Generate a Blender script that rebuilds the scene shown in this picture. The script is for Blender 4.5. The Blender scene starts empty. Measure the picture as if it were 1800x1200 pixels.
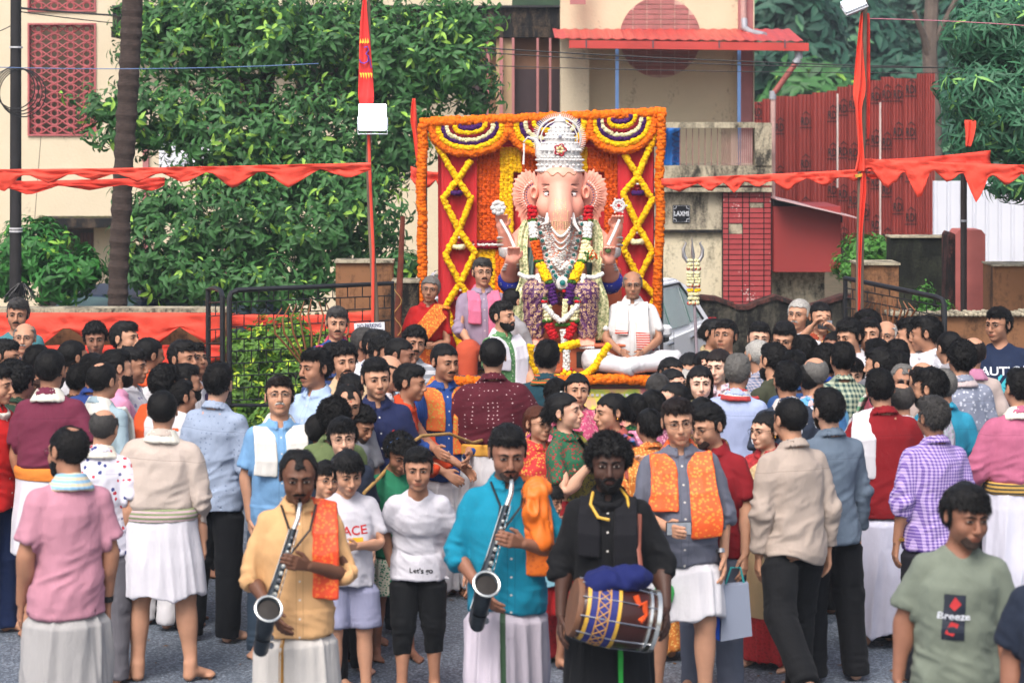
# The scene: an idol procession before a cream house. Order: camera, sky and sun, helpers, people kit, setting, float and idol, crowd, things in hands.
import bpy,bmesh,math,random
import numpy as np
from mathutils import Vector,Matrix
from mathutils.bvhtree import BVHTree
random.seed(7);np.random.seed(7)
C=bpy.context.scene.collection
SC=bpy.context.scene
R=math.radians
CAM_H,HOR,FPX=3.2,205.0,4250.0
cam_d=bpy.data.cameras.new('camera');cam=bpy.data.objects.new('camera',cam_d);C.objects.link(cam)
cam.location=(0,0,CAM_H);cam.rotation_euler=(R(90),0,0)
cam_d.sensor_width=36;cam_d.lens=FPX*36/1800;cam_d.shift_y=-(600-HOR)/1800
cam_d.clip_start=0.5;cam_d.clip_end=800
cam_d.dof.use_dof=True;cam_d.dof.focus_distance=18.5;cam_d.dof.aperture_fstop=3.6
SC.camera=cam
w=bpy.data.worlds.new('World');SC.world=w;w.use_nodes=True
nt=w.node_tree;bg=nt.nodes['Background']
sky=nt.nodes.new('ShaderNodeTexSky');sky.sky_type='NISHITA';sky.sun_disc=False
SUN_EL,SUN_ROT=R(52),R(200)
sky.sun_elevation=SUN_EL;sky.sun_rotation=SUN_ROT
sky.air_density=1.0;sky.dust_density=6.0;sky.ozone_density=1.0
hs=nt.nodes.new('ShaderNodeHueSaturation');hs.inputs['Saturation'].default_value=0.8
nt.links.new(sky.outputs[0],hs.inputs['Color']);nt.links.new(hs.outputs[0],bg.inputs[0]);bg.inputs[1].default_value=0.13
sun_d=bpy.data.lights.new('sun','SUN');sun_d.energy=1.5;sun_d.angle=R(30);sun_d.color=(1.0,0.985,0.97)
sun=bpy.data.objects.new('sun',sun_d);C.objects.link(sun)
_sd=Vector((math.sin(SUN_ROT)*math.cos(SUN_EL),math.cos(SUN_ROT)*math.cos(SUN_EL),math.sin(SUN_EL)))
sun.rotation_euler=_sd.to_track_quat('Z','Y').to_euler()
SC.view_settings.view_transform='Standard';SC.view_settings.look='None'
SC.view_settings.gamma=1;SC.view_settings.use_curve_mapping=False;SC.view_settings.exposure=0.86
SC.cycles.max_bounces=5;SC.cycles.diffuse_bounces=3;SC.cycles.glossy_bounces=2;SC.cycles.transparent_max_bounces=6
SC.cycles.use_adaptive_sampling=True;SC.cycles.volume_bounces=0;SC.cycles.volume_step_rate=10;SC.cycles.volume_max_steps=16
def P(px,py,Y):
 """world point at depth Y seen at photo pixel px, py"""
 return Vector(((px-900)*Y/FPX,Y,CAM_H-(py-HOR)*Y/FPX))
def X(px,Y):return(px-900)*Y/FPX
def Z(py,Y):return CAM_H-(py-HOR)*Y/FPX
def srgb(c):
 if isinstance(c,str):
  c=c.lstrip('#');c=[int(c[i:i+2],16)/255 for i in(0,2,4)]
 return tuple(x/12.92 if x<=.04045 else((x+.055)/1.055)**2.4 for x in c)
class NT:
 def __init__(s,name):
  s.m=bpy.data.materials.new(name);s.m.use_nodes=True;s.t=s.m.node_tree
  s.b=s.t.nodes['Principled BSDF']
 def n(s,typ,**kw):
  n=s.t.nodes.new('ShaderNode'+typ)
  for k,v in kw.items():setattr(n,k,v)
  return n
 def l(s,a,b):s.t.links.new(a,b)
 def coord(s,scale=(1,1,1),attr=None,loc=(0,0,0),rot=(0,0,0),obj=False):
  if attr:o=s.n('Attribute',attribute_name=attr).outputs['Vector']
  elif obj:o=s.n('TexCoord').outputs['Object']
  else:o=s.n('NewGeometry').outputs['Position']
  mp=s.n('Mapping');mp.inputs['Scale'].default_value=scale;mp.inputs['Location'].default_value=loc;mp.inputs['Rotation'].default_value=rot
  s.l(o,mp.inputs[0]);return mp.outputs[0]
 def noise(s,vec,scale=5,detail=4,rough=.6,dist=0):
  n=s.n('TexNoise');n.inputs['Scale'].default_value=scale;n.inputs['Detail'].default_value=detail
  n.inputs['Roughness'].default_value=rough;n.inputs['Distortion'].default_value=dist
  s.l(vec,n.inputs['Vector']);return n.outputs['Fac']
 def ramp(s,fac,stops):
  r=s.n('ValToRGB');e=r.color_ramp.elements
  while len(e)<len(stops):e.new(.5)
  for i,(p,c) in enumerate(stops):
   e[i].position=p;c=c if len(c)==4 else(*c,1);e[i].color=c
  s.l(fac,r.inputs[0]);return r.outputs[0]
 def mix(s,fac,a,b,mode='MIX'):
  n=s.n('MixRGB',blend_type=mode)
  for i,v in((0,fac),(1,a),(2,b)):
   if hasattr(v,'node'):s.l(v,n.inputs[i])
   elif i==0:n.inputs[0].default_value=v
   else:n.inputs[i].default_value=(*v[:3],1)
  return n.outputs[0]
 def math(s,op,a,b=0.0,c=0.0):
  n=s.n('Math',operation=op)
  for i,v in((0,a),(1,b),(2,c)):
   if hasattr(v,'node'):s.l(v,n.inputs[i])
   else:n.inputs[i].default_value=v
  return n.outputs[0]
 def sep(s,vec):
  n=s.n('SeparateXYZ');s.l(vec,n.inputs[0]);return n.outputs
 def base(s,col,rough=.6,metal=0,spec=None):
  if hasattr(col,'node'):s.l(col,s.b.inputs['Base Color'])
  else:s.b.inputs['Base Color'].default_value=(*col[:3],1)
  if hasattr(rough,'node'):s.l(rough,s.b.inputs['Roughness'])
  else:s.b.inputs['Roughness'].default_value=rough
  s.b.inputs['Metallic'].default_value=metal
  if spec is not None:s.b.inputs['Specular IOR Level'].default_value=spec
 def bump(s,h,strength=.3,dist=.01):
  n=s.n('Bump');n.inputs['Strength'].default_value=strength;n.inputs['Distance'].default_value=dist
  s.l(h,n.inputs['Height']);s.l(n.outputs[0],s.b.inputs['Normal'])
_M={}
def mat(name,col,rough=.6,var=.18,scale=8,bump=.25,bdist=.004,metal=0,stretch=(1,1,1),obj=False,spec=None):
 """a plain material with procedural variation of colour and fine relief"""
 key=(name,str(col),rough,var,scale,bump,metal,stretch)
 if key in _M:return _M[key]
 t=NT(name);c=srgb(col)
 v=t.coord(stretch,obj=obj);n=t.noise(v,scale,5)
 d=tuple(x*(1-var) for x in c);b=tuple(min(1,x*(1+var)) for x in c)
 t.base(t.ramp(n,[(.3,d),(.7,b)]),rough,metal,spec)
 if bump:t.bump(t.noise(v,scale*6,3),bump,bdist)
 _M[key]=t.m;return t.m
def emis(name,col,s):
 t=NT(name);t.base(srgb(col),.5);t.b.inputs['Emission Color'].default_value=(*srgb(col),1);t.b.inputs['Emission Strength'].default_value=s;return t.m
def new_mesh(name,V,F,mats=(),smooth=True,attrs=None):
 """V (n,3), F: (m,k) array or list of index tuples"""
 me=bpy.data.meshes.new(name);V=np.asarray(V,np.float32)
 if isinstance(F,np.ndarray) and F.ndim==2:
  m,k=F.shape
  me.vertices.add(len(V));me.vertices.foreach_set('co',V.ravel())
  me.loops.add(m*k);me.loops.foreach_set('vertex_index',F.astype(np.int32).ravel())
  me.polygons.add(m);me.polygons.foreach_set('loop_start',np.arange(0,m*k,k,dtype=np.int32))
  me.polygons.foreach_set('loop_total',np.full(m,k,np.int32))
  me.update(calc_edges=True)
 else:
  me.from_pydata([tuple(v) for v in V],[],[tuple(f) for f in F]);me.update()
 if smooth:me.polygons.foreach_set('use_smooth',np.ones(len(me.polygons),bool))
 for m_ in(mats if isinstance(mats,(list,tuple)) else[mats]):me.materials.append(m_)
 for nm,a in(attrs or{}).items():
  at=me.attributes.new(nm,'FLOAT_VECTOR','POINT');at.data.foreach_set('vector',np.asarray(a,np.float32).ravel())
 return me
def link(name,me,parent=None,**props):
 o=bpy.data.objects.new(name,me);C.objects.link(o)
 if parent is not None:o.parent=parent
 for k,v in props.items():o[k]=v
 return o
def thing(name,label,cat,loc=(0,0,0),rz=0,group=None):
 o=bpy.data.objects.new(name,None);C.objects.link(o);o.location=loc;o.rotation_euler=(0,0,rz)
 o.empty_display_size=.1
 o['label']=label;o['category']=cat
 if group:o['group']=group
 return o
class MB:
 """collects primitives into one mesh; coordinates are local to the parent"""
 def __init__(s):s.v=[];s.f=[];s.n=0
 def raw(s,V,F):
  V=[tuple(map(float,p)) for p in V];s.v+=V;s.f+=[tuple(i+s.n for i in f) for f in F];s.n+=len(V);return s
 def box(s,x0,x1,y0,y1,z0,z1,M=None,bev=0):
  if bev:
   bm=bmesh.new();bmesh.ops.create_cube(bm,size=1)
   bmesh.ops.scale(bm,vec=(x1-x0,y1-y0,z1-z0),verts=bm.verts);bmesh.ops.translate(bm,vec=((x0+x1)/2,(y0+y1)/2,(z0+z1)/2),verts=bm.verts)
   bmesh.ops.bevel(bm,geom=bm.edges[:],offset=bev,segments=1,affect='EDGES')
   V=[v.co.copy() for v in bm.verts];F=[[v.index for v in f.verts] for f in bm.faces];bm.free()
  else:
   V=[Vector(p) for p in((x0,y0,z0),(x1,y0,z0),(x1,y1,z0),(x0,y1,z0),(x0,y0,z1),(x1,y0,z1),(x1,y1,z1),(x0,y1,z1))]
   F=[(3,2,1,0),(4,5,6,7),(0,1,5,4),(1,2,6,5),(2,3,7,6),(3,0,4,7)]
  if M is not None:V=[M@v for v in V]
  return s.raw(V,F)
 def tube(s,pts,r,n=8,closed=False,cap=True,flat=1.0):
  """swept tube through pts; r number or list"""
  pts=[Vector(p) for p in pts];m=len(pts);rr=r if isinstance(r,(list,tuple)) else[r]*m
  V=[];up=None
  for i,p in enumerate(pts):
   a=pts[(i-1)%m] if(i>0 or closed) else p;b=pts[(i+1)%m] if(i<m-1 or closed) else p
   t=(b-a).normalized()
   if up is None:up=Vector((0,0,1)) if abs(t.z)<.9 else Vector((1,0,0))
   sd=t.cross(up)
   if sd.length<1e-6:sd=t.cross(Vector((0,1,0)))
   sd.normalize();up=sd.cross(t).normalized()
   for k in range(n):
    q=2*math.pi*k/n;V.append(p+rr[i]*(math.cos(q)*sd+math.sin(q)*flat*up))
  F=[]
  for i in range(m if closed else m-1):
   j=(i+1)%m
   for k in range(n):F.append((i*n+k,j*n+k,j*n+(k+1)%n,i*n+(k+1)%n))
  if cap and not closed:F.append(tuple(range(n)));F.append(tuple(range((m-1)*n,m*n))[::-1])
  return s.raw(V,F)
 def lathe(s,prof,n=16,c=(0,0,0),M=None):
  V=[]
  for r,z in prof:
   for k in range(n):
    q=2*math.pi*k/n;V.append(Vector((c[0]+r*math.cos(q),c[1]+r*math.sin(q),c[2]+z)))
  if M is not None:V=[M@v for v in V]
  F=[]
  for i in range(len(prof)-1):
   for k in range(n):F.append((i*n+k,i*n+(k+1)%n,(i+1)*n+(k+1)%n,(i+1)*n+k))
  F.append(tuple(range(n))[::-1]);F.append(tuple(range((len(prof)-1)*n,len(prof)*n)))
  return s.raw(V,F)
 def prism(s,poly,d0,d1,axis='y',M=None):
  """extrude a 2D outline (list of (a,b)) between d0 and d1 along axis"""
  n=len(poly)
  def pt(a,b,d):return Vector((a,d,b)) if axis=='y' else(Vector((d,a,b)) if axis=='x' else Vector((a,b,d)))
  V=[pt(a,b,d0) for a,b in poly]+[pt(a,b,d1) for a,b in poly]
  if M is not None:V=[M@v for v in V]
  F=[tuple(range(n)),tuple(range(n,2*n))[::-1]]+[(i,(i+1)%n,n+(i+1)%n,n+i) for i in range(n)]
  return s.raw(V,F)
 def build(s,name,m,parent=None,smooth=False,**props):
  me=new_mesh(name,np.array(s.v),s.f,m,smooth)
  if smooth:
   try:me.set_sharp_from_angle(angle=R(40))
   except Exception:pass
  return link(name,me,parent,**props)
def text_mesh(txt,size,thick=.0,bold=False):
 cu=bpy.data.curves.new('lettering','FONT');cu.body=txt;cu.size=size;cu.extrude=thick;cu.align_x='CENTER';cu.align_y='CENTER'
 cu.resolution_u=3
 if bold:cu.offset=size*.02
 o=bpy.data.objects.new('tmp',cu);C.objects.link(o)
 dg=bpy.context.evaluated_depsgraph_get();me=bpy.data.meshes.new_from_object(o.evaluated_get(dg));me.name='lettering'
 bpy.data.objects.remove(o);bpy.data.curves.remove(cu);return me
_perm=np.random.RandomState(3).permutation(4096).astype(np.int64)
_val=np.random.RandomState(4).rand(4096).astype(np.float32)
def vnoise(p):
 p=np.asarray(p,np.float32);i=np.floor(p).astype(np.int64);f=p-i;f=f*f*(3-2*f)
 def h(dx,dy,dz):
  return _val[_perm[(_perm[(_perm[(i[:,0]+dx)&4095]+i[:,1]+dy)&4095]+i[:,2]+dz)&4095]]
 x,y,z=f[:,0],f[:,1],f[:,2]
 a=h(0,0,0)*(1-x)+h(1,0,0)*x;b=h(0,1,0)*(1-x)+h(1,1,0)*x
 c=h(0,0,1)*(1-x)+h(1,0,1)*x;d=h(0,1,1)*(1-x)+h(1,1,1)*x
 return(a*(1-y)+b*y)*(1-z)+(c*(1-y)+d*y)*z
class Field:
 def __init__(s,X_,Y_,Z_):
  s.X,s.Y,s.Z=(np.asarray(a,np.float32) for a in(X_,Y_,Z_))
  s.F=np.full((len(X_),len(Y_),len(Z_)),.3,np.float32)
 def crop(s,lo,hi):
  sl=[]
  for a,l,h in zip((s.X,s.Y,s.Z),lo,hi):
   i=max(0,np.searchsorted(a,l)-1);j=min(len(a),np.searchsorted(a,h)+1);sl.append(slice(i,max(j,i)))
  return tuple(sl)
 def put(s,fn,lo,hi,k=.0,op='u',m=.05):
  lo=np.array(lo)-m;hi=np.array(hi)+m
  sl=s.crop(lo,hi)
  x=s.X[sl[0]][:,None,None];y=s.Y[sl[1]][None,:,None];z=s.Z[sl[2]][None,None,:]
  if 0 in(x.size,y.size,z.size):return s
  b=fn(x,y,z);a=s.F[sl]
  if op=='u':
   if k>0:
    h=np.clip(.5+.5*(a-b)/k,0,1);s.F[sl]=a*(1-h)+b*h-k*h*(1-h)
   else:s.F[sl]=np.minimum(a,b)
  elif op=='s':
   b=-b
   if k>0:
    h=np.clip(.5-.5*(a-b)/k,0,1);s.F[sl]=a*(1-h)+b*h+k*h*(1-h)
   else:s.F[sl]=np.maximum(a,b)
  elif op=='i':s.F[sl]=np.maximum(a,b)
  return s
 def cap(s,a,b,r0,r1=None,k=.0,op='u',sx=1,sy=1,sz=1):
  r1=r0 if r1 is None else r1;a=np.array(a,np.float32);b=np.array(b,np.float32);rm=max(r0,r1)
  return s.put(lambda x,y,z:sd_cap(x,y,z,a,b,r0,r1),np.minimum(a,b)-rm,np.maximum(a,b)+rm,k,op)
 def ell(s,c,r,k=.0,op='u',M=None):
  c=np.array(c,np.float32);r=np.array(r,np.float32)
  rm=np.full(3,r.max()) if M is not None else r
  return s.put(lambda x,y,z:sd_ell(x,y,z,c,r,M),c-rm,c+rm,k,op)
 def loft(s,tab,k=.0,op='u',cx=0,ye=2.0):
  """tab rows: z, a, b, cy ascending z"""
  tab=np.array(tab,np.float32)
  return s.put(lambda x,y,z:sd_loft(x-cx,y,z,tab),(cx-tab[:,1].max(),(tab[:,3]-tab[:,2]).min(),tab[0,0]),(cx+tab[:,1].max(),(tab[:,3]+tab[:,2]).max(),tab[-1,0]),k,op)
 def mesh(s):return snets(s.F,s.X,s.Y,s.Z)
def sd_cap(x,y,z,a,b,r0,r1):
 d=b-a;L=float((d*d).sum())+1e-12
 t=np.clip(((x-a[0])*d[0]+(y-a[1])*d[1]+(z-a[2])*d[2])/L,0,1)
 return np.sqrt((x-a[0]-t*d[0])**2+(y-a[1]-t*d[1])**2+(z-a[2]-t*d[2])**2)-(r0+t*(r1-r0))
def sd_ell(x,y,z,c,r,M=None):
 x,y,z=x-c[0],y-c[1],z-c[2]
 if M is not None:
  M=np.asarray(M);x,y,z=(M[0,0]*x+M[0,1]*y+M[0,2]*z,M[1,0]*x+M[1,1]*y+M[1,2]*z,M[2,0]*x+M[2,1]*y+M[2,2]*z)
 k0=np.sqrt((x/r[0])**2+(y/r[1])**2+(z/r[2])**2)+1e-9
 k1=np.sqrt((x/r[0]**2)**2+(y/r[1]**2)**2+(z/r[2]**2)**2)+1e-9
 return k0*(k0-1)/k1
def sd_loft(x,y,z,tab):
 zz=np.clip(z,tab[0,0],tab[-1,0]);a=np.interp(zz,tab[:,0],tab[:,1]);b=np.interp(zz,tab[:,0],tab[:,2]);c=np.interp(zz,tab[:,0],tab[:,3])
 d=(np.sqrt((x/a)**2+((y-c)/b)**2)-1)*np.minimum(a,b)
 return np.maximum(d,np.maximum(tab[0,0]-z,z-tab[-1,0]))
_E=[(0,0,0,1,0,0),(0,1,0,1,1,0),(0,0,1,1,0,1),(0,1,1,1,1,1),(0,0,0,0,1,0),(1,0,0,1,1,0),(0,0,1,0,1,1),(1,0,1,1,1,1),(0,0,0,0,0,1),(1,0,0,1,0,1),(0,1,0,0,1,1),(1,1,0,1,1,1)]
def snets(F,X_,Y_,Z_):
 I=F<0
 cnt=np.zeros(tuple(n-1 for n in F.shape),np.uint8)
 for a in(0,1):
  for b in(0,1):
   for c in(0,1):cnt+=I[a:F.shape[0]-1+a,b:F.shape[1]-1+b,c:F.shape[2]-1+c]
 act=(cnt>0)&(cnt<8);ci=np.argwhere(act);idx=-np.ones(act.shape,np.int64);idx[act]=np.arange(len(ci))
 S=np.zeros((len(ci),3));N=np.zeros(len(ci));i,j,k=ci.T
 for e in _E:
  a=F[i+e[0],j+e[1],k+e[2]].astype(np.float64);b=F[i+e[3],j+e[4],k+e[5]].astype(np.float64)
  m=(a<0)!=(b<0);t=np.where(m,a/np.where(m,a-b,1),0)
  p0=np.stack([X_[i+e[0]],Y_[j+e[1]],Z_[k+e[2]]],1);p1=np.stack([X_[i+e[3]],Y_[j+e[4]],Z_[k+e[5]]],1)
  S+=(p0+(p1-p0)*t[:,None])*m[:,None];N+=m
 V=S/N[:,None];Q=[]
 for ax in range(3):
  n0=[slice(None)]*3;n1=[slice(None)]*3;n0[ax]=slice(0,-1);n1[ax]=slice(1,None)
  A=I[tuple(n0)];B=I[tuple(n1)];o=[1,2] if ax==0 else([2,0] if ax==1 else[0,1])
  E=np.argwhere(A!=B);ok=(E[:,o[0]]>0)&(E[:,o[1]]>0)&(E[:,o[0]]<F.shape[o[0]]-1)&(E[:,o[1]]<F.shape[o[1]]-1);E=E[ok]
  flip=~A[tuple(E.T)];u=np.zeros(3,int);v=np.zeros(3,int);u[o[0]]=1;v[o[1]]=1
  q=np.stack([idx[tuple((E-u-v).T)],idx[tuple((E-v).T)],idx[tuple(E.T)],idx[tuple((E-u).T)]],1)
  q[flip]=q[flip][:,::-1];Q.append(q)
 return V.astype(np.float32),np.concatenate(Q)
def vnormals(V,Q):
 n=np.cross(V[Q[:,2]]-V[Q[:,0]],V[Q[:,3]]-V[Q[:,1]]);N=np.zeros_like(V)
 for k in range(4):np.add.at(N,Q[:,k],n)
 return N/(np.linalg.norm(N,axis=1,keepdims=True)+1e-12)
def grid(*segs):
 """segs: (start, end, step) contiguous -> coordinates"""
 out=[]
 for a,b,st in segs:out+=list(np.linspace(a,b,max(2,int(round((b-a)/st))+1))[:-1])
 out.append(segs[-1][1]);return np.array(out,np.float32)
J=dict(pelvis=(0,0,.93),chest=(0,.01,1.08),head=(0,.015,1.455),ua=(.152,.012,1.348),fa=(.218,.018,1.085),ha=(.265,-.012,.850),th=(.09,.0,.90),sh=(.1,-.005,.49),ft=(.105,.02,.075))
BONES=['pelvis','chest','head','uaL','uaR','faL','faR','haL','haR','thL','thR','shL','shR','ftL','ftR']
BI={b:i for i,b in enumerate(BONES)}
PAR=dict(chest='pelvis',head='chest',uaL='chest',uaR='chest',faL='uaL',faR='uaR',haL='faL',haR='faR',thL='pelvis',thR='pelvis',shL='thL',shR='thR',ftL='shL',ftR='shR')
def jp(b):
 if b in J:return np.array(J[b],float)
 p=np.array(J[b[:-1]],float)
 if b[-1]=='R':p[0]*=-1
 return p
S_=lambda p,s:(p[0]*s,p[1],p[2])
HANDS=[]
def hand_prims():
 w0=np.array(J['ha']);d=(w0-np.array(J['fa']));d/=np.linalg.norm(d)
 f=np.array((-.12,-1,.0));f-=f.dot(d)*d;f/=np.linalg.norm(f)
 n=np.cross(d,f)
 if n[0]>0:n=-n
 out=[]
 pc=w0+d*.05
 for t in(-1.4,-.45,.45,1.4):out.append((w0+d*.012+f*t*.009,w0+d*.088+f*t*.0155,.0135,.0125))
 L=[.066,.076,.071,.055]
 for i,t in enumerate((1.5,.5,-.5,-1.5)):
  k=w0+d*(.09-abs(t-.3)*.003)+f*t*.0185
  a=k+d*L[i]*.45+n*.007;b=a+d*L[i]*.32+n*.014;c=b+d*L[i]*.24+n*.018
  out+=[(k,a,.0098,.0088),(a,b,.0088,.0082),(b,c,.0082,.0070)]
 t0=w0+d*.025+f*.022;t1=t0+d*.032+f*.024+n*.010;t2=t1+d*.030+f*.006+n*.010
 out+=[(t0,t1,.0135,.0105),(t1,t2,.0105,.0085)]
 return out
def body_prims(fem=False):
 """(bone, kind, args, k)"""
 W=.93 if fem else 1.0
 L=[]
 tor=[(.80,.10,.09,.01),(.86,.150,.112,.012),(.93,.166,.118,.010),(1.02,.150,.105,.004),(1.10,.143,.100,.0),(1.20,.160,.108,.004),(1.28,.172,.110,.008),(1.34,.165,.098,.014),(1.385,.120,.076,.018),(1.42,.062,.055,.02)]
 if fem:tor=[(z,a*(1.04 if z<1 else.88),b*(1.0 if z<1 else.95),c) for z,a,b,c in tor]
 L.append(('chest','loft',[t for t in tor if t[0]>=1.0],.03));L.append(('pelvis','loft',[t for t in tor if t[0]<=1.12],.03))
 for s,S in((1,'L'),(-1,'R')):
  ua,fa,ha,th,sh,ft=(S_(J[k],s) for k in('ua','fa','ha','th','sh','ft'))
  ua=(ua[0]*W,ua[1],ua[2])
  L.append(('chest','cap',((.04*s,.022,1.405),(ua[0]*.86,.016,1.348),.038,.046),.05))
  L.append(('ua'+S,'cap',(ua,fa,.050*W,.039*W),.03));L.append(('fa'+S,'cap',(fa,ha,.041*W,.0255),.02))
  L.append(('fa'+S,'ell',((fa[0]*.93+ha[0]*.07,fa[1]-.004,fa[2]-.06),(.040*W,.042*W,.075)),.02))
  L.append(('th'+S,'cap',(th,sh,.092,.056),.04));L.append(('sh'+S,'cap',(sh,(ft[0],ft[1],.10),.054,.034),.02))
  L.append(('sh'+S,'ell',((sh[0]+.003*s,.022,.36),(.050,.048,.13)),.03))
  L.append(('ft'+S,'cap',((ft[0],.028,.10),(ft[0],.030,.035),.035,.034),.02))
  L.append(('ft'+S,'cap',((ft[0],.0,.058),(ft[0]+.008*s,-.105,.026),.036,.024),.02))
  L.append(('ft'+S,'ell',((ft[0]+.01*s,-.10,.022),(.044,.045,.021)),.015))
  for i in range(5):
   x0=ft[0]+s*(-.024+i*.0165);y0=-.135+i*i*.0035;r=(.0135,.0098,.0094,.009,.0085)[i]
   L.append(('ft'+S,'cap',((x0,y0,.018),(x0+.002*s,y0-.030+i*.002,.013),r,r*.92),.004))
  if fem:L.append(('chest','ell',((.075*s,-.085,1.235),(.066,.055,.066)),.03))
  for a,b,r0,r1 in hand_prims():L.append(('ha'+S,'cap',(S_(a,s),S_(b,s),r0,r1),.006))
 L.append(('chest','cap',((0,.026,1.37),(0,.020,1.43),.066,.052),.035))
 L.append(('head','cap',((0,.02,1.43),(0,.012,1.53),.0515 if not fem else.045,.051 if not fem else.044),.02))
 H=[('ell',((0,.020,1.612),(.0775,.094,.085)),.0),('ell',((0,-.022,1.598),(.069,.066,.068)),.02),('ell',((0,-.030,1.536),(.062,.058,.055)),.03),('ell',((0,-.072,1.494),(.024,.020,.018)),.028),('ell',((.037,-.058,1.556),(.026,.026,.026)),.02),('ell',((-.037,-.058,1.556),(.026,.026,.026)),.02)]
 for k,a,kk in H:L.append(('head',k,a,kk))
 for s in(1,-1):
  L.append(('head','cap',((.012*s,-.087,1.613),(.046*s,-.072,1.612),.0085,.007),.014))
  L.append(('head','ell-',((.031*s,-.098,1.593),(.018,.013,.0108)),.014))
  L.append(('head','ell',((.031*s,-.0750,1.5935),(.0175,.0140,.0110)),.006))
  L.append(('head','cap',((.020*s,-.0885,1.6010),(.042*s,-.0855,1.6010),.0032),.004))
  L.append(('head','ell',((.0115*s,-.100,1.552),(.0085,.010,.0075)),.006))
  L.append(('head','ell',((.081*s,.012,1.585),(.0085,.019,.031)),.006))
  L.append(('head','ell-',((.089*s,.008,1.587),(.006,.010,.017)),.004))
 L.append(('head','cap',((0,-.088,1.600),(0,-.110,1.560),.0085,.0120),.009))
 L.append(('head','ell',((0,-.108,1.555),(.0125,.0125,.0105)),.006))
 L.append(('head','ell',((0,-.084,1.527),(.030,.018,.017)),.012))
 L.append(('head','cap',((-.017,-.095,1.5285),(.017,-.095,1.5285),.0045),.004));L.append(('head','cap',((0,-.1,1.5295),(.010,-.0985,1.530),.0045),.004));L.append(('head','cap',((0,-.1,1.5295),(-.010,-.0985,1.530),.0045),.004))
 L.append(('head','cap',((-.013,-.0955,1.5175),(.013,-.0955,1.5175),.0058),.004))
 L.append(('head','cap-',((-.020,-.1035,1.5235),(.020,-.1035,1.5235),.0022),.003))
 return L
def put_prims(f,prims,off=0.0):
 for bone,kind,a,k in prims:
  if kind=='loft':f.loft([(z,A+off,B+off,c) for z,A,B,c in a],k)
  elif kind=='cap':f.cap(a[0],a[1],a[2]+off,(a[3] if len(a)>3 else a[2])+off,k)
  elif kind=='cap-':f.cap(a[0],a[1],a[2],None,k,'s')
  elif kind=='ell':f.ell(a[0],np.array(a[1])+off,k)
  elif kind=='ell-':f.ell(a[0],a[1],k,'s')
 return f
def weights(V,prims,tau,only=None):
 D={}
 x,y,z=V.T.astype(np.float64)
 for bone,kind,a,k in prims:
  if kind.endswith('-') or(only and bone not in only):continue
  if bone[:2] in('ha','ft') and kind=='cap' and(a[2]<.0095):continue
  if kind=='loft':d=sd_loft(x,y,z,np.array(a))
  elif kind=='cap':d=sd_cap(x,y,z,np.array(a[0]),np.array(a[1]),a[2],a[3] if len(a)>3 else a[2])
  else:d=sd_ell(x,y,z,a[0],a[1])
  D[bone]=np.minimum(D[bone],d) if bone in D else d
 W=np.zeros((len(V),len(BONES)));m=np.min(list(D.values()),axis=0)
 for b,d in D.items():W[:,BI[b]]=np.exp(-(d-m)/tau)
 side=V[:,0]>0
 for b in BONES:
  if b[-1]=='R' and b not in('pelvis',):W[side&(abs(V[:,0])>.02),BI[b]]=0
  if b[-1]=='L':W[~side&(abs(V[:,0])>.02),BI[b]]=0
 W[:,[BI['haL'],BI['haR']]]*=(V[:,2]<.93)[:,None]
 up=V[:,2]>1.47;W[up]=0;W[up,BI['head']]=1
 t=np.clip((V[:,2]-1.40)/.07,0,1);t=t*t*(3-2*t);nk=(V[:,2]>1.40)&(V[:,2]<=1.47)&(abs(V[:,0])<.08)
 W[nk]=0;W[nk,BI['head']]=t[nk];W[nk,BI['chest']]=1-t[nk]
 s=W.sum(1,keepdims=True);W/=np.where(s>0,s,1);return W
class Tmpl:
 def __init__(s,V,Q,W,slots=None):s.V,s.Q,s.W=V,Q,W;s.N=vnormals(V,Q);s.slots=slots
_PR={f:body_prims(f) for f in(False,True)}
HEADZ=lambda st:(1.455,1.715,st)
def body_grid(lod):
 if lod==0:
  xs=grid((0,.1,.0045),(.1,.25,.014),(.25,.345,.0045));gx=np.concatenate([-xs[::-1][:-1],xs])
  return gx,grid((-.19,-.125,.008),(-.125,.05,.0048),(.05,.16,.011)),grid((-.01,.045,.006),(.045,.12,.012),(.12,.66,.022),(.66,.88,.0055),(.88,1.44,.018),(1.44,1.72,.0045))
 st={1:.0068,2:.010}[lod]
 xs=grid((0,.096,st),(.096,.25,.028),(.25,.35,.009));gx=np.concatenate([-xs[::-1][:-1],xs])
 return gx,grid((-.19,-.122,.014),(-.122,.05,st),(.05,.16,.02)),grid((-.01,.12,.014),(.12,.68,.045),(.68,.88,.012),(.88,1.44,.035),(1.44,1.72,st))
_TC={}
def t_body(lod,fem):
 key=('body',lod,fem)
 if key not in _TC:
  f=Field(*body_grid(lod));put_prims(f,_PR[fem]);V,Q=f.mesh();_TC[key]=Tmpl(V,Q,weights(V,_PR[fem],.012))
 return _TC[key]
def sym(xs):return np.concatenate([-xs[::-1][:-1],xs])
SHIRT=[(.80,.180,.146,.008),(.90,.177,.141,.006),(1.0,.166,.131,.002),(1.10,.161,.128,-.002),(1.20,.173,.132,.0),(1.28,.173,.128,.006),(1.33,.154,.111,.012),(1.37,.116,.090,.016),(1.425,.076,.072,.018)]
def skirtw(V):
 W=np.zeros((len(V),len(BONES)));z=V[:,2]
 p=np.clip((z-.78)/.2,0,1);p=p*p*(3-2*p);s=1-np.clip((z-.30)/.35,0,1);L=1/(1+np.exp(-V[:,0]/.055))
 W[:,0]=p
 for q,S in((L,'L'),(1-L,'R')):W[:,BI['th'+S]]=(1-p)*q*(1-s*.6);W[:,BI['sh'+S]]=(1-p)*q*s*.6
 return W
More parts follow.
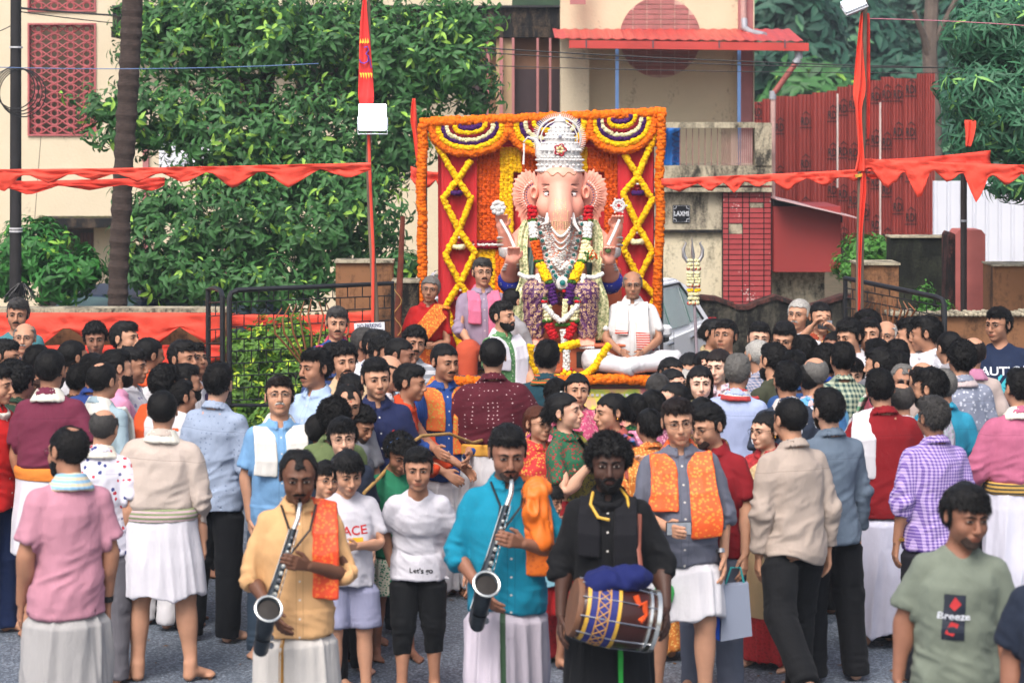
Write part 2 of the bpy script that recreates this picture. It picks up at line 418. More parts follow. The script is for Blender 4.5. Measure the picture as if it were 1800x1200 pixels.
def cutend(f,e,d,s):
 def fn(x,y,z):
  q=-((x-e[0])*d[0]+(y-e[1])*d[1]+(z-e[2])*d[2]);r=np.sqrt((x-e[0])**2+(y-e[1])**2+(z-e[2])**2)-.10
  return np.maximum(np.maximum(q,r),(.185+.12*np.clip(1.2-z,0,.4))-x*s)
 f.put(fn,e-.1,e+.1,.0,'s',0)
def garment(kind,lod,fem=False):
 key=(kind,lod,fem)
 if key in _TC:return _TC[key]
 g={0:.0095,1:.015,2:.022}[lod];PRM=_PR[fem];tau=.03;W=None;ww=.9 if fem else 1
 def G(x,y0,y1,z0,z1,st=g):return Field(sym(grid((0,x,st))),grid((y0,y1,st)),grid((z0,z1,st)))
 if kind.startswith('shirt') or kind.startswith('kurta') or kind=='blouse':
  tab=list(SHIRT)
  if fem:tab=[(z,a*(.90 if z>.95 else 1.0),b*(1.0 if z>1.1 else.95),c-(.012 if 1.15<z<1.3 else 0)) for z,a,b,c in tab]
  if kind.startswith('kurta'):tab=[(.50,.235,.185,.01),(.65,.22,.17,.01)]+tab
  if kind=='blouse':tab=[t for t in tab if t[0]>1.08]
  f=G(.36,-.24,.24,min(tab[0][0],.8)-.04,1.49)
  f.loft(tab)
  if lod<2:f.loft([(tab[0][0]-.012,tab[0][1]-.022,tab[0][2]-.022,tab[0][3]),(tab[0][0]+.03,tab[0][1]-.012,tab[0][2]-.012,tab[0][3])],0,'s')
  sl=kind.split('_')[1] if '_' in kind else 'short'
  for s in(1,-1):
   ua,fa,ha=(np.array(S_(J[k],s)) for k in('ua','fa','ha'));ua[0]*=ww
   f.cap((.05*s,.02,1.402),(ua[0]*.86,.014,1.342),.040,.052,.03)
   if sl=='short':e=ua+(fa-ua)*.72;f.cap(ua,e,.053*ww,.064*ww,.03);fl=(e,(fa-ua))
   else:
    f.cap(ua,fa,.053*ww,.054,.03);q={'long':.93,'rolled':.30}[sl];e=fa+(ha-fa)*q;f.cap(fa,e,.057,.057-.016*q,.02)
    u=(ha-fa)/np.linalg.norm(ha-fa);r=.058-.014*q
    f.cap(e-u*.045,e-u*.004,r+.003,r+.003,.004);fl=(e,ha-fa)
   d=fl[1]/np.linalg.norm(fl[1]);e=fl[0]
   cutend(f,e,d,s)
  f.ell((0,-.045,1.452),(.045,.07,.05),.01,'s')
  if 'tee' not in kind:
   for a_ in np.linspace(-162,162,26):
    q=R(a_);p=np.array((.064*math.sin(q),.018+.066*math.cos(q),1.455+.020*math.cos(q)));
    f.cap(p,p+(math.sin(q)*.022,math.cos(q)*.022,-.034),.008,.010,.005)
  prims=[p for p in PRM]
  V,Q=f.mesh();W=weights(V,prims,tau,('pelvis','chest','uaL','uaR','faL','faR','haL','haR'));W[:,[BI['haL'],BI['haR']]]=0
  W[:,BI['head']]*=.0
  arm=W[:,[BI['uaL'],BI['uaR'],BI['faL'],BI['faR']]].sum(1)
  t=np.clip((1.02-V[:,2])/.08,0,1)*(arm<.3);W=W*(1-t)[:,None]+skirtw(V)*t[:,None]
  top=(V[:,2]>1.41)&(arm<.3);W[top]=0;W[top,BI['chest']]=1
  W/=np.maximum(W.sum(1,keepdims=True),1e-6)
 elif kind in('trousers','shorts','capri','tights'):
  f=G(.24,-.2,.2,-.02,1.05);o=.003 if kind=='tights' else.02
  f.loft([(.82,.160+o,.122+o,.012),(.93,.170+o,.124+o,.01),(1.03,.155+o,.112+o,.004)])
  for s in(1,-1):
   th,sh,ft=(np.array(S_(J[k],s)) for k in('th','sh','ft'))
   f.cap(th,sh,.098+o*.5,.062+o,.03)
   if kind=='trousers':f.cap(sh,(ft[0],ft[1]+.005,.04),.062+o,.058+o*.6,.02)
   elif kind in('capri','tights'):f.cap(sh,(ft[0],ft[1],.27),.060+o*.4,.052+o*.4,.02)
   else:f.cap(th,sh+(0.01*s,0,.04),.105+o*.5,.085+o,.02)
  zc={'trousers':.035,'shorts':.52,'capri':.30,'tights':.30}[kind]
  f.F=np.maximum(f.F,(zc-f.Z)[None,None,:])
  V,Q=f.mesh();W=weights(V,PRM,tau*.8,('pelvis','thL','thR','shL','shR'));t=np.clip((V[:,2]-.80)/.06,0,1)[:,None];W=W*(1-t)+skirtw(V)*t
 elif kind in('dhoti','lungi','skirt','dhoti_pants'):
  z0={'dhoti':.07,'lungi':.50,'skirt':.05,'dhoti_pants':.10}[kind]
  A={'dhoti':(.188,.158),'lungi':(.208,.168),'skirt':(.225,.19),'dhoti_pants':(.20,.16)}[kind]
  f=G(.30,-.26,.26,z0-.03,1.06)
  f.loft([(z0,A[0],A[1],.01),((z0+.9)/2,.206,.164,.008),(.85,.192,.148,.008),(.95,.178,.134,.004),(1.02,.162,.120,.0)])
  f.loft([(z0-.02,A[0]-.03,A[1]-.03,.01),(z0+.05,A[0]-.02,A[1]-.02,.01)],0,'s')
  V,Q=f.mesh();W=skirtw(V)
 elif kind=='sash':
  f=G(.24,-.2,.2,.90,1.08,g);f.loft([(.945,.182,.143,.004),(.99,.182,.142,.002),(1.02,.174,.136,0)])
  V,Q=f.mesh();W=np.zeros((len(V),len(BONES)));W[:,0]=1
 elif kind in('towel','towel_round','shawl','shawl_one','pallu','dupatta'):
  f=G(.34,-.26,.24,.70,1.50,g*.8)
  def strip(pts,wid,th=.008):
   """a band through pts = (x, y, z, across-vector): flattened run of capsules"""
   for(a,u),(b,v) in zip(pts[:-1],pts[1:]):
    a,b,u,v=map(np.array,(a,b,u,v));n=max(5,int(wid/.013))
    for i in range(n):
     t=(i/(n-1)-.5);f.cap(a+u*t*wid,b+v*t*wid,th,th,.006)
  def front(x,z):
   t=np.array(SHIRT);a=np.interp(z,t[:,0],t[:,1]);b=np.interp(z,t[:,0],t[:,2]);c=np.interp(z,t[:,0],t[:,3])
   return c-b*math.sqrt(max(.05,1-(x/a)**2))-.027
  def back(x,z):
   t=np.array(SHIRT);a=np.interp(z,t[:,0],t[:,1]);b=np.interp(z,t[:,0],t[:,2]);c=np.interp(z,t[:,0],t[:,3])
   return c+b*math.sqrt(max(.05,1-(x/a)**2))+.026
  if kind in('towel','towel_round','shawl'):
   neck=[]
   wd=.075 if kind!='shawl' else.125
   for a_ in np.linspace(-100,100,13):
    q=R(a_);r=.082 if kind!='shawl' else.094
    neck.append(((r*math.sin(q),.02+(r-.005)*math.cos(q),1.425+.012*math.cos(q)-(.02 if kind=='shawl' else 0)),(math.sin(q)*.45,math.cos(q)*.45,-.75)))
   strip(neck,wd,.011)
   if kind!='towel_round':
    for s in(1,-1):
     zs=[1.41,1.34,1.25,1.15,1.02] if kind=='towel' else([1.40,1.32,1.22,1.12,.98] if s>0 else[1.40,1.32,1.22,1.14])
     x0=.085 if kind=='towel' else.096
     if s<0 and kind=='towel':zs=zs[:-1]
     strip([((s*x0,front(x0,z)-(.004),z),(1,0,.1*s)) for z in zs],wd*(1.15 if kind=='towel' else.92),.011)
   else:
    strip([((.082*math.sin(R(a)),.02-.105*math.cos(R(a))*.9,1.40-.035*math.cos(R(a))),(0,-.5,.8)) for a in np.linspace(-80,80,9)],.05,.013)
  elif kind=='shawl_one':
   strip([((.135,back(.135,z),z),(1,0,0)) for z in(1.05,1.18,1.28,1.36)]+[((.125,.015,1.437),(1,0,-.22))]+[((.125,front(.125,z)-.004,z),(1,0,-.1)) for z in(1.38,1.3,1.2,1.1,1.0)],.105,.013)
  else:
   pts=[]
   for t in np.linspace(0,1,10):
    x=-.15+.27*t;z=1.00+.37*t**.9;pts.append(((x,front(x*.9,z)-.012-(.028 if 1.15<z<1.3 else 0),z),(-.75,.05,.75)))
   pts.append(((.125,-.03,1.418),(.9,0,-.2)));pts.append(((.125,.04,1.420),(.95,0,-.2)))
   for z in(1.37,1.25,1.1,.95,.78):pts.append(((.12,back(.12,max(z,.82))+.004,z),(1,0,0)))
   strip(pts,.15 if kind=='pallu' else.10,.0095)
  V,Q=f.mesh();W=np.zeros((len(V),len(BONES)));p=np.clip((V[:,2]-.95)/.2,0,1);W[:,1]=p;W[:,0]=1-p
  for s,S in((1,'L'),(-1,'R')):
   q=np.clip((V[:,0]*s-.12)/.10,0,1)*.6*(V[:,2]>1.2);W[:,1]*=1-q;W[:,BI['ua'+S]]=q
 _TC[key]=Tmpl(V,Q,W);return _TC[key]
def skull_f(f,off=0.0):
 f.ell((0,.020,1.612),(.0775+off,.094+off,.085+off));f.ell((0,-.022,1.600),(.069+off,.066+off,.068+off),.02);return f
def hair(kind):
 key=('hair',kind)
 if key in _TC:return _TC[key]
 st=.0052;f=Field(sym(grid((0,.14,st))),grid((-.15,.19,st)),grid((1.30 if kind in('long','bun','pony') else 1.45,1.79,st)))
 x=f.X[:,None,None];y=f.Y[None,:,None];z=f.Z[None,None,:]
 off={'crop':.010,'short':.012,'side':.014,'boy':.016,'curly':.017,'afro':.026,'bald':.007,'thin':.009,'bun':.010,'long':.013,'pony':.010,'fuzz':.004,'girl':.022}[kind]
 skull_f(f,off)
 top=np.clip((z-1.62)/.06,0,1)
 if kind in('short','side','boy','curly'):
  f.ell((0,-.004,1.672+off*.2),(.066,.086,.034+off*.6),.02)
 if kind in('crop','short','side'):f.F=f.F+(1-top)*(off-.0070)
 P3=np.stack(np.broadcast_arrays(x,y,z),-1).reshape(-1,3)
 near=(np.abs(f.F)<.03).ravel();nz=np.zeros(P3 .shape[0],np.float32);pp=P3[near]
 if kind in('curly','afro','girl'):a=(.019 if kind!='curly' else.013)*(vnoise(pp*55+3)-.5)+.008*(vnoise(pp*130)-.5)
 elif kind in('boy','side','short'):a=.009*(vnoise(pp*(60,22,60)+9)-.5)+.005*(vnoise(pp*(150,50,150))-.5)
 elif kind in('bun','long','pony'):a=.006*(vnoise(pp*(90,25,40))-.5)
 else:a=.003*(vnoise(pp*120)-.5)+.003*(vnoise(pp*45)-.5)
 nz[near]=a;f.F+=nz.reshape(f.F.shape)
 ya=abs(x)
 hl={'bald':.06,'thin':-.045,'fuzz':-.055}.get(kind,-.066)
 if kind in('boy','side','girl'):
  zc=1.638+.004*np.sin(x*160+2)+(.0 if kind!='side' else.012)
  face=np.minimum(np.maximum(zc-z,0)*0+(zc-z),1)
  cut=np.minimum(zc-z,(-.018-y)-np.clip((1.60-z),0,.1)*.0)
 else:
  zc=1.650-.5*np.maximum(ya-.045,0)+.004*np.sin(x*140)
  cut=np.minimum(zc-z,-.022-y)
 f.F=np.maximum(f.F,cut)
 if kind in('bun','long','pony'):
  cut2=np.minimum(1.585-z,-.0-y);f.F=np.maximum(f.F,cut2)
  f.F=np.maximum(f.F,.004-np.sqrt(x**2+(z-1.71)**2)*1.0 if False else f.F)
 if kind not in('long',):
  nape=1.515 if kind not in('bun','pony','afro','curly') else 1.50
  f.F=np.maximum(f.F,np.maximum(nape-z,0)+(nape-z)*0 if False else nape-z)
  low=np.minimum(1.555-z,.045-y)
  f.F=np.maximum(f.F,low)
  for s in(1,-1):f.ell((.085*s,.012,1.580),(.022,.022,.036),.0,'s')
  f.F=np.maximum(f.F,np.minimum(1.575-z,-.0-y))
 if kind in('bald',):
  cr=.060-np.sqrt(x**2+((y-.00)*.62)**2);f.F=np.maximum(f.F,np.minimum(cr,z-1.60));f.F=np.maximum(f.F,np.minimum(z-1.655,.035-y))
 if kind=='thin':
  cr=.034-np.sqrt(x**2+((y-.055))**2);f.F=np.maximum(f.F,np.minimum(cr,z-1.6));
  for s in(1,-1):f.F=np.maximum(f.F,.026-np.sqrt((x-.042*s)**2+(y+.052)**2+0*z))
 if kind=='bun':f.ell((0,.118,1.575),(.044,.036,.042),.015)
 if kind=='long':
  f.cap((0,.075,1.60),(0,.085,1.36),.070,.050,.03);f.ell((.055,.03,1.53),(.03,.05,.09),.02);f.ell((-.055,.03,1.53),(.03,.05,.09),.02)
  f.ell((0,-.02,1.42),(.05,.07,.10),.01,'s')
 if kind=='pony':f.cap((0,.10,1.60),(0,.13,1.34),.030,.018,.02)
 skull_cut=None
 V,Q=f.mesh();N_=vnormals(V,Q);rs=np.random.RandomState(len(kind)*7+1)
 L,fl,wd,ns={'crop':(.006,.7,.0013,3000),'short':(.011,1.3,.0014,3200),'side':(.018,1.9,.0016,3400),'boy':(.020,2.0,.0017,3400),'curly':(.012,.8,.0017,3600),'afro':(.014,.4,.0019,4000),'bald':(.007,1.,.0013,1700),'thin':(.009,1.2,.0014,2600),'bun':(.020,3.0,.0018,2400),'long':(.030,3.5,.002,3000),'pony':(.020,3.0,.0018,2400),'fuzz':(.004,.2,.0014,1200),'girl':(.018,.5,.002,3000)}[kind]
 qi=rs.randint(0,len(Q),ns);o=V[Q[qi]].mean(1);nn=N_[Q[qi,0]];flow=np.stack([o[:,0]*.6,np.full(ns,.45)+0*o[:,1],-np.abs(o[:,0])*9-.25],1)
 if kind in('boy','side'):flow=np.stack([np.full(ns,.5 if kind=='side' else.25),np.where(o[:,1]<.01,-.55,.4),-.35-np.abs(o[:,0])*8],1)
 flow+=rs.randn(ns,3)*(.22 if fl<2 else.06)*(3 if kind in('curly','afro','girl') else 1);d=nn+flow*fl;d/=np.linalg.norm(d,axis=1,keepdims=True);sd=np.cross(d,nn+rs.randn(ns,3)*.4);sd/=np.linalg.norm(sd,axis=1,keepdims=True)+1e-9
 Ls=(L*rs.uniform(.6,1.3,ns))[:,None];o=o-nn*.001;bend=d+np.array((0,0,-.35));SV=np.stack([o-sd*wd,o+sd*wd,o+d*Ls*.55+sd*wd*.8,o+d*Ls*.55-sd*wd*.8,o+d*Ls*.55+bend*Ls*.5],1).reshape(-1,3)
 b=len(V)+np.arange(ns)[:,None]*5;SQ=np.concatenate([b+np.array([0,1,2,3]),b+np.array([3,2,4,4])]);SQ3=[tuple(r[:3]) for r in SQ[ns:].tolist()]
 Vall=np.concatenate([V,SV])-np.array(J['head']);me=bpy.data.meshes.new('hair');me.from_pydata(Vall.tolist(),[],Q.tolist()+SQ[:ns].tolist()+SQ3);me.update();me.polygons.foreach_set('use_smooth',np.ones(len(me.polygons),bool));me.materials.append(None)
 _TC[key]=me;return me
def facial(kind):
 key=('fac',kind)
 if key in _TC:return _TC[key]
 st=.0034;f=Field(sym(grid((0,.085,st))),grid((-.14,.03,st)),grid((1.44,1.63,st)))
 if kind=='brow':
  for s in(1,-1):f.cap((.011*s,-.0945,1.6105),(.030*s,-.0905,1.6145),.0042,.0042,.003);f.cap((.030*s,-.0905,1.6145),(.049*s,-.0790,1.6085),.0040,.0022,.003)
 elif kind=='moustache':
  for s in(1,-1):f.cap((.003*s,-.1045,1.5415),(.018*s,-.0990,1.5375),.0062,.0056,.004);f.cap((.018*s,-.0990,1.5375),(.031*s,-.0865,1.5300),.0056,.0026,.004)
 elif kind in('beard','stubble'):
  o=.011 if kind=='beard' else.0032
  f.ell((0,-.032,1.538),(.055+o,.058+o,.056+o));f.ell((0,-.072,1.494),(.024+o,.020+o*1.4,.018+o),.028)
  f.ell((0,-.084,1.527),(.030+o*.6,.018+o*.8,.019+o),.012)
  x=f.X[:,None,None];y=f.Y[None,:,None];z=f.Z[None,None,:]
  f.F=np.maximum(f.F,z-(1.512+.9*np.maximum(np.abs(x)-.012,0)+.1*(y+.09)))
  f.F=np.maximum(f.F,y-.005);f.F=np.maximum(f.F,z-1.585)
  f.ell((0,-.11,1.5225),(.016,.03,.0085),.003,'s')
  if kind=='beard':
   for s in(1,-1):f.cap((.003*s,-.1035,1.5415),(.018*s,-.0985,1.5375),.0060,.0056,.004);f.cap((.018*s,-.0985,1.5375),(.031*s,-.083,1.520),.0060,.006,.006)
   P3=np.stack(np.broadcast_arrays(x,y,z),-1).reshape(-1,3);f.F+=(.005*(vnoise(P3*170)-.5)).reshape(f.F.shape)
 V,Q=f.mesh();V-=np.array(J['head'],np.float32);me=new_mesh(kind,V,Q);me.materials.append(None);_TC[key]=me;return me
def eye_mesh(sd):
 if('eye',sd) in _TC:return _TC['eye',sd]
 mb=MB();o=np.array(J['head'])
 white=mat('eye_white','#8d8076',.4,.05,40,0);iris=mat('eye_iris','#1c100a',.15,.1,40,0)
 V=[];F=[];MI=[];nu,nv=18,9
 for s in(sd,):
  b=len(V)
  for i in range(nu+1):
   u=-1+2*i/nu
   for j in range(nv+1):
    v=-1+2*j/nv;h=(.0060 if v>0 else.0043)*(1-u*u)**.6
    x=u*.0152;z=v*h+.0009*(u if s>0 else u)*s
    V.append(np.array((.031*s+x,-.0905+28*(x*x)*.55+14*z*z-.0006*0,1.5935+z))-o)
  for i in range(nu):
   for j in range(nv):
    F.append((b+i*(nv+1)+j,b+i*(nv+1)+j+1,b+(i+1)*(nv+1)+j+1,b+(i+1)*(nv+1)+j) if True else 0)
    c=sum((V[k] for k in F[-1]),0)/4+o;MI.append(1 if(math.hypot(c[0]-.031*s,c[2]-1.5942)<.0078 or j==nv-1) else 0)
 me=new_mesh('eye',np.array(V),F,[white,iris]);me.polygons.foreach_set('material_index',MI);_TC['eye',sd]=me;return me
def glasses_mesh(thick=.0013):
 if 'gls' in _TC:return _TC['gls']
 mb=MB();o=Vector(J['head'])
 for s in(1,-1):
  ring=[Vector((s*(.031+.0225*math.copysign(abs(math.cos(a))**.8,math.cos(a))),-.108+.25*.0225*abs(math.cos(a))*(1 if math.cos(a)>0 else 0),1.5915+.0165*math.copysign(abs(math.sin(a))**.8,math.sin(a))))-o for a in np.linspace(0,2*math.pi,20,endpoint=False)]
  mb.tube(ring,thick,5,closed=True);mb.tube([Vector((s*.0535,-.101,1.598))-o,Vector((s*.077,-.05,1.597))-o,Vector((s*.082,.01,1.592))-o],thick,5)
 mb.tube([Vector((-.0085,-.108,1.596))-o,Vector((0,-.111,1.598))-o,Vector((.0085,-.108,1.596))-o],thick,5)
 me=new_mesh('glasses',np.array(mb.v),mb.f);me.materials.append(None);_TC['gls']=me;return me
def skin_mat(tone):
 key=('skin',tone)
 if key in _M:return _M[key]
 t=NT('skin_'+str(tone));c=srgb({0:'#d6ad97',1:'#c69a82',2:'#b4866c',3:'#9f725a',4:'#875d4a',5:'#614030',6:'#452d24'}[tone])
 a=t.coord(attr='rest');n=t.noise(a,30,4);base=t.mix(n,tuple(x*.86 for x in c),tuple(min(1,x*1.12) for x in c))
 X3=t.sep(a)
 def blob(cx,cy,cz,rx,ry,rz):
  v=t.coord(scale=(1/rx,1/ry,1/rz),loc=(-cx/rx,-cy/ry,-cz/rz),attr='rest');ln=t.n('VectorMath',operation='LENGTH');t.l(v,ln.inputs[0])
  r=t.n('MapRange');t.l(ln.outputs['Value'],r.inputs[0]);r.inputs[1].default_value=1.15;r.inputs[2].default_value=.75;return r.outputs[0]
 lip=blob(0,-.098,1.5235,.024,.03,.0115);base=t.mix(t.math('MULTIPLY',lip,.75),base,tuple(x*y for x,y in zip(c,(.66,.42,.42))))
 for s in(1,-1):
  e=blob(.030*s,-.09,1.597,.024,.03,.017);base=t.mix(t.math('MULTIPLY',e,.55),base,tuple(x*.50 for x in c))  # eye-socket shade painted into the skin colour
 t.base(base,.56,spec=.3);t.bump(t.noise(a,260,3),.12,.001)
 t.b.inputs['Subsurface Weight'].default_value=.06;t.b.inputs['Subsurface Radius'].default_value=(.02,.008,.004);t.b.inputs['Subsurface Scale'].default_value=.3
 _M[key]=t.m;return t.m
HAIRC={'black':'#0b0909','brown':'#1c1310','grey':'#6a6865','white':'#a9a6a1','salt':'#3d3b3a','henna':'#4a2413'}
def hair_mat(c,soft=False):
 key=('hair',c)
 if key in _M:return _M[key]
 t=NT('hair_'+c);b=srgb(HAIRC[c]);v=t.coord((70,22,40),obj=True);n=t.noise(v,4,5,.7)
 t.base(t.ramp(n,[(.35,tuple(x*.5 for x in b)),(.7,tuple(min(1,x*1.5) for x in b))]),.5,spec=.22);t.bump(n,.8,.006);_M[key]=t.m;return t.m
def stubble_mat():
 return mat('stubble','#3b2a22',.8,.3,300,.5)
def cloth(pat,c1,c2=None,rough=.85,sc=1.0,c3=None,pk=False):
 """woven cloth; the pattern sits in the rest pose of the wearer and moves with the fabric"""
 key=('cloth',pat,c1,c2,rough,sc,c3,pk)
 if key in _M:return _M[key]
 t=NT('cloth_'+pat);a=srgb(c1);b=srgb(c2) if c2 else a
 v=t.coord(attr='rest');X3=t.sep(v)
 n=t.noise(t.coord((9,9,3),attr='rest'),1.5,5,.6);col=t.mix(n,tuple(x*.86 for x in a),tuple(min(1,x*1.1) for x in a))
 fine=t.noise(v,420,2)
 if pat=='ends':
  zz=t.math('ADD',X3[2],t.math('MULTIPLY',X3[0],.1));col=t.mix(t.math('MULTIPLY',t.math('LESS_THAN',zz,1.17),t.math('GREATER_THAN',t.math('SINE',t.math('MULTIPLY',X3[2],300)),-.3)),col,b)
 elif pat=='linen':
  q=t.noise(t.coord((60,60,420),attr='rest'),1,2,.7);col=t.mix(t.math('MULTIPLY',q,.8),col,b)
 elif pat in('check','plaid','stripe','hstripe'):
  f=(95 if pat=='check' else 45)*sc
  sx=t.math('GREATER_THAN',t.math('SINE',t.math('MULTIPLY',t.math('ADD',X3[0],t.math('MULTIPLY',X3[1],.6)),f*6.283)),.0 if pat!='stripe' else.5)
  sz=t.math('GREATER_THAN',t.math('SINE',t.math('MULTIPLY',X3[2],f*6.283)),.0)
  if pat=='stripe':col=t.mix(sx,col,b)
  elif pat=='hstripe':col=t.mix(sz,col,b)
  else:col=t.mix(t.math('MULTIPLY',t.math('ADD',sx,sz),.5),col,b)
 elif pat in('dots','floral','leaf','silk','paisley'):
  sca={'dots':26,'floral':24,'leaf':15,'silk':55,'paisley':34}[pat]*sc
  vo=t.n('TexVoronoi');vo.inputs['Scale'].default_value=sca;vo.inputs['Randomness'].default_value=.25 if pat=='dots' else.9
  vv=t.coord((1,1,.6 if pat=='leaf' else 1),attr='rest');t.l(vv,vo.inputs['Vector'])
  th={'dots':.17,'floral':.30,'leaf':.26,'silk':.4,'paisley':.3}[pat]
  d=vo.outputs['Distance']
  if pat in('floral','silk','paisley'):d=t.math('ADD',d,t.math('MULTIPLY',t.noise(v,sca*3.5,2),.35));th+=.16
  m=t.math('LESS_THAN',d,th);cc=b
  if c3:
   hv=t.sep(vo.outputs['Color'])[0];cc=t.mix(t.math('GREATER_THAN',hv,.5),b,srgb(c3))
  col=t.mix(m,col,cc)
 hgt=t.math('MULTIPLY',fine,.25)
 if pk:
  fr=t.math('LESS_THAN',X3[1],0.0);ax=t.math('ABSOLUTE',X3[0])
  strip=t.math('MULTIPLY',fr,t.math('LESS_THAN',ax,.016));hgt=t.math('ADD',hgt,t.math('MULTIPLY',strip,.55))
  seam=t.math('MULTIPLY',fr,t.math('LESS_THAN',t.math('ABSOLUTE',t.math('SUBTRACT',ax,.016)),.0016));col=t.mix(t.math('MULTIPLY',seam,.45),col,tuple(x*.35 for x in a))
  bz=t.math('SUBTRACT',t.math('MODULO',t.math('ADD',X3[2],.045),.09),.045)
  bt=t.math('MULTIPLY',fr,t.math('LESS_THAN',t.math('ADD',t.math('MULTIPLY',X3[0],X3[0]),t.math('MULTIPLY',bz,bz)),.000028));col=t.mix(bt,col,(.55,.52,.48))
  yoke=t.math('MULTIPLY',t.math('GREATER_THAN',X3[1],0.0),t.math('LESS_THAN',t.math('ABSOLUTE',t.math('SUBTRACT',X3[2],1.30)),.0018));col=t.mix(t.math('MULTIPLY',yoke,.5),col,tuple(x*.4 for x in a))
 t.base(col,rough,spec=.25 if pat!='silk' else.5)
 t.bump(t.math('ADD',hgt,t.noise(t.coord((22,22,9),attr='rest'),1.6,4,.55,.6)),.55,.008)
 t.b.inputs['Sheen Weight'].default_value=.02
 _M[key]=t.m;return t.m
def arc(a,b):
 a=np.array(a,float)/np.linalg.norm(a);b=np.array(b,float)/np.linalg.norm(b);v=np.cross(a,b);c=a.dot(b)
 if c<-.9999:return np.diag([-1.,-1,1])
 K=np.array([[0,-v[2],v[1]],[v[2],0,-v[0]],[-v[1],v[0],0]]);return np.eye(3)+K+K@K/(1+c)
def rx(a):c,s=math.cos(R(a)),math.sin(R(a));return np.array([[1,0,0],[0,c,-s],[0,s,c]])
def ry(a):c,s=math.cos(R(a)),math.sin(R(a));return np.array([[c,0,s],[0,1,0],[-s,0,c]])
def rz_(a):c,s=math.cos(R(a)),math.sin(R(a));return np.array([[c,-s,0],[s,c,0],[0,0,1]])
def solve(pose,hs):
 """pose: lean, twist, tilt, head=(yaw,pitch,roll), ua/fa/th/sh (+L/R) = direction (out, fwd, up); ha = extra rotation"""
 Rm={};Q={}
 Rm['pelvis']=rx(pose.get('plean',0));Q['pelvis']=jp('pelvis')
 def child(b,Rr):p=PAR[b];Rm[b]=Rr;Q[b]=Q[p]+Rm[p]@(jp(b)-jp(p))
 child('chest',rz_(pose.get('twist',0))@ry(pose.get('tilt',0))@rx(pose.get('lean',0)))
 hy,hp,hr=pose.get('head',(0,0,0));neck_drop=Rm['chest']@np.array((0,.004,-.016));child('head',Rm['chest']@rx(-pose.get('lean',0)*.6)@rz_(hy)@rx(hp)@ry(hr));Q['head']=Q['head']+neck_drop
 ends=dict(ua='fa',fa='ha',th='sh',sh='ft')
 for S,s in(('L',1),('R',-1)):
  for b in('ua','fa'):
   rest=jp(ends[b]+S)-jp(b+S);base=Rm['chest'] if b=='ua' else Rm['ua'+S]
   if b+S in pose:
    o,f_,u=pose[b+S];tgt=np.array((o*s,-f_,u));tgt=Rm['chest']@tgt if b=='ua' and pose.get('follow',1) else tgt
    child(b+S,arc(base@rest,tgt)@base)
   else:child(b+S,base)
  child('ha'+S,Rm['fa'+S]@(rz_(pose['hz'+S]*s) if 'hz'+S in pose else np.eye(3)))
  for b in('th','sh'):
   rest=jp(ends[b]+S)-jp(b+S);base=Rm['pelvis'] if b=='th' else Rm['th'+S]
   if b+S in pose:o,f_,u=pose[b+S];child(b+S,arc(base@rest,(o*s,-f_,u))@base)
   else:child(b+S,base if b=='th' else base)
  yaw=pose.get('toe'+S,8)*s
  child('ft'+S,(rz_(yaw)@rx(pose.get('ftp'+S,0))) if not pose.get('sit') else Rm['sh'+S])
 M=np.zeros((len(BONES),4,4))
 for b in BONES:
  Sb=np.eye(3)*(hs if b=='head' else 1);A=Rm[b]@Sb;M[BI[b],:3,:3]=A;M[BI[b],:3,3]=Q[b]-A@jp(b);M[BI[b],3,3]=1
 return M
def fatten(V,fat,wide=1.0):
 V=V.copy();z=V[:,2];r=np.hypot(V[:,0],V[:,1]);inn=np.clip((.30-np.abs(V[:,0]))/.10,0,1)
 b=np.exp(-((z-1.06)/.16)**2)*fat*.065*inn;fr=np.clip(-V[:,1]/.12,-.35,1)
 V[:,1]-=b*fr;V[:,0]+=np.sign(V[:,0])*b*.45*np.clip(np.abs(V[:,0])/.15,0,1)
 wide=1+(wide-1)*.7;k=np.clip((1.45-z)/.16,0,1);V[:,0]*=1+(wide-1)*k
 return V
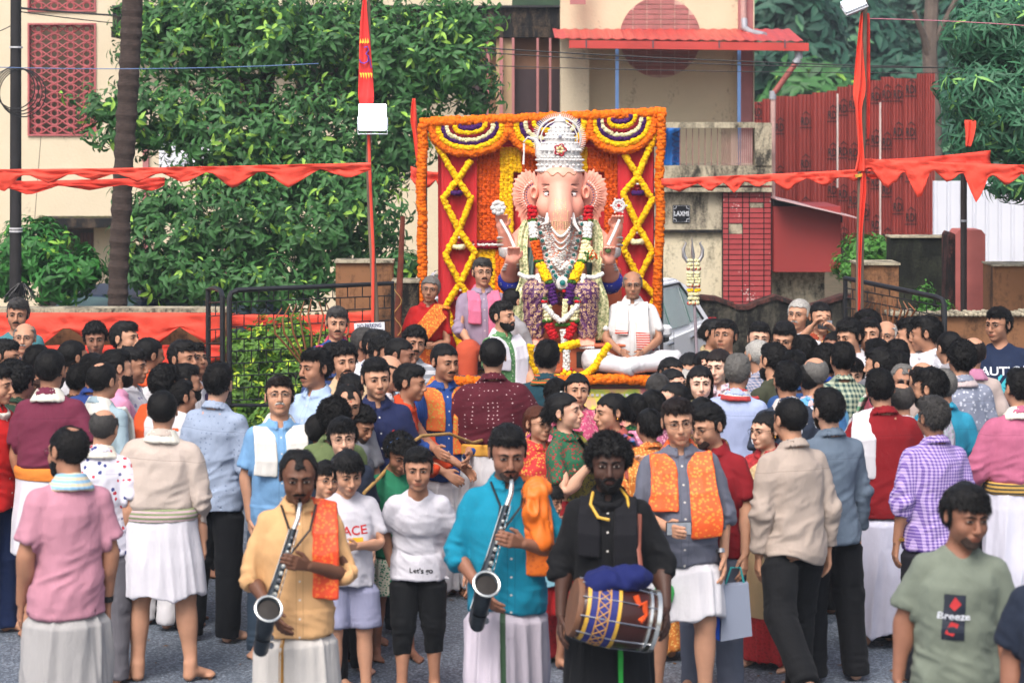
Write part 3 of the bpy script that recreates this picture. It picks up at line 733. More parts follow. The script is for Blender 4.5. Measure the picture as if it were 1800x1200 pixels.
def folds(T,kind,seed):
 p=T.V;o=np.array((seed*1.37,seed*2.11,seed*.73),np.float32)
 if kind in('dhoti','lungi','skirt','dhoti_pants'):
  ang=np.arctan2(p[:,1],p[:,0]);q=np.stack([np.cos(ang)*3.2+p[:,2]*.5,np.sin(ang)*3.2,p[:,2]*1.4],1)+o
  a=vnoise(q);d=(1-np.abs(2*a-1))**1.6-.45;q2=np.stack([np.cos(ang)*8,np.sin(ang)*8,p[:,2]*2.5],1)+o;d2=vnoise(q2)-.5
  k=np.clip((1.02-p[:,2])/.3,.1,1);return(d*(.030 if kind!='lungi' else.014)+d2*.010)*k*(.6+.8*vnoise(q*.35+5))
 if kind in('trousers','shorts','capri'):
  a=vnoise(p*(9,9,7)+o);b=vnoise(p*(14,14,26)+o);k=np.exp(-((p[:,2]-.48)/.12)**2)+np.exp(-((p[:,2]-.10)/.08)**2)
  return((1-np.abs(2*a-1))-.5)*.010+((1-np.abs(2*b-1))-.5)*.012*k
 if kind in('towel','towel_round','shawl','shawl_one','pallu','dupatta'):
  a=vnoise(p*(34,34,6)+o);return(a-.35)*.009
 if kind=='sash':return(vnoise(p*(10,10,60)+o)-.5)*.008
 sh=p+(p[:,[2,0,1]])*.25
 a=vnoise(sh*(8,8,5)+o);b=vnoise((p+p[:,[2,2,0]]*.4)*(13,13,22)+o);c_=vnoise(p*(26,26,16)+o)
 elb=np.exp(-((p[:,2]-1.11)/.07)**2)*(np.abs(p[:,0])>.2)+.6*np.exp(-((p[:,2]-1.0)/.12)**2)+.25
 hold=1-np.clip((p[:,2]-1.33)/.07,0,1)*.9
 return(((1-np.abs(2*a-1))-.5)*.021+((1-np.abs(2*b-1))-.5)*.020*elb+(c_-.5)*.005)*hold
def skin(T,M,V=None):
 V=T.V if V is None else V;Vh=np.concatenate([V,np.ones((len(V),1),np.float32)],1)
 out=np.zeros((len(V),3))
 for b in range(len(BONES)):
  w=T.W[:,b];m=w>1e-4
  if m.any():out[m]+=(Vh[m]@M[b,:3].T)*w[m][:,None]
 return out
PEOPLE={}
def person(label,px,py,h=1.68,face=0,lod=1,group='people in the crowd',skin_t=3,hr='short',hc='black',fac=(),wear=(),pose=None,fem=False,fat=0.0,wide=1.0,hs=1.0,Y=None,z0=0.0,yaw_px=None,extra=None,tuck=False):
 """px, py: photo pixel of the top of the head; depth follows from the height unless Y is given. face: 0 towards the camera, 90 image right, 180 away"""
 pose=pose or{}
 M=solve(pose,hs);sc=h/1.70
 if hs>1.02:sc=h/(1.70+(hs-1)*.25)
 seed=(abs(hash_s(label))%997)/10.0
 B=t_body(lod,fem);Vr=fatten(B.V,fat,wide);z_=B.V[:,2];ax=np.abs(B.V[:,0]);arm=B.W[:,3:9].sum(1)>.5;sh_=np.zeros(len(z_));worn=[w_[1] for w_ in wear]
 for k_ in worn:
  if k_.startswith(('shirt','kurta','blouse')):
   lim=1.03 if 'rolled' in k_ else(.92 if 'long' in k_ else 1.19);sh_+=arm*np.clip((z_-lim)/.03,0,1)*.013+(~arm)*np.clip((z_-(.84 if k_!='blouse' else 1.12))/.03,0,1)*np.maximum(np.clip((1.395-z_)/.03,0,1)*.014,np.clip((ax-.062)/.02,0,1)*(z_<1.45)*.020)
  if k_ in('trousers','shorts','capri','dhoti','skirt','lungi','dhoti_pants'):
   lim={'trousers':.10,'shorts':.55,'capri':.33,'lungi':.56}.get(k_,.14);sh_+=(~arm)*np.clip((z_-lim)/.04,0,1)*(z_<.86)*.014
 Vb=skin(B,M,Vr-B.N*sh_[:,None])
 zmin=Vb[:,2].min();top=Vb[:,2].max()+.012-zmin
 fv=R(face);
 if Y is None:Y=(CAM_H-z0-top*sc)*FPX/(py-HOR)
 hc_=(M[BI['head']]@np.array((0,.0,1.61,1)))[:3]
 cf,sf=math.cos(fv),math.sin(fv);hx=(hc_[0]*cf-hc_[1]*sf)*sc;hy_=(hc_[0]*sf+hc_[1]*cf)*sc
 loc=(X(px,Y)-hx,Y-hy_,z0-zmin*sc)
 t=thing('person',label,'person',loc,fv,group);t.scale=(sc,)*3
 b=link('body',new_mesh('body',Vb,B.Q,skin_mat(skin_t),attrs={'rest':B.V}),t)
 Mh=Matrix(M[BI['head']].tolist())@Matrix.Translation(J['head'])
 def rigid(name,me,m=None):
  o=link(name,me,t);o.matrix_local=Mh
  if m is not None:o.material_slots[0].link='OBJECT';o.material_slots[0].material=m
  return o
 hm=hair_mat(hc)
 if hr:rigid('hair',hair(hr),hm)
 if abs(((face+pose.get('head',(0,))[0]+180)%360)-180)<120 or lod==0:
  rigid('eye',eye_mesh(1));rigid('eye',eye_mesh(-1));rigid('eyebrows',facial('brow'),hair_mat('black' if hc not in('grey','white') else 'grey'))
  for f in fac:
   if f=='moustache_white':rigid('moustache',facial('moustache'),hair_mat('white'))
   elif f=='moustache_black':rigid('moustache',facial('moustache'),hair_mat('black'))
   elif f=='stubble':rigid('stubble',facial('stubble'),stubble_mat())
   elif f in('glasses','sunglasses'):
    rigid('glasses',glasses_mesh(),mat('spectacle_frame','#15120f',.3,.1,10,0))
    if f=='sunglasses':rigid('dark_lens',lens_mesh(),mat('dark_lens','#0a0a0c',.1,.1,10,0))
   elif f=='bindi':rigid('bindi',bindi_mesh(),mat('bindi_red','#8c1420',.6,.1,10,0))
   elif f=='tilak':rigid('tilak',bindi_mesh(),mat('tilak_orange','#c8401a',.6,.1,10,0))
   elif f=='earring':rigid('earring',earring_mesh(),mat('gold_jewel','#d9a441',.3,.1,10,0,metal=1))
   else:rigid(f,facial(f),hm)
 elif 'glasses' in fac:rigid('glasses',glasses_mesh(),mat('spectacle_frame','#15120f',.3,.1,10,0))
 elif 'beard' in fac:rigid('beard',facial('beard'),hm)
 parts={'body':b}
 for nm,kind,m in wear:
  g=garment(kind,lod,fem);fo=folds(g,kind,seed)
  if kind.startswith(('shirt','kurta')) and any(k_ in('towel','shawl','shawl_one') for k_ in worn):fo=fo*np.where((g.V[:,2]>.93)&(np.abs(g.V[:,0])<.20),.3,1)
  V=g.V+g.N*fo[:,None]
  if kind in('dhoti','skirt','lungi'):V=V+np.stack([0*fo,0*fo,(vnoise(np.stack([np.arctan2(V[:,1],V[:,0])*1.6+seed,fo*0,fo*0+seed],1))-.3)*np.clip(((.3 if kind!='lungi' else.62)-V[:,2])/.2,0,1)*.07],1)
  if kind in('trousers','shorts','capri','dhoti','skirt','lungi','dhoti_pants') and nm!='over' and any(k_.startswith(('shirt','kurta')) for k_ in worn) and not tuck:
   V=V-g.N*(np.clip((V[:,2]-.76)/.06,0,1)*.040)[:,None]
  if tuck and kind.startswith('shirt'):V=V-g.N*(np.clip((1.03-V[:,2])/.05,0,1)*.035)[:,None]
  V2=skin(g,M,fatten(V,fat,wide))
  Qg=g.Q if not(tuck and kind.startswith('shirt')) else g.Q[g.V[g.Q][:,:,2].max(1)>.945]
  parts[nm]=link(nm,new_mesh(nm,V2,Qg,m,attrs={'rest':g.V}),t)
 PEOPLE[label]=(t,M,parts,sc)
 if extra:extra(t,M,parts)
 return t
def hash_s(s):
 h=5381
 for ch in s:h=(h*33+ord(ch))&0xffffffff
 return h
def lens_mesh():
 if 'lens' in _TC:return _TC['lens']
 mb=MB();o=Vector(J['head'])
 for s in(1,-1):
  pl=[(s*(.031+.0215*math.cos(a)),1.5915+.0155*math.sin(a)) for a in np.linspace(0,2*math.pi,14,endpoint=False)]
  mb.prism([(a-o.x,b-o.z) for a,b in pl],-.109-o.y,-.1075-o.y)
 me=new_mesh('dark_lens',np.array(mb.v),mb.f,smooth=False);me.materials.append(None);_TC['lens']=me;return me
def bindi_mesh():
 if 'bindi' in _TC:return _TC['bindi']
 mb=MB();o=J['head'];mb.lathe([(.001,-.003),(.0045,-.001),(.0045,.001),(.001,.003)],8,M=Matrix.Translation((0-o[0],-.0875-o[1],1.632-o[2]))@Matrix.Rotation(R(90),4,'X'))
 me=new_mesh('bindi',np.array(mb.v),mb.f);me.materials.append(None);_TC['bindi']=me;return me
def earring_mesh():
 if 'ear' in _TC:return _TC['ear']
 mb=MB();o=J['head']
 for s in(1,-1):mb.lathe([(.001,-.008),(.006,-.004),(.006,.002),(.001,.006)],8,c=(.083*s-o[0],.004-o[1],1.552-o[2]))
 me=new_mesh('earring',np.array(mb.v),mb.f);me.materials.append(None);_TC['ear']=me;return me
def bone_pt(M,bone,p):
 """posed position (in the person's frame) of rest point p rigid to bone"""
 return Vector((M[BI[bone]]@np.array((*p,1)))[:3])
def on_cloth(parts,nm,me,m,u0,v0,side=-1,t=None,name='print',off=.003):
 """lays a flat mesh (x, y) on the wearer's garment: u0, v0 = rest x and z of its centre; side -1 front, 1 back"""
 ob=parts[nm];g=ob.data;n=len(g.vertices);rest=np.zeros(n*3,np.float32);g.attributes['rest'].data.foreach_get('vector',rest);rest=rest.reshape(-1,3)
 co=np.zeros(n*3,np.float32);g.vertices.foreach_get('co',co);co=co.reshape(-1,3);g.update()
 polys=[tuple(p.vertices) for p in g.polygons];tr=BVHTree.FromPolygons([tuple(v) for v in rest.tolist()],polys)
 V=[];bad=0
 for v in me.vertices:
  q=Vector((u0+v.co.x*(1 if side<0 else-1),.35*side,v0+v.co.y));h,nn,fi,d=tr.ray_cast(q,Vector((0,-side,0)))
  if h is None:h,nn,fi,d=tr.find_nearest(q)
  vi=polys[fi];wts=[1/(1e-6+(Vector(rest[k])-h).length**2) for k in vi];sw=sum(wts)
  p=sum((Vector(co[k])*(w_/sw) for k,w_ in zip(vi,wts)),Vector())
  a,b,c=(Vector(co[k]) for k in vi[:3]);fn=(b-a).cross(c-a).normalized()
  V.append(p+fn*off)
 out=new_mesh(name,np.array(V),[tuple(p.vertices) for p in me.polygons],m,False);return link(name,out,t)
def grid_mesh(w_,h_,n=8,m=8):
 V=[(-w_/2+w_*i/n,-h_/2+h_*j/m,0) for j in range(m+1) for i in range(n+1)]
 F=[(j*(n+1)+i,j*(n+1)+i+1,(j+1)*(n+1)+i+1,(j+1)*(n+1)+i) for j in range(m) for i in range(n)]
 return new_mesh('patch',np.array(V),F)
def shape_mesh(polys):
 V=[];F=[]
 for p in polys:b=len(V);V+=[(x,y,0) for x,y in p];F.append(tuple(range(b,b+len(p))))
 return new_mesh('shape',np.array(V),F)
def plaster(name,c1,c2,stain='#2a2622',amt=.5,sc=1.2,rough=.9,zfade=None):
 """old lime-washed plaster with black algae stains of their own shape"""
 t=NT(name);a,b,st=srgb(c1),srgb(c2),srgb(stain)
 v=t.coord();n=t.noise(v,2.2*sc,6,.65);col=t.mix(n,a,b)
 s1=t.noise(t.coord((1.6,1.6,.55)),1.7*sc,7,.72,.4);s2=t.noise(v,22*sc,4,.7)
 m=t.ramp(t.math('ADD',t.math('MULTIPLY',s1,.72),t.math('MULTIPLY',s2,.28)),[(max(0,.62-amt*.28),(0,0,0)),(max(.02,.74-amt*.22),(1,1,1))])
 if zfade:
  z=t.sep(v)[2];r=t.n('MapRange');t.l(z,r.inputs[0]);r.inputs[1].default_value=zfade[0];r.inputs[2].default_value=zfade[1];r.inputs[3].default_value=0;r.inputs[4].default_value=1
  m=t.math('MULTIPLY',m,r.outputs[0])
 col=t.mix(m,col,st);t.base(col,rough,spec=.25);t.bump(t.math('ADD',s2,n),.35,.012);return t.m
cream=plaster('cream_plaster','#d4c8b0','#c8baa0','#5a5040',.12)
cream_r=plaster('cream_plaster_stained','#d0c4a8','#c2b498','#5a5244',.20)
mossy=plaster('algae_plaster','#bcb29a','#9d937e','#35322c',.62,2.0)
dark_ledge=plaster('black_algae_concrete','#6f5a45','#433c36','#17181a',1.0,1.8)
brown_wall=plaster('brown_plaster','#8e6444','#77543c','#2b211b',.5,1.3)
mauve=mat('mauve_paint','#a06868',.7,.1,5,.2)
maroon=mat('maroon_paint','#8e3f3f',.7,.15,6,.2)
_t=NT('red_tile_paint');_v=_t.coord();_n=_t.noise(_v,9,5);_c=_t.mix(_n,srgb('#8c2c30'),srgb('#ab4446'));_s=_t.math('MULTIPLY',_t.noise(_v,38,3,.7),_t.noise(_v,3.5,2))
_t.base(_t.mix(_t.math('GREATER_THAN',_s,.40),_c,srgb('#cfc2bc')),.6);_t.bump(_n,.3,.005);brick_red=_t.m
joint=mat('dark_joint','#191314',.9,.2,20,.3)
black_iron=mat('black_iron','#15161a',.45,.3,30,.3)
def asphalt():
 t=NT('wet_asphalt');v=t.coord();n=t.noise(v,.7,6,.6);f=t.n('TexVoronoi');f.inputs['Scale'].default_value=85;t.l(v,f.inputs['Vector'])
 g=t.ramp(f.outputs['Color'],[(.0,(.034,.048,.070)),(.55,(.105,.132,.172)),(1,(.36,.41,.48))])
 f2=t.noise(v,190,3,.8)
 col=t.mix(t.ramp(n,[(.35,(0,0,0)),(.7,(1,1,1))]),g,t.mix(.35,g,(.05,.056,.066)));col=t.mix(t.ramp(f2,[(.60,(0,0,0)),(.72,(.75,)*3)]),col,(.22,.235,.26))
 t.base(col,t.ramp(n,[(.3,(.42,)*3),(.75,(.75,)*3)]),spec=.45);t.bump(t.math('ADD',f.outputs['Distance'],t.math('MULTIPLY',f2,.5)),.6,.012);return t.m
gx=np.linspace(-90,90,61);gy=np.linspace(-5,140,60)
V=[(x,y,0) for y in gy for x in gx];F=[(j*61+i,j*61+i+1,(j+1)*61+i+1,(j+1)*61+i) for j in range(59) for i in range(60)]
link('ground',new_mesh('ground',np.array(V),F,plaster('yard_soil','#6b5a48','#4d4438','#2e3a1e',.5)),kind='structure')
V=[(x,y,.004) for y in np.linspace(-2,20.3,12) for x in np.linspace(-40,40,20)];F=[(j*20+i,j*20+i+1,(j+1)*20+i+1,(j+1)*20+i) for j in range(11) for i in range(19)]
link('road',new_mesh('road',np.array(V),F,asphalt()),kind='structure')
mb=MB()
mb.box(X(735,21),X(1480,21),20.3,29,-.05,.010);mb.build('driveway',plaster('driveway_concrete','#76716a','#5c5852','#2c2b28',.6),kind='structure')
rg=np.random.RandomState(5);mb=MB()
for _ in range(260):
 y=rg.uniform(11,19.5);x=rg.uniform(-1,1)*y*.22;a=rg.uniform(0,6.3);s=rg.uniform(.008,.03)
 c,d=math.cos(a)*s,math.sin(a)*s
 mb.raw([(x-c,y-d,.007),(x+d*.5,y-c*.5,.009),(x+c,y+d,.008),(x-d*.5,y+c*.5,.012)],[(0,1,2,3)])
mb.build('leaf_litter',mat('dry_litter','#6b4a2a',.8,.4,3,.1),kind='stuff')
def hill_mat():
 t=NT('forest_floor');n=t.noise(t.coord(),.5,6,.7);t.base(t.ramp(n,[(.3,(.006,.016,.008)),(.7,(.03,.06,.022))]),.95,spec=.1);return t.m
V=[];F=[];nx,nz=50,10
for j in range(nz):
 for i in range(nx):
  x=-50+100*i/(nx-1);t_=j/(nz-1);V.append((x,74+26*t_,-.3+22*t_**.9+1.5*math.sin(x*.3+j)))
for j in range(nz-1):
 for i in range(nx-1):F.append((j*nx+i,j*nx+i+1,(j+1)*nx+i+1,(j+1)*nx+i))
link('hill',new_mesh('hill',np.array(V),F,hill_mat()),kind='structure')
def leaf_mat(name,dark,light,tip=None,rough=.58,tipamt=.12):
 t=NT(name);a=t.n('Attribute',attribute_name='rest').outputs['Vector'];s=t.sep(a);n=t.noise(t.coord(),3,3)
 col=t.mix(t.math('MULTIPLY',t.math('ADD',s[0],n),.5),srgb(dark),srgb(light))
 if tip:col=t.mix(t.math('GREATER_THAN',s[1],1-tipamt),col,srgb(tip))
 t.base(col,rough,spec=.4);t.b.inputs['Subsurface Weight'].default_value=0
 tr=t.n('BsdfTranslucent');t.l(col,tr.inputs[0]);ms=t.n('MixShader');ms.inputs[0].default_value=.18;out=t.t.nodes['Material Output']
 t.l(t.b.outputs[0],ms.inputs[1]);t.l(tr.outputs[0],ms.inputs[2]);t.l(ms.outputs[0],out.inputs[0]);return t.m
def leaf_shape(L,Wd,droop=.25,fold=.25,seg=3):
 """strip of quads, two wide with a mid-rib fold; +y is the tip direction, z up"""
 V=[];F=[]
 for i in range(seg+1):
  t=i/seg;wd=Wd*.5*(math.sin(math.pi*min(1,t*.93+.05))**.8);y=L*t*(1-.12*t*droop);z=-droop*L*t*t
  V+=[(-wd,y,z+fold*wd),(0,y,z),(wd,y,z+fold*wd)]
 for i in range(seg):b=i*3;F+=[(b,b+1,b+4,b+3),(b+1,b+2,b+5,b+4)]
 return np.array(V),np.array(F)
def scatter(points,normals,LV,LF,rs,per=8,spread=.09,size=(.7,1.2),up=.35,tips=.1,droop=(-.2,.5)):
 """sprigs: per leaves radiate round a twig end at every point -> V, F, attr"""
 n=len(points);N=n*per
 P0=np.repeat(points,per,0);Nn=np.repeat(normals,per,0)
 u=np.tile(np.arange(per)*2.399,n)+np.repeat(rs.rand(n)*6.28,per)
 Nn=Nn+np.array((0,0,up));Nn/=np.linalg.norm(Nn,axis=1,keepdims=True)
 t1=np.cross(Nn,rs.randn(N,3)*.01+np.array((.3,.9,.2)));t1/=np.linalg.norm(t1,axis=1,keepdims=True)+1e-9;t2=np.cross(Nn,t1)
 lift=rs.uniform(droop[0],droop[1],N)[:,None]
 D=(np.cos(u)[:,None]*t1+np.sin(u)[:,None]*t2)+Nn*lift;D/=np.linalg.norm(D,axis=1,keepdims=True)
 Sd=np.cross(D,Nn);Sd/=np.linalg.norm(Sd,axis=1,keepdims=True)+1e-9;U=np.cross(Sd,D)
 s=rs.uniform(size[0],size[1],N)[:,None,None]
 o=P0+Nn*(rs.rand(N,1)-.5)*spread
 V=o[:,None,:]+s*(LV[None,:,0:1]*Sd[:,None,:]+LV[None,:,1:2]*D[:,None,:]+LV[None,:,2:3]*U[:,None,:])
 k=len(LV);F=(LF[None]+(np.arange(N)*k)[:,None,None]).reshape(-1,LF.shape[1])
 tip=np.repeat((rs.rand(n)<tips)*1.0,per)*(np.tile(np.arange(per),n)>=per//2);rnd=rs.rand(N)
 A=np.stack([np.repeat(rnd,k),np.repeat(tip,k),np.zeros(N*k)],1)
 return V.reshape(-1,3),F,A
def crown_points(blobs,n,rs,shell=.55,front=None):
 """random points in the outer part of ellipsoid blobs ((cx,cy,cz),(rx,ry,rz)); uneven"""
 vol=np.array([b[1][0]*b[1][2] for b in blobs]);pr=vol/vol.sum();idx=rs.choice(len(blobs),n,p=pr)
 d=rs.randn(n,3);d/=np.linalg.norm(d,axis=1,keepdims=True)
 if front:d[:,1]=-np.abs(d[:,1])*np.where(rs.rand(n)<front,1,-1)
 r=shell+(1-shell)*rs.rand(n)**.6
 c=np.array([b[0] for b in blobs])[idx];q=np.array([b[1] for b in blobs])[idx]
 r=r*(.82+.36*vnoise(d*2.2+idx[:,None]*7.3))
 return c+d*q*r[:,None],d
def limbs(name,root,mats,segs,parent):
 mb=MB()
 for pts,r0,r1 in segs:
  n=len(pts);mb.tube(pts,[r0+(r1-r0)*i/(n-1) for i in range(n)],8)
 return mb.build(name,mats,parent,smooth=True)
bark=mat('bark','#4a3b2f',.9,.35,12,.9,.02)
def tree(label,blobs,n,LV,LF,lm,seed,trunk,singles=0,cat='tree',name='tree',barkm=None,group=None,**kw):
 rs=np.random.RandomState(seed);t=thing(name,label,cat,group=group)
 pts,nn=crown_points(blobs,n,rs,kw.pop('shell',.55),kw.pop('front',None))
 if trunk:limbs('trunk',None,barkm or bark,trunk[:1],t);
 if trunk and len(trunk)>1:limbs('branches',None,barkm or bark,trunk[1:],t)
 if singles:
  cam_d_=np.linalg.norm(pts-np.array((0,0,CAM_H)),axis=1);order=np.argsort(cam_d_);k=max(1,singles//kw.get('per',8));f_=order[:k];rest=order[k:]
  V,F,A=scatter(pts[f_],nn[f_],LV,LF,rs,**kw);m=len(LV);q=len(LF);me=None
  sh=new_mesh('leaf',LV,LF,lm,True,attrs={'rest':np.tile((.7,.0,0),(m,1))});sh2=new_mesh('leaf',LV,LF,lm,True,attrs={'rest':np.tile((.3,1.0,0),(m,1))})
  for i in range(len(V)//m):
   a=V[i*m:(i+1)*m];o=a[1];dy=a[4]-a[1];dx=a[5]-a[3];sy=np.linalg.norm(dy)/np.linalg.norm(LV[4]-LV[1]);dx=dx/(np.linalg.norm(dx)+1e-9)
   Q=LV[4]-LV[1];Q=Q/np.linalg.norm(Q);dy=dy/(np.linalg.norm(dy)+1e-9);dz=np.cross(dx,dy)
   B=Matrix(((dx[0],dy[0],dz[0]),(dx[1],dy[1],dz[1]),(dx[2],dy[2],dz[2])))@Matrix(((1,0,0),(0,Q[1],Q[2]),(0,-Q[2],Q[1])))
   o_=link('leaf',sh2 if A[i*m,1]>.5 else sh,t);o_.matrix_local=Matrix.Translation(o)@B.to_4x4()@Matrix.Scale(sy,4)
  pts,nn=pts[rest],nn[rest]
 V,F,A=scatter(pts,nn,LV,LF,rs,**kw)
 link('foliage',new_mesh('foliage',V,F,lm,True,attrs={'rest':A}),t,kind='stuff');return t
lm_broad=leaf_mat('broad_leaf','#214526','#447a3a','#8cb848')
lm_dark=leaf_mat('dark_leaf','#183a30','#2f5f48','#4c7a54')  # bluish green puts distance haze into the colour of the far leaves
lm_mango=leaf_mat('narrow_leaf','#1c4030','#45805a','#7cae5a')
lm_hedge=leaf_mat('hedge_leaf','#1f4418','#6a9a2a','#b0c83a',tipamt=.2)
LB=leaf_shape(.125,.046,.45,.35);LM=leaf_shape(.17,.030,.35,.3);LF_=leaf_shape(.38,.16,.3,.3,2);LH=leaf_shape(.06,.028,.2,.3,2)
B3=lambda px,py,Y,rpx,rpz,ry:(tuple(P(px,py,Y)),(rpx*Y/FPX,ry,rpz*Y/FPX))
tb=[B3(330,90,26,130,90,1.0),B3(480,60,26,150,110,1.1),B3(640,90,26.2,150,120,1.1),B3(770,90,26,95,105,.9),B3(300,200,25.6,120,75,.8),B3(430,230,25.6,140,100,.9),B3(570,250,25.6,130,110,.9),B3(690,230,25.8,90,110,.8),B3(225,235,25.2,85,38,.5),B3(310,420,25,120,95,.8),B3(430,400,25,130,110,.8),B3(560,400,25,110,130,.8),B3(640,380,25.2,85,110,.7),B3(350,490,24.6,130,55,.6),B3(480,500,24.6,110,55,.6),B3(270,360,25,70,50,.5),B3(700,120,26,110,90,.9),B3(810,120,25.6,55,60,.5),B3(400,30,26,140,60,.8),B3(820,40,26,75,60,.6),B3(290,30,26,90,60,.6),B3(420,310,25.3,140,50,.6),B3(600,320,25.3,110,60,.6),B3(500,320,25.3,90,50,.6),B3(250,480,24.8,60,60,.4),B3(840,170,25.8,45,40,.4),B3(180,190,25.2,60,40,.4)]
r0=P(430,640,26);tr=[([r0,P(440,480,26),P(450,320,26),P(470,150,26),P(480,0,26)],.16,.05)]
for a in((300,120),(620,100),(700,180),(270,220),(330,420),(600,420),(560,250),(400,60),(790,120)):
 tr.append(([P(450,min(460,a[1]+150),26),P((450+a[0])/2,a[1]+70,25.8),P(a[0],a[1],25.6)],.05,.012))
tree('large broad-leaved tree with glossy green leaves in front of the cream house',tb,5000,*LB,lm_broad,11,tr,singles=296,per=8,shell=.3,front=.82,tips=.16,size=(.45,1.1),spread=.24,droop=(-.6,.5))
tree('leafy green shrub beside the dark doorway at the left edge',[B3(60,440,25,75,65,.6),B3(110,490,24.6,60,50,.5),B3(20,480,25,55,55,.5),B3(150,470,24.6,35,40,.3)],420,*LB,leaf_mat('bright_leaf','#1a4520','#3f8a34','#8fc04a'),12,[([P(80,600,25),P(85,470,25),P(80,420,25)],.04,.015)],cat='shrub',name='shrub',per=8,shell=.2,size=(.6,1.0))
tree('yellow-green hedge bush behind the black left gate',[B3(440,620,20.75,55,50,.25),B3(500,600,20.8,60,50,.25),B3(430,690,20.7,60,60,.28),B3(520,680,20.7,70,70,.25),B3(590,620,20.9,50,45,.2),B3(480,740,20.65,90,50,.3),B3(600,690,20.8,60,60,.2)],1900,*LH,lm_hedge,13,[([P(480,840,20.8),P(480,720,20.8)],.03,.02)],cat='hedge',name='hedge_bush',per=7,shell=.4,front=.9,tips=.25,spread=.05)
tree('small green plant behind the weathered stone post beside the marigold frame',[B3(705,470,23,40,32,.25),B3(690,500,23,30,22,.2)],90,*LB,lm_broad,14,[([P(705,560,23),P(705,480,23)],.015,.01)],cat='plant',name='potted_plant',per=7,size=(.5,.9))
tree('dark bush with pale blossom behind the woman in the red and orange saree',[B3(775,505,23.2,35,28,.25),B3(780,535,23,32,22,.2)],90,*LB,leaf_mat('variegated_leaf','#2a3a30','#7a8a86','#c9c6d0',tipamt=.35),15,[([P(775,600,23.2),P(775,520,23.2)],.015,.01)],cat='bush',name='flowering_bush',per=7,tips=.5,size=(.5,.9))
tm=[B3(1760,60,22.5,120,75,.8),B3(1740,170,22.3,95,70,.8),B3(1790,230,22.2,90,75,.7),B3(1830,100,22.5,100,120,1.0),B3(1720,245,22.2,60,45,.4),B3(1790,320,22.0,60,35,.35)]
tr=[([P(1900,900,23),P(1890,500,23),P(1870,250,23),P(1840,50,23)],.14,.06)]+[([P(1870,300,23),P(1800,220+k*30,22.6),P(1740+k*10,150+k*60,22.3)],.035,.008) for k in range(3)]
tree('tall narrow-leaved tree reaching in at the upper right corner',tm,1500,*LM,lm_mango,16,tr,singles=160,per=8,shell=.3,front=.8,tips=.08,size=(.6,1.05),spread=.10,up=.1,droop=(-.6,.3))
rs_=np.random.RandomState(21)
def forest(px,py,Y,rx,rz,seed,label,n=900,m=None):
 b=[B3(px,py,Y,rx,rz,2.2),B3(px-rx*.5,py+rz*.5,Y-.5,rx*.7,rz*.6,1.8),B3(px+rx*.5,py+rz*.6,Y-.5,rx*.7,rz*.6,1.8),B3(px,py-rz*.7,Y,rx*.6,rz*.5,1.5)]
 x,z=X(px,Y),0
 tr_=[([Vector((x,Y,-.1)),Vector((x+.3,Y,4)),Vector((x,Y,Z(py,Y)))],.28,.10)]
 tree(label,b,n,*LF_,m or lm_dark,seed,tr_,per=7,shell=.3,front=.75,size=(.6,1.3),spread=.5,group='forest trees behind the houses')
for i,(px,py,Y,rx_w,rz_h,lb) in enumerate([(1370,60,52,110,110,'dense dark green forest tree directly right of the red metal roof'),(1480,110,56,110,120,'forest tree rising behind the left end of the red sheet fence'),(1600,40,60,120,110,'bluish dark forest tree behind the tall bare trunk'),(1730,90,58,130,130,'forest tree behind the narrow-leaved tree at the right edge'),(1420,190,50,80,60,'lower lighter green tree just above the red sheet fence'),(1590,200,54,90,80,'dark forest tree behind the top of the red sheet fence'),(1690,260,48,70,90,'dark green tree between the red and the white sheet fence'),(1530,10,64,150,90,'tall hazy forest tree at the top of the view'),(1860,120,60,130,160,'forest tree beyond the right edge of the view'),(1280,30,58,100,110,'forest tree hidden mostly by the cream house gable')]):
 forest(px,py,Y,rx_w,rz_h,30+i,lb,800,lm_dark if i!=4 else lm_broad)
t=thing('tree','tall bare grey trunk standing among the forest trees at top right','tree')
limbs('trunk',None,mat('pale_bark','#5c5048',.9,.35,3,.8,.02),[([Vector((X(1648,44),44,0)),P(1640,200,44),P(1634,90,44),P(1640,-40,44)],.17,.12)],t)
limbs('branches',None,mat('pale_bark','#5c5048',.9,.35,3,.8,.02),[([P(1636,110,44),P(1622,60,43.8),P(1606,20,43.6)],.08,.04),([P(1638,80,44),P(1665,30,44),P(1690,-20,44)],.07,.04)],t)
YL=33.0
def wallpiece(mb,x0,y0,x1,y1,Y,th=.2):mb.box(X(x0,Y),X(x1,Y),Y,Y+th,Z(y1,Y),Z(y0,Y));return mb
lh=thing('house','two-storey cream house with pink lattice window behind the big tree','house')
mb=MB();Zb=-.1
def wbox(x0,y0,x1,y1,Y=YL,th=.22):mb.box(X(x0,Y),X(x1,Y),Y,Y+th,max(Zb,Z(y1,Y)),Z(y0,Y))
for a in((-1100,-160,50,900),(50,20,168,42),(50,-160,168,-90),(50,238,168,392),(168,-160,900,900),(50,392,68,900),(165,392,168,900)):wbox(*a)
mb.build('wall',cream,lh)
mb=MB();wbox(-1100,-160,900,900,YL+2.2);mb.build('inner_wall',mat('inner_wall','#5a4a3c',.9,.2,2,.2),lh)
red_l=mat('pink_red_lattice','#a8575a',.62,.2,8,.3)
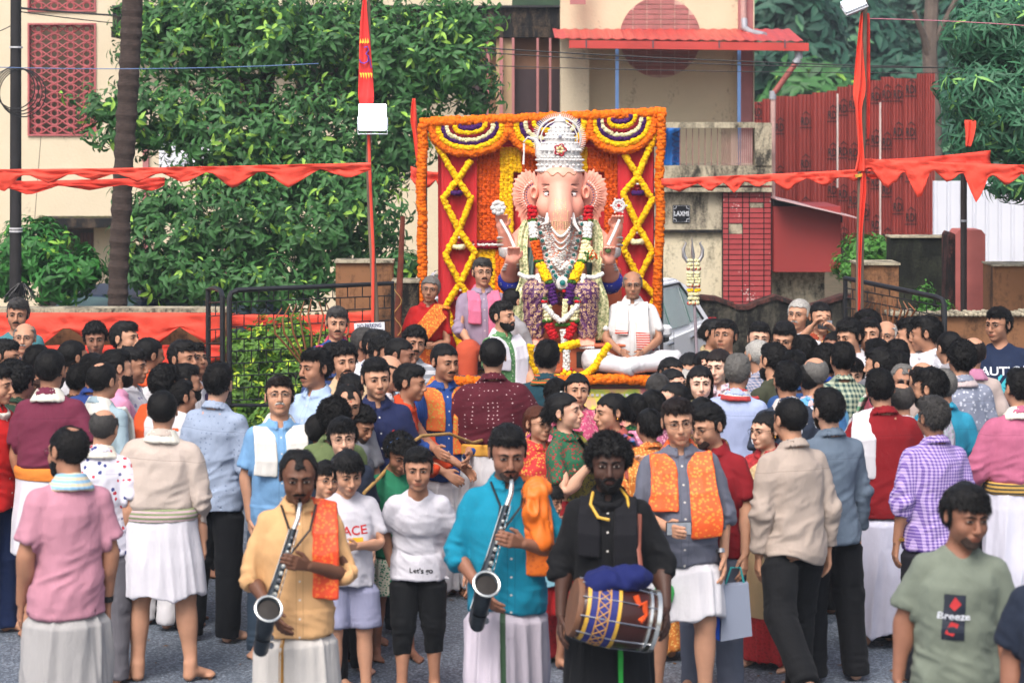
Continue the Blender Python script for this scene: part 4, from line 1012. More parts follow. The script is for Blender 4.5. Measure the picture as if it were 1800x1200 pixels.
def jali(x0,y0,x1,y1,cols,rows,nm):
 fr=MB();d=.03
 for a in((x0-1,y0-1,x0+2,y1+1),(x1-2,y0-1,x1+1,y1+1),(x0+2,y0-1,x1-2,y0+2),(x0+2,y1-2,x1-2,y1+1)):fr.box(X(a[0],YL),X(a[2],YL),YL-.03,YL+.12,Z(a[3],YL),Z(a[1],YL))
 f=fr.build(nm,red_l,lh)
 X0,X1,Z0,Z1=X(x0+2,YL),X(x1-2,YL),Z(y1-2,YL),Z(y0+2,YL);cw=(X1-X0)/cols;ch=(Z1-Z0)/rows
 b=MB();r=min(ch*.42,cw*.26)
 b.tube([(r*math.cos(a),0,r*math.sin(a)) for a in np.linspace(0,2*math.pi,12,endpoint=False)],.0115,4,closed=True)
 for sx in(1,-1):
  for sz in(1,-1):
   b.tube([(sx*cw*.5,0,0),(sx*cw*.34,0,sz*ch*.22),(sx*cw*.16,0,sz*ch*.42),(0,0,sz*ch*.5)],.010,4)
 b.tube([(0,0,r),(0,0,ch*.5)],.008,4);b.tube([(0,0,-r),(0,0,-ch*.5)],.008,4)
 me=new_mesh('lattice_block',np.array(b.v),b.f,red_l,False)
 for i in range(cols):
  for j in range(rows):
   o=link('lattice_block',me,f);o.location=(X0+cw*(i+.5),YL+.04,Z0+ch*(j+.5))
jali(50,42,168,238,4,13,'lattice_window');jali(50,-90,168,20,4,7,'lattice_window')
mb=MB();Yc=YL-.75
mb.box(X(198,Yc),X(1040,Yc),Yc,YL-.002,Z(47,Yc),Z(14,Yc));mb.box(X(196,Yc),X(1042,Yc),Yc-.03,YL-.004,Z(66,Yc),Z(47,Yc)-.003);mb.build('window_canopy',dark_ledge,lh)
mb=MB();mb.box(X(197,Yc-.05),X(1041,Yc-.05),Yc-.06,Yc+.2,Z(13.5,Yc),Z(10,Yc));mb.build('canopy_lip',mat('lip_dark','#2a2a2e',.8,.2,8,.2),lh)
mb=MB();Yd=YL-.8;mb.box(X(64,Yd),X(196,Yd),Yd,YL-.002,Z(400,Yd),Z(384,Yd));mb.build('door_canopy',dark_ledge,lh)
rs=np.random.RandomState(4);pts=np.array([P(66+128*rs.rand(),384-2*rs.rand(),Yd+.1+.5*rs.rand()) for _ in range(180)]);Vv,Ff,Aa=scatter(pts,np.tile((0,-.3,1.),(len(pts),1)),*LH,rs,per=4,spread=.02,size=(.4,1.1),up=1)
link('moss',new_mesh('moss',Vv,Ff,leaf_mat('moss_leaf','#2b3018','#5a5a30'),True,attrs={'rest':Aa}),lh,kind='stuff')
mb=MB();mb.box(X(68,YL),X(165,YL),YL+.10,YL+.16,0,Z(404,YL));d_=mb.build('door',mat('dark_door','#1c1210',.5,.3,3,.2),lh)
for k in range(4):mb=MB();mb.box(X(140+k*6,YL),X(144.6+k*6,YL),YL+.07,YL+.1,.05,Z(410,YL));mb.build('door_panel',mat('red_brown_door','#4a1c18',.5,.3,3,.2),d_)
for(x0,y0,x1,y1) in((245,62,300,112),(520,120,640,200),(400,130,470,200)):
 mb=MB();mb.box(X(x0,YL),X(x1,YL),YL-.03,YL+.02,Z(y1,YL),Z(y0,YL));w_=mb.build('window',mat('brown_shutter','#7a4a30',.6,.2,4,.3),lh)
 for k in range(3):
  a=x0+(x1-x0)*(k+.06)/3;b=x0+(x1-x0)*(k+.94)/3;mb=MB();mb.box(X(a,YL),X(b,YL),YL-.05,YL-.03,Z(y1-2,YL),Z(y0+2,YL));mb.build('pane',mat('dark_pane','#241d1c',.3,.3,4,0),w_)
mb=MB();mb.box(X(252,YL),X(262,YL),YL-.06,YL-.002,Z(500,YL),Z(240,YL));mb.box(X(392,YL),X(402,YL),YL-.06,YL-.002,Z(500,YL),Z(225,YL));mb.box(X(252,YL),X(402,YL),YL-.07,YL-.003,Z(233,YL),Z(222,YL));mb.build('pilaster',mauve,lh)
nb=thing('notice_board','white notice board with small blue print half hidden by tree leaves','sign',(X(330,30),30,0))
mb=MB();wd=50*30/FPX;mb.box(-wd,wd,-.02,.02,Z(300,30),Z(236,30));mb.build('board',mat('white_sheet','#d8dbe4',.5,.04,2,.1),nb)
for k,(tx,sz,zy) in enumerate((('NOTICE',.09,246),('ALL ARE WELCOME',.05,260),('email',.05,288))):
 me=text_mesh(tx,sz);me.materials.append(mat('blue_ink','#39456e',.6,.1,5,0));o=link('lettering',me,nb);o.location=(-.05,-.024,Z(zy,30));o.rotation_euler=(R(90),0,0)
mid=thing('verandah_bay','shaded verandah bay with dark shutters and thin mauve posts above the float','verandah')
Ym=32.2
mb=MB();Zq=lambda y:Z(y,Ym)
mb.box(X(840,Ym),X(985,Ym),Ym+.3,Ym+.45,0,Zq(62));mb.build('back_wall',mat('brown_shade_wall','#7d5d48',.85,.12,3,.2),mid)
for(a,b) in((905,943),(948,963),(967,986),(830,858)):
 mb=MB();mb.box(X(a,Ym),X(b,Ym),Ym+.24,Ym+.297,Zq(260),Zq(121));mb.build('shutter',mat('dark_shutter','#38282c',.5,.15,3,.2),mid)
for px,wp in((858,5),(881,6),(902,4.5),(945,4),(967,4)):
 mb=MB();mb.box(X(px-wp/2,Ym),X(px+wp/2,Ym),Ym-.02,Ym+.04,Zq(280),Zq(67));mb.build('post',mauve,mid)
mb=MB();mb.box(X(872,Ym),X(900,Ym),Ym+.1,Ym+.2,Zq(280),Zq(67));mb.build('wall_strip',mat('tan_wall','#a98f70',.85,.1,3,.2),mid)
YR=31.5
rh=thing('house','cream house with red metal awning, round brick panel and weathered balcony','house')
mb=MB()
mb.box(X(985,YR),X(1300,YR),YR,YR+.25,0,Z(-60,YR));mb.build('wall',cream_r,rh)
mb=MB();mb.box(X(985,YR),X(1034,YR),YR-.35,YR-.002,0,Z(75,YR));mb.build('column',cream,rh)
mb=MB();mb.box(X(1297,YR),X(1322,YR),YR-.12,YR+.3,0,Z(-60,YR));mb.build('pilaster',mauve,rh)
mb=MB();mb.box(X(1322.5,YR),X(1324,YR),YR-.14,YR+4,0,Z(-60,YR));mb.build('corner_trim',cream,rh)
mb=MB();mb.box(X(1001,YR),X(1028,YR),YR-.36,YR-.30,Z(10,YR),Z(-60,YR));mb.build('mauve_band',mauve,rh)
pan=MB();cx,cz=X(1160,YR),Z(66,YR);rr=71*YR/FPX
pan.prism([(cx+rr*math.cos(a),cz+rr*math.sin(a)) for a in np.linspace(0,2*math.pi,40,endpoint=False)],YR-.035,YR-.001);pn=pan.build('round_panel',mat('pale_joint','#b89a8c',.85,.2,12,.3),rh)
bh=8.9*YR/FPX;bw=24.5*YR/FPX;bm_=mat('mauve_brick','#96605e',.7,.2,10,.35);nr=8
for j in range(-nr,nr+1):
 zc=cz+j*bh
 half=lambda z:math.sqrt(max(0,rr**2-(z-cz)**2))
 for i in range(-4,4):
  a=cx+i*bw+.015;b=a+bw-.012;z0,z1=zc-bh/2+.006,zc+bh/2-.006
  poly=[]
  for z in(z0,z1):
   h_=half(z);l,r_=max(a,cx-h_),min(b,cx+h_)
   if r_-l>.01:poly.append((l,r_,z))
  if len(poly)==2:
   (l0,r0_,za),(l1,r1_,zb)=poly;k=.010+.006*((i*7+j*13)%5)/5
   MB().prism([(l0,za),(r0_,za),(r1_,zb),(l1,zb)],YR-.035-k,YR-.034).build('brick',bm_,pn)
aw=MB();Ya=YR-1.55;n=90;xs=np.linspace(X(975,Ya),X(1412,Ya),n);prof=[.012*(1 if(i//2)%2==0 else 0) for i in range(n)]
zt0,zf0=Z(52,YR),Z(68,Ya)
V=[(x*(YR/Ya) if 0 else x,YR-.01,zt0+p_) for x,p_ in zip(xs,prof)]+[(x,Ya,zf0+p_-(x-xs[0])*.012) for x,p_ in zip(xs,prof)]+[(x,YR-.01,zt0+p_-.006) for x,p_ in zip(xs,prof)]+[(x,Ya,zf0+p_-.006-(x-xs[0])*.012) for x,p_ in zip(xs,prof)]
F=[(i,i+1,n+i+1,n+i) for i in range(n-1)]+[(2*n+i,3*n+i,3*n+i+1,2*n+i+1) for i in range(n-1)]+[(n+i,n+i+1,3*n+i+1,3*n+i) for i in range(n-1)]
aw.raw(V,F);red_paint=mat('red_metal_paint','#b03a34',.45,.15,3,.1)
aw.build('awning_sheet',red_paint,rh)
mb=MB();g0,g1=X(993,Ya),X(1413,Ya)
mb.box(g0,g1,Ya-.10,Ya-.09,Z(84,Ya),Z(70,Ya),Matrix.Rotation(.012,4,'Y'));
mb.box(g0,g1,Ya-.09,Ya+.0,Z(84,Ya),Z(82,Ya),Matrix.Rotation(.012,4,'Y'));mb.build('gutter',red_paint,rh)
for px in(1030,1147,1263,1378):
 mb=MB();mb.box(X(px,Ya)-.008,X(px,Ya)+.008,Ya-.112,Ya-.09,Z(82,Ya)-.02,Z(70,Ya)-.01);mb.build('bracket',mat('grey_clip','#4a4a52',.5,.1,5,0),rh)
for px in(1085,1300):
 mb=MB();mb.box(X(px-3,Ya),X(px+3,Ya),Ya+.05,Ya+.09,Z(300,Ya),Z(80,Ya));mb.build('post',mat('blue_steel','#4c6a96',.5,.15,6,.1),rh)
pvc=mat('grey_pvc','#8f929a',.4,.1,5,.1);pinkp=mat('faded_red_pipe','#9a5650',.6,.25,8,.3);whp=mat('pale_pipe','#b08f88',.6,.25,8,.3)
mb=MB();mb.tube([P(1404,86,Ya),P(1404,104,Ya)],.05,10);mb.tube([P(1404,104,Ya),P(1398,112,Ya)],.052,10);mb.build('pipe_elbow',pvc,rh,smooth=True)
mb=MB();mb.tube([P(1398,112,Ya),P(1359,166,Ya+.1)],.036,10);mb.build('pipe',pinkp,rh,smooth=True)
mb=MB();mb.tube([P(1359,166,Ya+.1),P(1357,560,Ya+.1)],.034,10);mb.build('pipe',whp,rh,smooth=True)
mb=MB();mb.tube([P(1359,160,Ya+.1),P(1358,175,Ya+.1)],.045,10);mb.build('pipe_joint',pvc,rh,smooth=True)
mb=MB();mb.tube([P(1307,-20,YR-.2),P(1307,50,YR-.2)],.04,10);mb.build('pipe',whp,rh,smooth=True)
mb=MB();mb.tube([P(1308,34,YR-.25),P(1309,50,YR-.3),P(1320,57,YR-.5),P(1344,62,YR-.8)],.042,10);mb.build('pipe_elbow',pvc,rh,smooth=True)
Yb=29.6
def bbox(x0,y0,x1,y1,d0=0,d1=.18):mb.box(X(x0,Yb),X(x1,Yb),Yb+d0,Yb+d1,Z(y1,Yb),Z(y0,Yb))
mb=MB();bbox(1120,215,1326,225,-.05,.2);mb.build('balcony_rail',mossy,rh)
mb=MB();bbox(1326.5,216,1356,291,-.04,.24);mb.build('balcony_pier',mossy,rh)
mb=MB();bbox(1120,291.5,1357,326,-.02,1.7);bbox(1120,330,1355,337,-.10,.2);mb.build('balcony_parapet',mossy,rh)
for i,px in enumerate(list(np.linspace(1196,1262,7))+list(np.linspace(1270,1322,16))):
 mb=MB();mb.box(X(px-.7,Yb),X(px+.7,Yb),Yb+.05,Yb+.065,Z(291,Yb),Z(226,Yb));mb.build('baluster',mat('rusty_rod','#8a625c',.6,.2,9,.1) if i<12 else whp,rh)
bn=thing('banner','blue printed banner hanging inside the weathered balcony railing','banner',(X(1176,29.9),29.9,0))
V=[];F=[];n=14
for j in range(9):
 for i in range(n):V.append((X(1155,29.9)-X(1176,29.9)+(X(1196,29.9)-X(1155,29.9))*i/(n-1),.03*math.sin(i*1.1+j*.3),Z(222,29.9)+(Z(296,29.9)-Z(222,29.9))*j/8))
for j in range(8):
 for i in range(n-1):F.append((j*n+i,j*n+i+1,(j+1)*n+i+1,(j+1)*n+i))
o=link('cloth',new_mesh('cloth',np.array(V),F,mat('blue_banner','#1668b8',.6,.15,4,.2)),bn);md=o.modifiers.new('thick','SOLIDIFY');md.thickness=.006
me=text_mesh('DIVYA',.14,.0,True);me.materials.append(mat('banner_ink','#123a80',.6,.1,5,0));o=link('lettering',me,bn);o.location=(.09,-.045,Z(258,29.9));o.rotation_euler=(R(90),R(-90),0)
mb=MB();bbox(1120,337.2,1269.5,404,.05,.3);mb.build('porch_wall',plaster('flaking_plaster','#c2b8a0','#a59b88','#45413a',.62,2.2),rh)
mb=MB();bbox(1120,404.2,1269,409,.0,.3);mb.build('ledge',dark_ledge,rh)
mb=MB();bbox(1120,409.2,1269.5,560,.07,.3);mb.box(X(1120,Yb),X(1455,Yb),Yb+.3,Yb+.5,0,Z(478,Yb));mb.build('lower_wall',plaster('algae_cream','#d4cab0','#c4b89c','#3a372f',.5,1.1),rh)
mb=MB();mb.box(X(1270,Yb),X(1356.5,Yb),Yb+.0,Yb+.3,0,Z(338,Yb));pil=mb.build('tile_pilaster',joint,rh)
cols=[1270,1280.5,1305,1317,1342.5,1355.5];rows=np.linspace(338.5,540,23)
for i in range(5):
 for j in range(22):
  if(i,j) in((3,2),(1,6),(1,7)):continue
  k=.012+.01*(((i*31+j*17)%7)/7)
  MB().box(X(cols[i]+1.1,Yb),X(cols[i+1]-.8,Yb),Yb-k,Yb+.004,Z(rows[j+1]-1.6,Yb),Z(rows[j],Yb)).build('tile',brick_red,pil)
for(i,j,j2) in((3,2,3),(1,6,8)):MB().box(X(cols[i]+.9,Yb),X(cols[i+1]-.6,Yb),Yb-.004,Yb+.004,Z(rows[j2]-1,Yb),Z(rows[j],Yb)).build('bare_patch',mossy,pil)
npz=thing('name_plate','black name plate reading LAXMI on the weathered porch wall','sign',(X(1198,Yb),Yb+.045,Z(376,Yb)))
q=15.5*Yb/FPX;MB().box(-q,q,-.02,.0,-q,q,bev=.008).build('plate',mat('black_granite','#14161c',.25,.2,30,0),npz)
fr=MB();wi=mat('white_inlay','#c9ccd2',.5,.05,5,0)
for a in((-1,-1),(1,-1),(1,1),(-1,1)):fr.tube([(a[0]*q*.9,-.021,a[1]*q*.55),(a[0]*q*.62,-.021,a[1]*q*.62),(a[0]*q*.55,-.021,a[1]*q*.9)],.0035,4)
fr.tube([(-q*.9,-.021,-q*.9),(q*.9,-.021,-q*.9),(q*.9,-.021,q*.9),(-q*.9,-.021,q*.9)],.0022,4,closed=True);fr.build('border',wi,npz)
me=text_mesh('LAXMI',.082,.001,True);me.materials.append(wi);o=link('lettering',me,npz);o.location=(0,-.0225,0);o.rotation_euler=(R(90),0,0);o.scale=(.78,1,1)
sh=thing('shed','maroon metal sheet shed with pale sloping roof edge beside the pipe','shed');Ys=29.4
MB().box(X(1361,Ys),X(1478,Ys),Ys,Ys+1.5,Z(478,Ys),Z(363,Ys)).build('sheet_wall',mat('maroon_sheet','#8a2a28',.55,.1,1.5,.1),sh)
MB().prism([(X(1358,Ys),Z(346,Ys)),(X(1504,Ys),Z(381,Ys)),(X(1504,Ys),Z(383,Ys)),(X(1358,Ys),Z(349,Ys))],Ys-.35,Ys+1.8).build('roof',mat('pale_roof_edge','#b89a9a',.5,.1,3,.1),sh)
MB().prism([(X(1361,Ys),Z(352,Ys)),(X(1482,Ys),Z(381,Ys)),(X(1482,Ys),Z(392,Ys)),(X(1478,Ys),Z(364,Ys)),(X(1361,Ys),Z(364,Ys))],Ys+.05,Ys+1.4).build('gap_shade',mat('shed_dark','#1c1518',.8,.2,3,0),sh)  # dark solid filling the gap, the shade under the roof given as colour
fe=thing('sheet_fence','tall red corrugated sheet fence stamped with black print on the slope','fence')
edges=[1322,1340,1362,1379,1402,1428,1454,1472,1491,1509,1529,1549,1568,1588,1612,1626,1641]
tops=[176,174,169,167,164,161,159,151,147,142,139,138,141,135,131,128,125]
sheet_m=mat('red_sheet','#8e3a34',.5,.12,1.2,.05);ink=mat('black_print','#1a1214',.6,.1,5,0)
rs=np.random.RandomState(9)
for i in range(len(edges)-1):
 Yf=37.5-i*.18;x0,x1=X(edges[i],Yf),X(edges[i+1],Yf)+.02;zt=Z(tops[i],Yf);zb=Z(430,Yf);m=13;V=[];F=[]
 for z in(zt+rs.uniform(-.03,.03),zb):
  for k in range(m):V.append((x0+(x1-x0)*k/(m-1),Yf+(.025 if k%3==1 else 0),z))
 F=[(k,m+k,m+k+1,k+1) for k in range(m-1)]
 s_=link('metal_sheet',new_mesh('metal_sheet',np.array(V),F,sheet_m,False),fe);md=s_.modifiers.new('thick','SOLIDIFY');md.thickness=.004
 if(edges[i+1]-edges[i])>16 and i not in(3,5):
  sg=1 if i!=15 else-1
  for py in np.arange(tops[i]+22+(i*37)%40,420,66+(i%3)*9):
   tm_=text_mesh('RDI',.155,0,True);tm_.materials.append(ink);o=link('lettering',tm_,s_);o.location=((x0+x1)/2,Yf-.008,Z(py,Yf));o.rotation_euler=(R(90),0 if sg>0 else R(180),0);o.scale=(.62,1.1,1)
   MB().raw([(-.06,0,.10),(0,0,.16),(.075,0,.10),(.06,0,.10),(0,0,.14),(-.05,0,.10)],[(0,1,4,5),(1,2,3,4)]).raw([(-.09,0,-.10),(.09,0,-.10),(.09,0,-.085),(-.09,0,-.085)],[(0,1,2,3)]).build('logo',ink,s_).location=((x0+x1)/2,Yf-.008,Z(py,Yf))
for px,y0,y1 in((1547,180,420),(1613,130,300),(1618,300,420),(1593,320,420),(1472,165,330)):
 Yf=37.5-13*.16-.1;MB().box(X(px,Yf)-.012,X(px,Yf)+.012,Yf-.02,Yf,Z(y1,Yf),Z(y0,Yf)).build('pale_seam',mat('pale_seam','#c6b6b0',.5,.2,9,0),fe)
wf=thing('sheet_fence','white corrugated sheet fence behind the pink gate pillar','fence')
for i in range(34):
 Yf=31.0;x0=X(1640+i*22.5,Yf);x1=X(1640+(i+1)*22.5,Yf)+.01;m=9;V=[]
 for z in(Z(318,Yf),Z(600,Yf)):
  for k in range(m):V.append((x0+(x1-x0)*k/(m-1),Yf+(.03 if k in(1,2) else 0),z))
 s_=link('metal_sheet',new_mesh('metal_sheet',np.array(V),[(k,m+k,m+k+1,k+1) for k in range(m-1)],mat('white_sheet_metal','#c9ccd6',.45,.06,1,.05),False),wf);s_.modifiers.new('thick','SOLIDIFY').thickness=.004
def blockwall(name,label,x0,x1,y0,y1,Y,m,th=.25,cat='wall',cap=None):
 t=thing(name,label,cat);MB().box(X(x0,Y),X(x1,Y),Y,Y+th,0 if y1 is None else Z(y1,Y),Z(y0,Y)).build('body',m,t)
 if cap:MB().box(X(x0-2,Y),X(x1+2,Y),Y-.03,Y+th+.03,Z(y0,Y)+.001,Z(y0-cap,Y)).build('coping',mossy,t)
 return t
lw=blockwall('compound_wall','long brown compound wall with mossy coping behind the left crowd',-900,398,549,None,20.9,brown_wall,.22,'wall',7)
lw2=blockwall('compound_wall','brown wall corner seen through the black left gate',590,690,462,None,21.6,brown_wall,.22,'wall',5)
blockwall('stone_post','black-streaked stone gate post left of the marigold frame',690,735,497,None,21.2,plaster('streaked_stone','#8a7d68','#6a5f50','#1a1816',.9,2),.3,'post',4)
blockwall('gate_post','tan gate post with layered slab cap behind the right gate',1508,1580,466,None,22.4,brown_wall,.45,'post',4)
blockwall('mossy_wall','dark mossy block wall between tan post and pink pillar',1566,1670,418,None,25,plaster('moss_blocks','#3c4030','#2a2c24','#12140f',.9,1.5),.3,'wall',3)
pp=thing('pillar','pink plastered pillar with chamfered top and dark left side','pillar');Yp=24
MB().prism([(X(1680,Yp),0),(X(1732,Yp),0),(X(1732,Yp),Z(412,Yp)),(X(1725,Yp),Z(404,Yp)),(X(1686,Yp),Z(404,Yp)),(X(1680,Yp),Z(412,Yp))],Yp,Yp+.4).build('shaft',mat('pink_plaster','#b0625c',.8,.18,3,.3),pp)
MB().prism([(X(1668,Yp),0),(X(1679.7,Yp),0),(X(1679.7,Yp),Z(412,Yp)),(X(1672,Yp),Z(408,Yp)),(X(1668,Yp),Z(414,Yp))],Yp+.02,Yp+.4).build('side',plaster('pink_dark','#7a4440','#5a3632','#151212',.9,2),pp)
blockwall('gate_post','brown algae-stained block at the right edge before the white sheets',1746,1830,468,None,23,brown_wall,.5,'post',3)
rwall=blockwall('compound_wall','brown compound wall with ragged stone coping at the right',1560,2500,556,None,20.7,brown_wall,.25,'wall')
rs=np.random.RandomState(3)
for i in range(110):
 x0=1562+i*8.2;MB().box(X(x0,20.7),X(x0+7.8,20.7),20.64,20.97,Z(556,20.7)+.001,Z(551-rs.rand()*5,20.7),bev=.01).build('stone',mossy,rwall)
cw=thing('compound_wall','black-stained curved yard wall with red ridge coping before the tile pilaster','wall');Yw=27.6
def curved(xs_,ys_,m,nm,off=0,th=.22,dz=None):
 V=[];F=[]
 for x,y in zip(xs_,ys_):zt=Z(y,Yw);zb=0 if dz is None else zt-dz;V+=[(X(x,Yw),Yw+off,zb),(X(x,Yw),Yw+off,zt),(X(x,Yw),Yw+off+th,zt),(X(x,Yw),Yw+off+th,zb)]
 k=len(xs_)
 for i in range(k-1):a,b=i*4,(i+1)*4;F+=[(a,b,b+1,a+1),(a+1,b+1,b+2,a+2),(a+2,b+2,b+3,a+3)]
 F+=[(0,1,2,3),(k*4-1,k*4-2,k*4-3,k*4-4)]
 MB().raw(V,F).build(nm,m,cw)
dm=plaster('black_wall','#6f6a5c','#3f3d37','#151513',.95,1.6)
xs1,ys1=[1140,1236,1260,1292,1294,1316,1330,1364,1398,1420,1440,1482,1600],[520,520,522,534,537,537,530,519,530,538,532,518,518]
curved(xs1,[y+6 for y in ys1],dm,'body');curved(xs1,ys1,plaster('ridge_coping','#7a3a34','#4a3a34','#1a1816',.8,3),'coping',-.03,.3,.045)
tree('bright green weeds growing between the shed and the tan post',[B3(1520,435,27,45,25,.4),B3(1500,470,26.6,40,25,.4),B3(1560,440,26,30,18,.3)],300,*LH,leaf_mat('weed_leaf','#234a1a','#5a9a3a'),17,None,cat='weeds',name='weeds',per=7,shell=.1,size=(.8,1.6))
tree('creeping weeds on the coping of the right wall',[B3(1640,545,21,25,8,.1),B3(1660,540,21,14,10,.1),B3(1625,520,24.8,20,30,.1)],90,*LH,leaf_mat('weed_leaf2','#234a1a','#5a9a3a'),18,None,cat='weeds',name='weeds',per=6,shell=.1,size=(.5,1.0))
def gate(name,label,x0,x1,yt0,yt1,yb,Y0,Y1,side,grid_h=20,reeds=()):
 t=thing(name,label,'gate')
 def G(px,py):f=(px-x0)/(x1-x0);Y=Y0+(Y1-Y0)*f;return P(px,py,Y)
 top=lambda px:yt0+(yt1-yt0)*(px-x0)/(x1-x0)
 rc=14
 pts=[G(x0,yb),G(x0,top(x0)+rc),G(x0+3,top(x0)+5),G(x0+rc,top(x0))] if side=='l' else[G(x0,yb),G(x0,top(x0))]
 pts+=[G(x1,top(x1)),G(x1,yb)] if side=='l' else[G(x1-rc,top(x1)),G(x1-3,top(x1)+5),G(x1,top(x1)+rc),G(x1,yb)]
 MB().tube(pts,.022,8).build('frame',black_iron,t,smooth=True)
 MB().tube([G(x0,yb),G(x1,yb)],.016,6).build('bottom_rail',black_iron,t)
 k=0;y=grid_h
 while y<yb-top(x0)-4:
  MB().tube([G(x0,top(x0)+y),G(x1,top(x1)+y)],.0055,5).build('bar',black_iron,t)
  step=26;xs_=np.arange(x0+(13 if k%2 else 26),x1,step)
  for xx in xs_:MB().tube([G(xx,top(xx)+y-grid_h),G(xx,top(xx)+y)],.0045,4,cap=False).build('short_bar',black_iron,t)
  y+=grid_h;k+=1
 rust=mat('rusty_scroll','#7a4a2a',.6,.3,10,.3)
 for r_ in reeds:MB().tube([G(a,b)+Vector((0,-.02,0)) for a,b in r_],[.009]*(len(r_)-1)+[.004],5).build('reed_scroll',rust,t,smooth=True)
 return t
reeds=[]
for k in range(9):
 s=(k-4);reeds.append([(548+s*2,652),(548+s*9,620-abs(s)),(548+s*16,585),(548+s*15+(6 if s>0 else-6),552+abs(s)*3),(548+s*13,525+abs(s)*4)])
gate('gate','open black iron gate leaf with rusty reed scrolls at the left',403,690,510,498,712,19.6,20.4,'l',21.5,reeds)
gate('gate','narrow black gate leaf edge-on beside the big left gate',366,391,508,506,700,20.3,19.7,'r',24)
reeds=[[(1560+s*2,600),(1560+s*8,570),(1560+s*12,545),(1560+s*9,520+abs(s)*3)] for s in range(-4,5)]
gate('gate','open black iron gate leaf with sloping top rail at the right',1486,1660,489,522,640,20.4,19.2,'r',17,reeds)
sg=thing('sign','small white NO PARKING sign board hung on the black gate','sign',(X(650,20.0),20.0,Z(583,20.0)));sg.rotation_euler=(0,R(-3),R(-4))
a=27*20/FPX;MB().box(-a,a,-.006,0,-.085,.075,bev=.003).build('board',mat('enamel_white','#d2d4da',.35,.05,5,0),sg)
inkb=mat('navy_ink','#1b2550',.5,.05,5,0)
for tx,z,s_,w_ in(('NO PARKING',.050,.046,1),('INFRONT OF GATE',.008,.030,1),('DAY & NIGHT',-.035,.036,1)):
 me=text_mesh(tx,s_,0,True);me.materials.append(inkb);o=link('lettering',me,sg);o.location=(0,-.0085,z);o.rotation_euler=(R(90),0,0);o.scale=(.72,1,1)
t=thing('utility_pole','dark utility pole with cable coil at the far left','pole');Yu=23.5
MB().tube([Vector((X(27,Yu),Yu,0)),P(28,-80,Yu)],[.062,.052],12).build('shaft',mat('tarred_wood','#1c1a1c',.8,.3,5,.5),t,smooth=True)
for py in(82,120,400,405):MB().tube([P(28,py,Yu),P(28,py+3,Yu)],.066,12).build('band',mat('white_band','#b8b8bc',.6,.1,5,0),t)
cb=mat('black_cable','#101014',.5,.1,5,0)
ct=thing('cable_coil','loose coil of black cable tied to the left utility pole','cable',(X(28,23.3),23.3,0))
for k in range(4):MB().tube([(.19*(1+.06*k)*math.cos(a)+.02*k,.02*k-.04,Z(155+3*k,23.3)+.2*(1+.05*k)*math.sin(a)) for a in np.linspace(0,6.283,26,endpoint=False)],.006,5,closed=True).build('loop',cb,ct)
ct=thing('cable_bundle','drooping tuft of black cable ends on the left pole','cable',(X(38,23.3),23.3,0));rs=np.random.RandomState(8);mb=MB()
for k in range(46):
 a=rs.uniform(-1,1);mb.tube([(a*.03,0,Z(498,23.3)),(a*.10,rs.uniform(-.05,.05),Z(500,23.3)-.05),(a*.16,rs.uniform(-.1,.0),Z(512,23.3)-.12*rs.rand())],.004,4)
mb.build('strands',cb,ct,kind='stuff')
pt=thing('palm_tree','ringed dark palm trunk in front of the cream house','tree');Yt=22.8
pts=[(205,700),(206,560),(208,480),(213,380),(218,280),(224,180),(229,90),(233,0),(236,-90)];mb=MB();V=[];rad=[]
for i in range(len(pts)-1):
 for k in range(9):
  f=k/9;px=pts[i][0]+(pts[i+1][0]-pts[i][0])*f;py=pts[i][1]+(pts[i+1][1]-pts[i][1])*f;V.append(P(px,py,Yt));rad.append(.088+.012*((i*9+k)/72.)+(.007 if k%2 else-.004)+.004*math.sin(k*5.1+i))
mb.tube(V,rad,18);mb.build('trunk',mat('palm_bark','#463832',.9,.4,14,.9,.02,stretch=(1,1,5)),pt,smooth=False)
wood=mat('grey_pole_wood','#6f5f50',.85,.25,6,.6,.01,stretch=(4,4,.6));saf=mat('saffron_cloth','#e04632',.8,.10,5,.3,.01);saf2=mat('saffron_cloth_deep','#d23826',.8,.10,5,.3,.01)
wp=thing('flag_pole','thin grey wooden pole carrying the lit lamp and tall pennant','pole');Yv=20.2
MB().tube([Vector((X(664,Yv),Yv,0)),P(660,540,Yv),P(652,400,Yv),P(648,280,Yv),P(650,180,Yv),P(648,-40,Yv)],[.03,.028,.027,.024,.02,.012],10).build('shaft',wood,wp,smooth=True)
MB().tube([P(655,590,Yv-.05),P(656,440,Yv-.05),P(651,330,Yv-.05),P(648,235,Yv-.05)],.013,6).build('red_wrap',saf,wp,smooth=True)
rp=thing('flag_pole','grey wooden pole wound with red cloth at the right gate','pole');Yr=19.9
MB().tube([Vector((X(1513,Yr),Yr,0)),P(1511,500,Yr),P(1515,250,Yr),P(1519,0,Yr),P(1522,-60,Yr)],[.034,.033,.03,.028,.027],10).build('shaft',wood,rp,smooth=True)
MB().tube([P(1510,306,Yr-.04),P(1511,311,Yr-.04)],.036,10).build('yellow_tie',mat('yellow_rope','#c9a03a',.7,.1,5,0),rp)
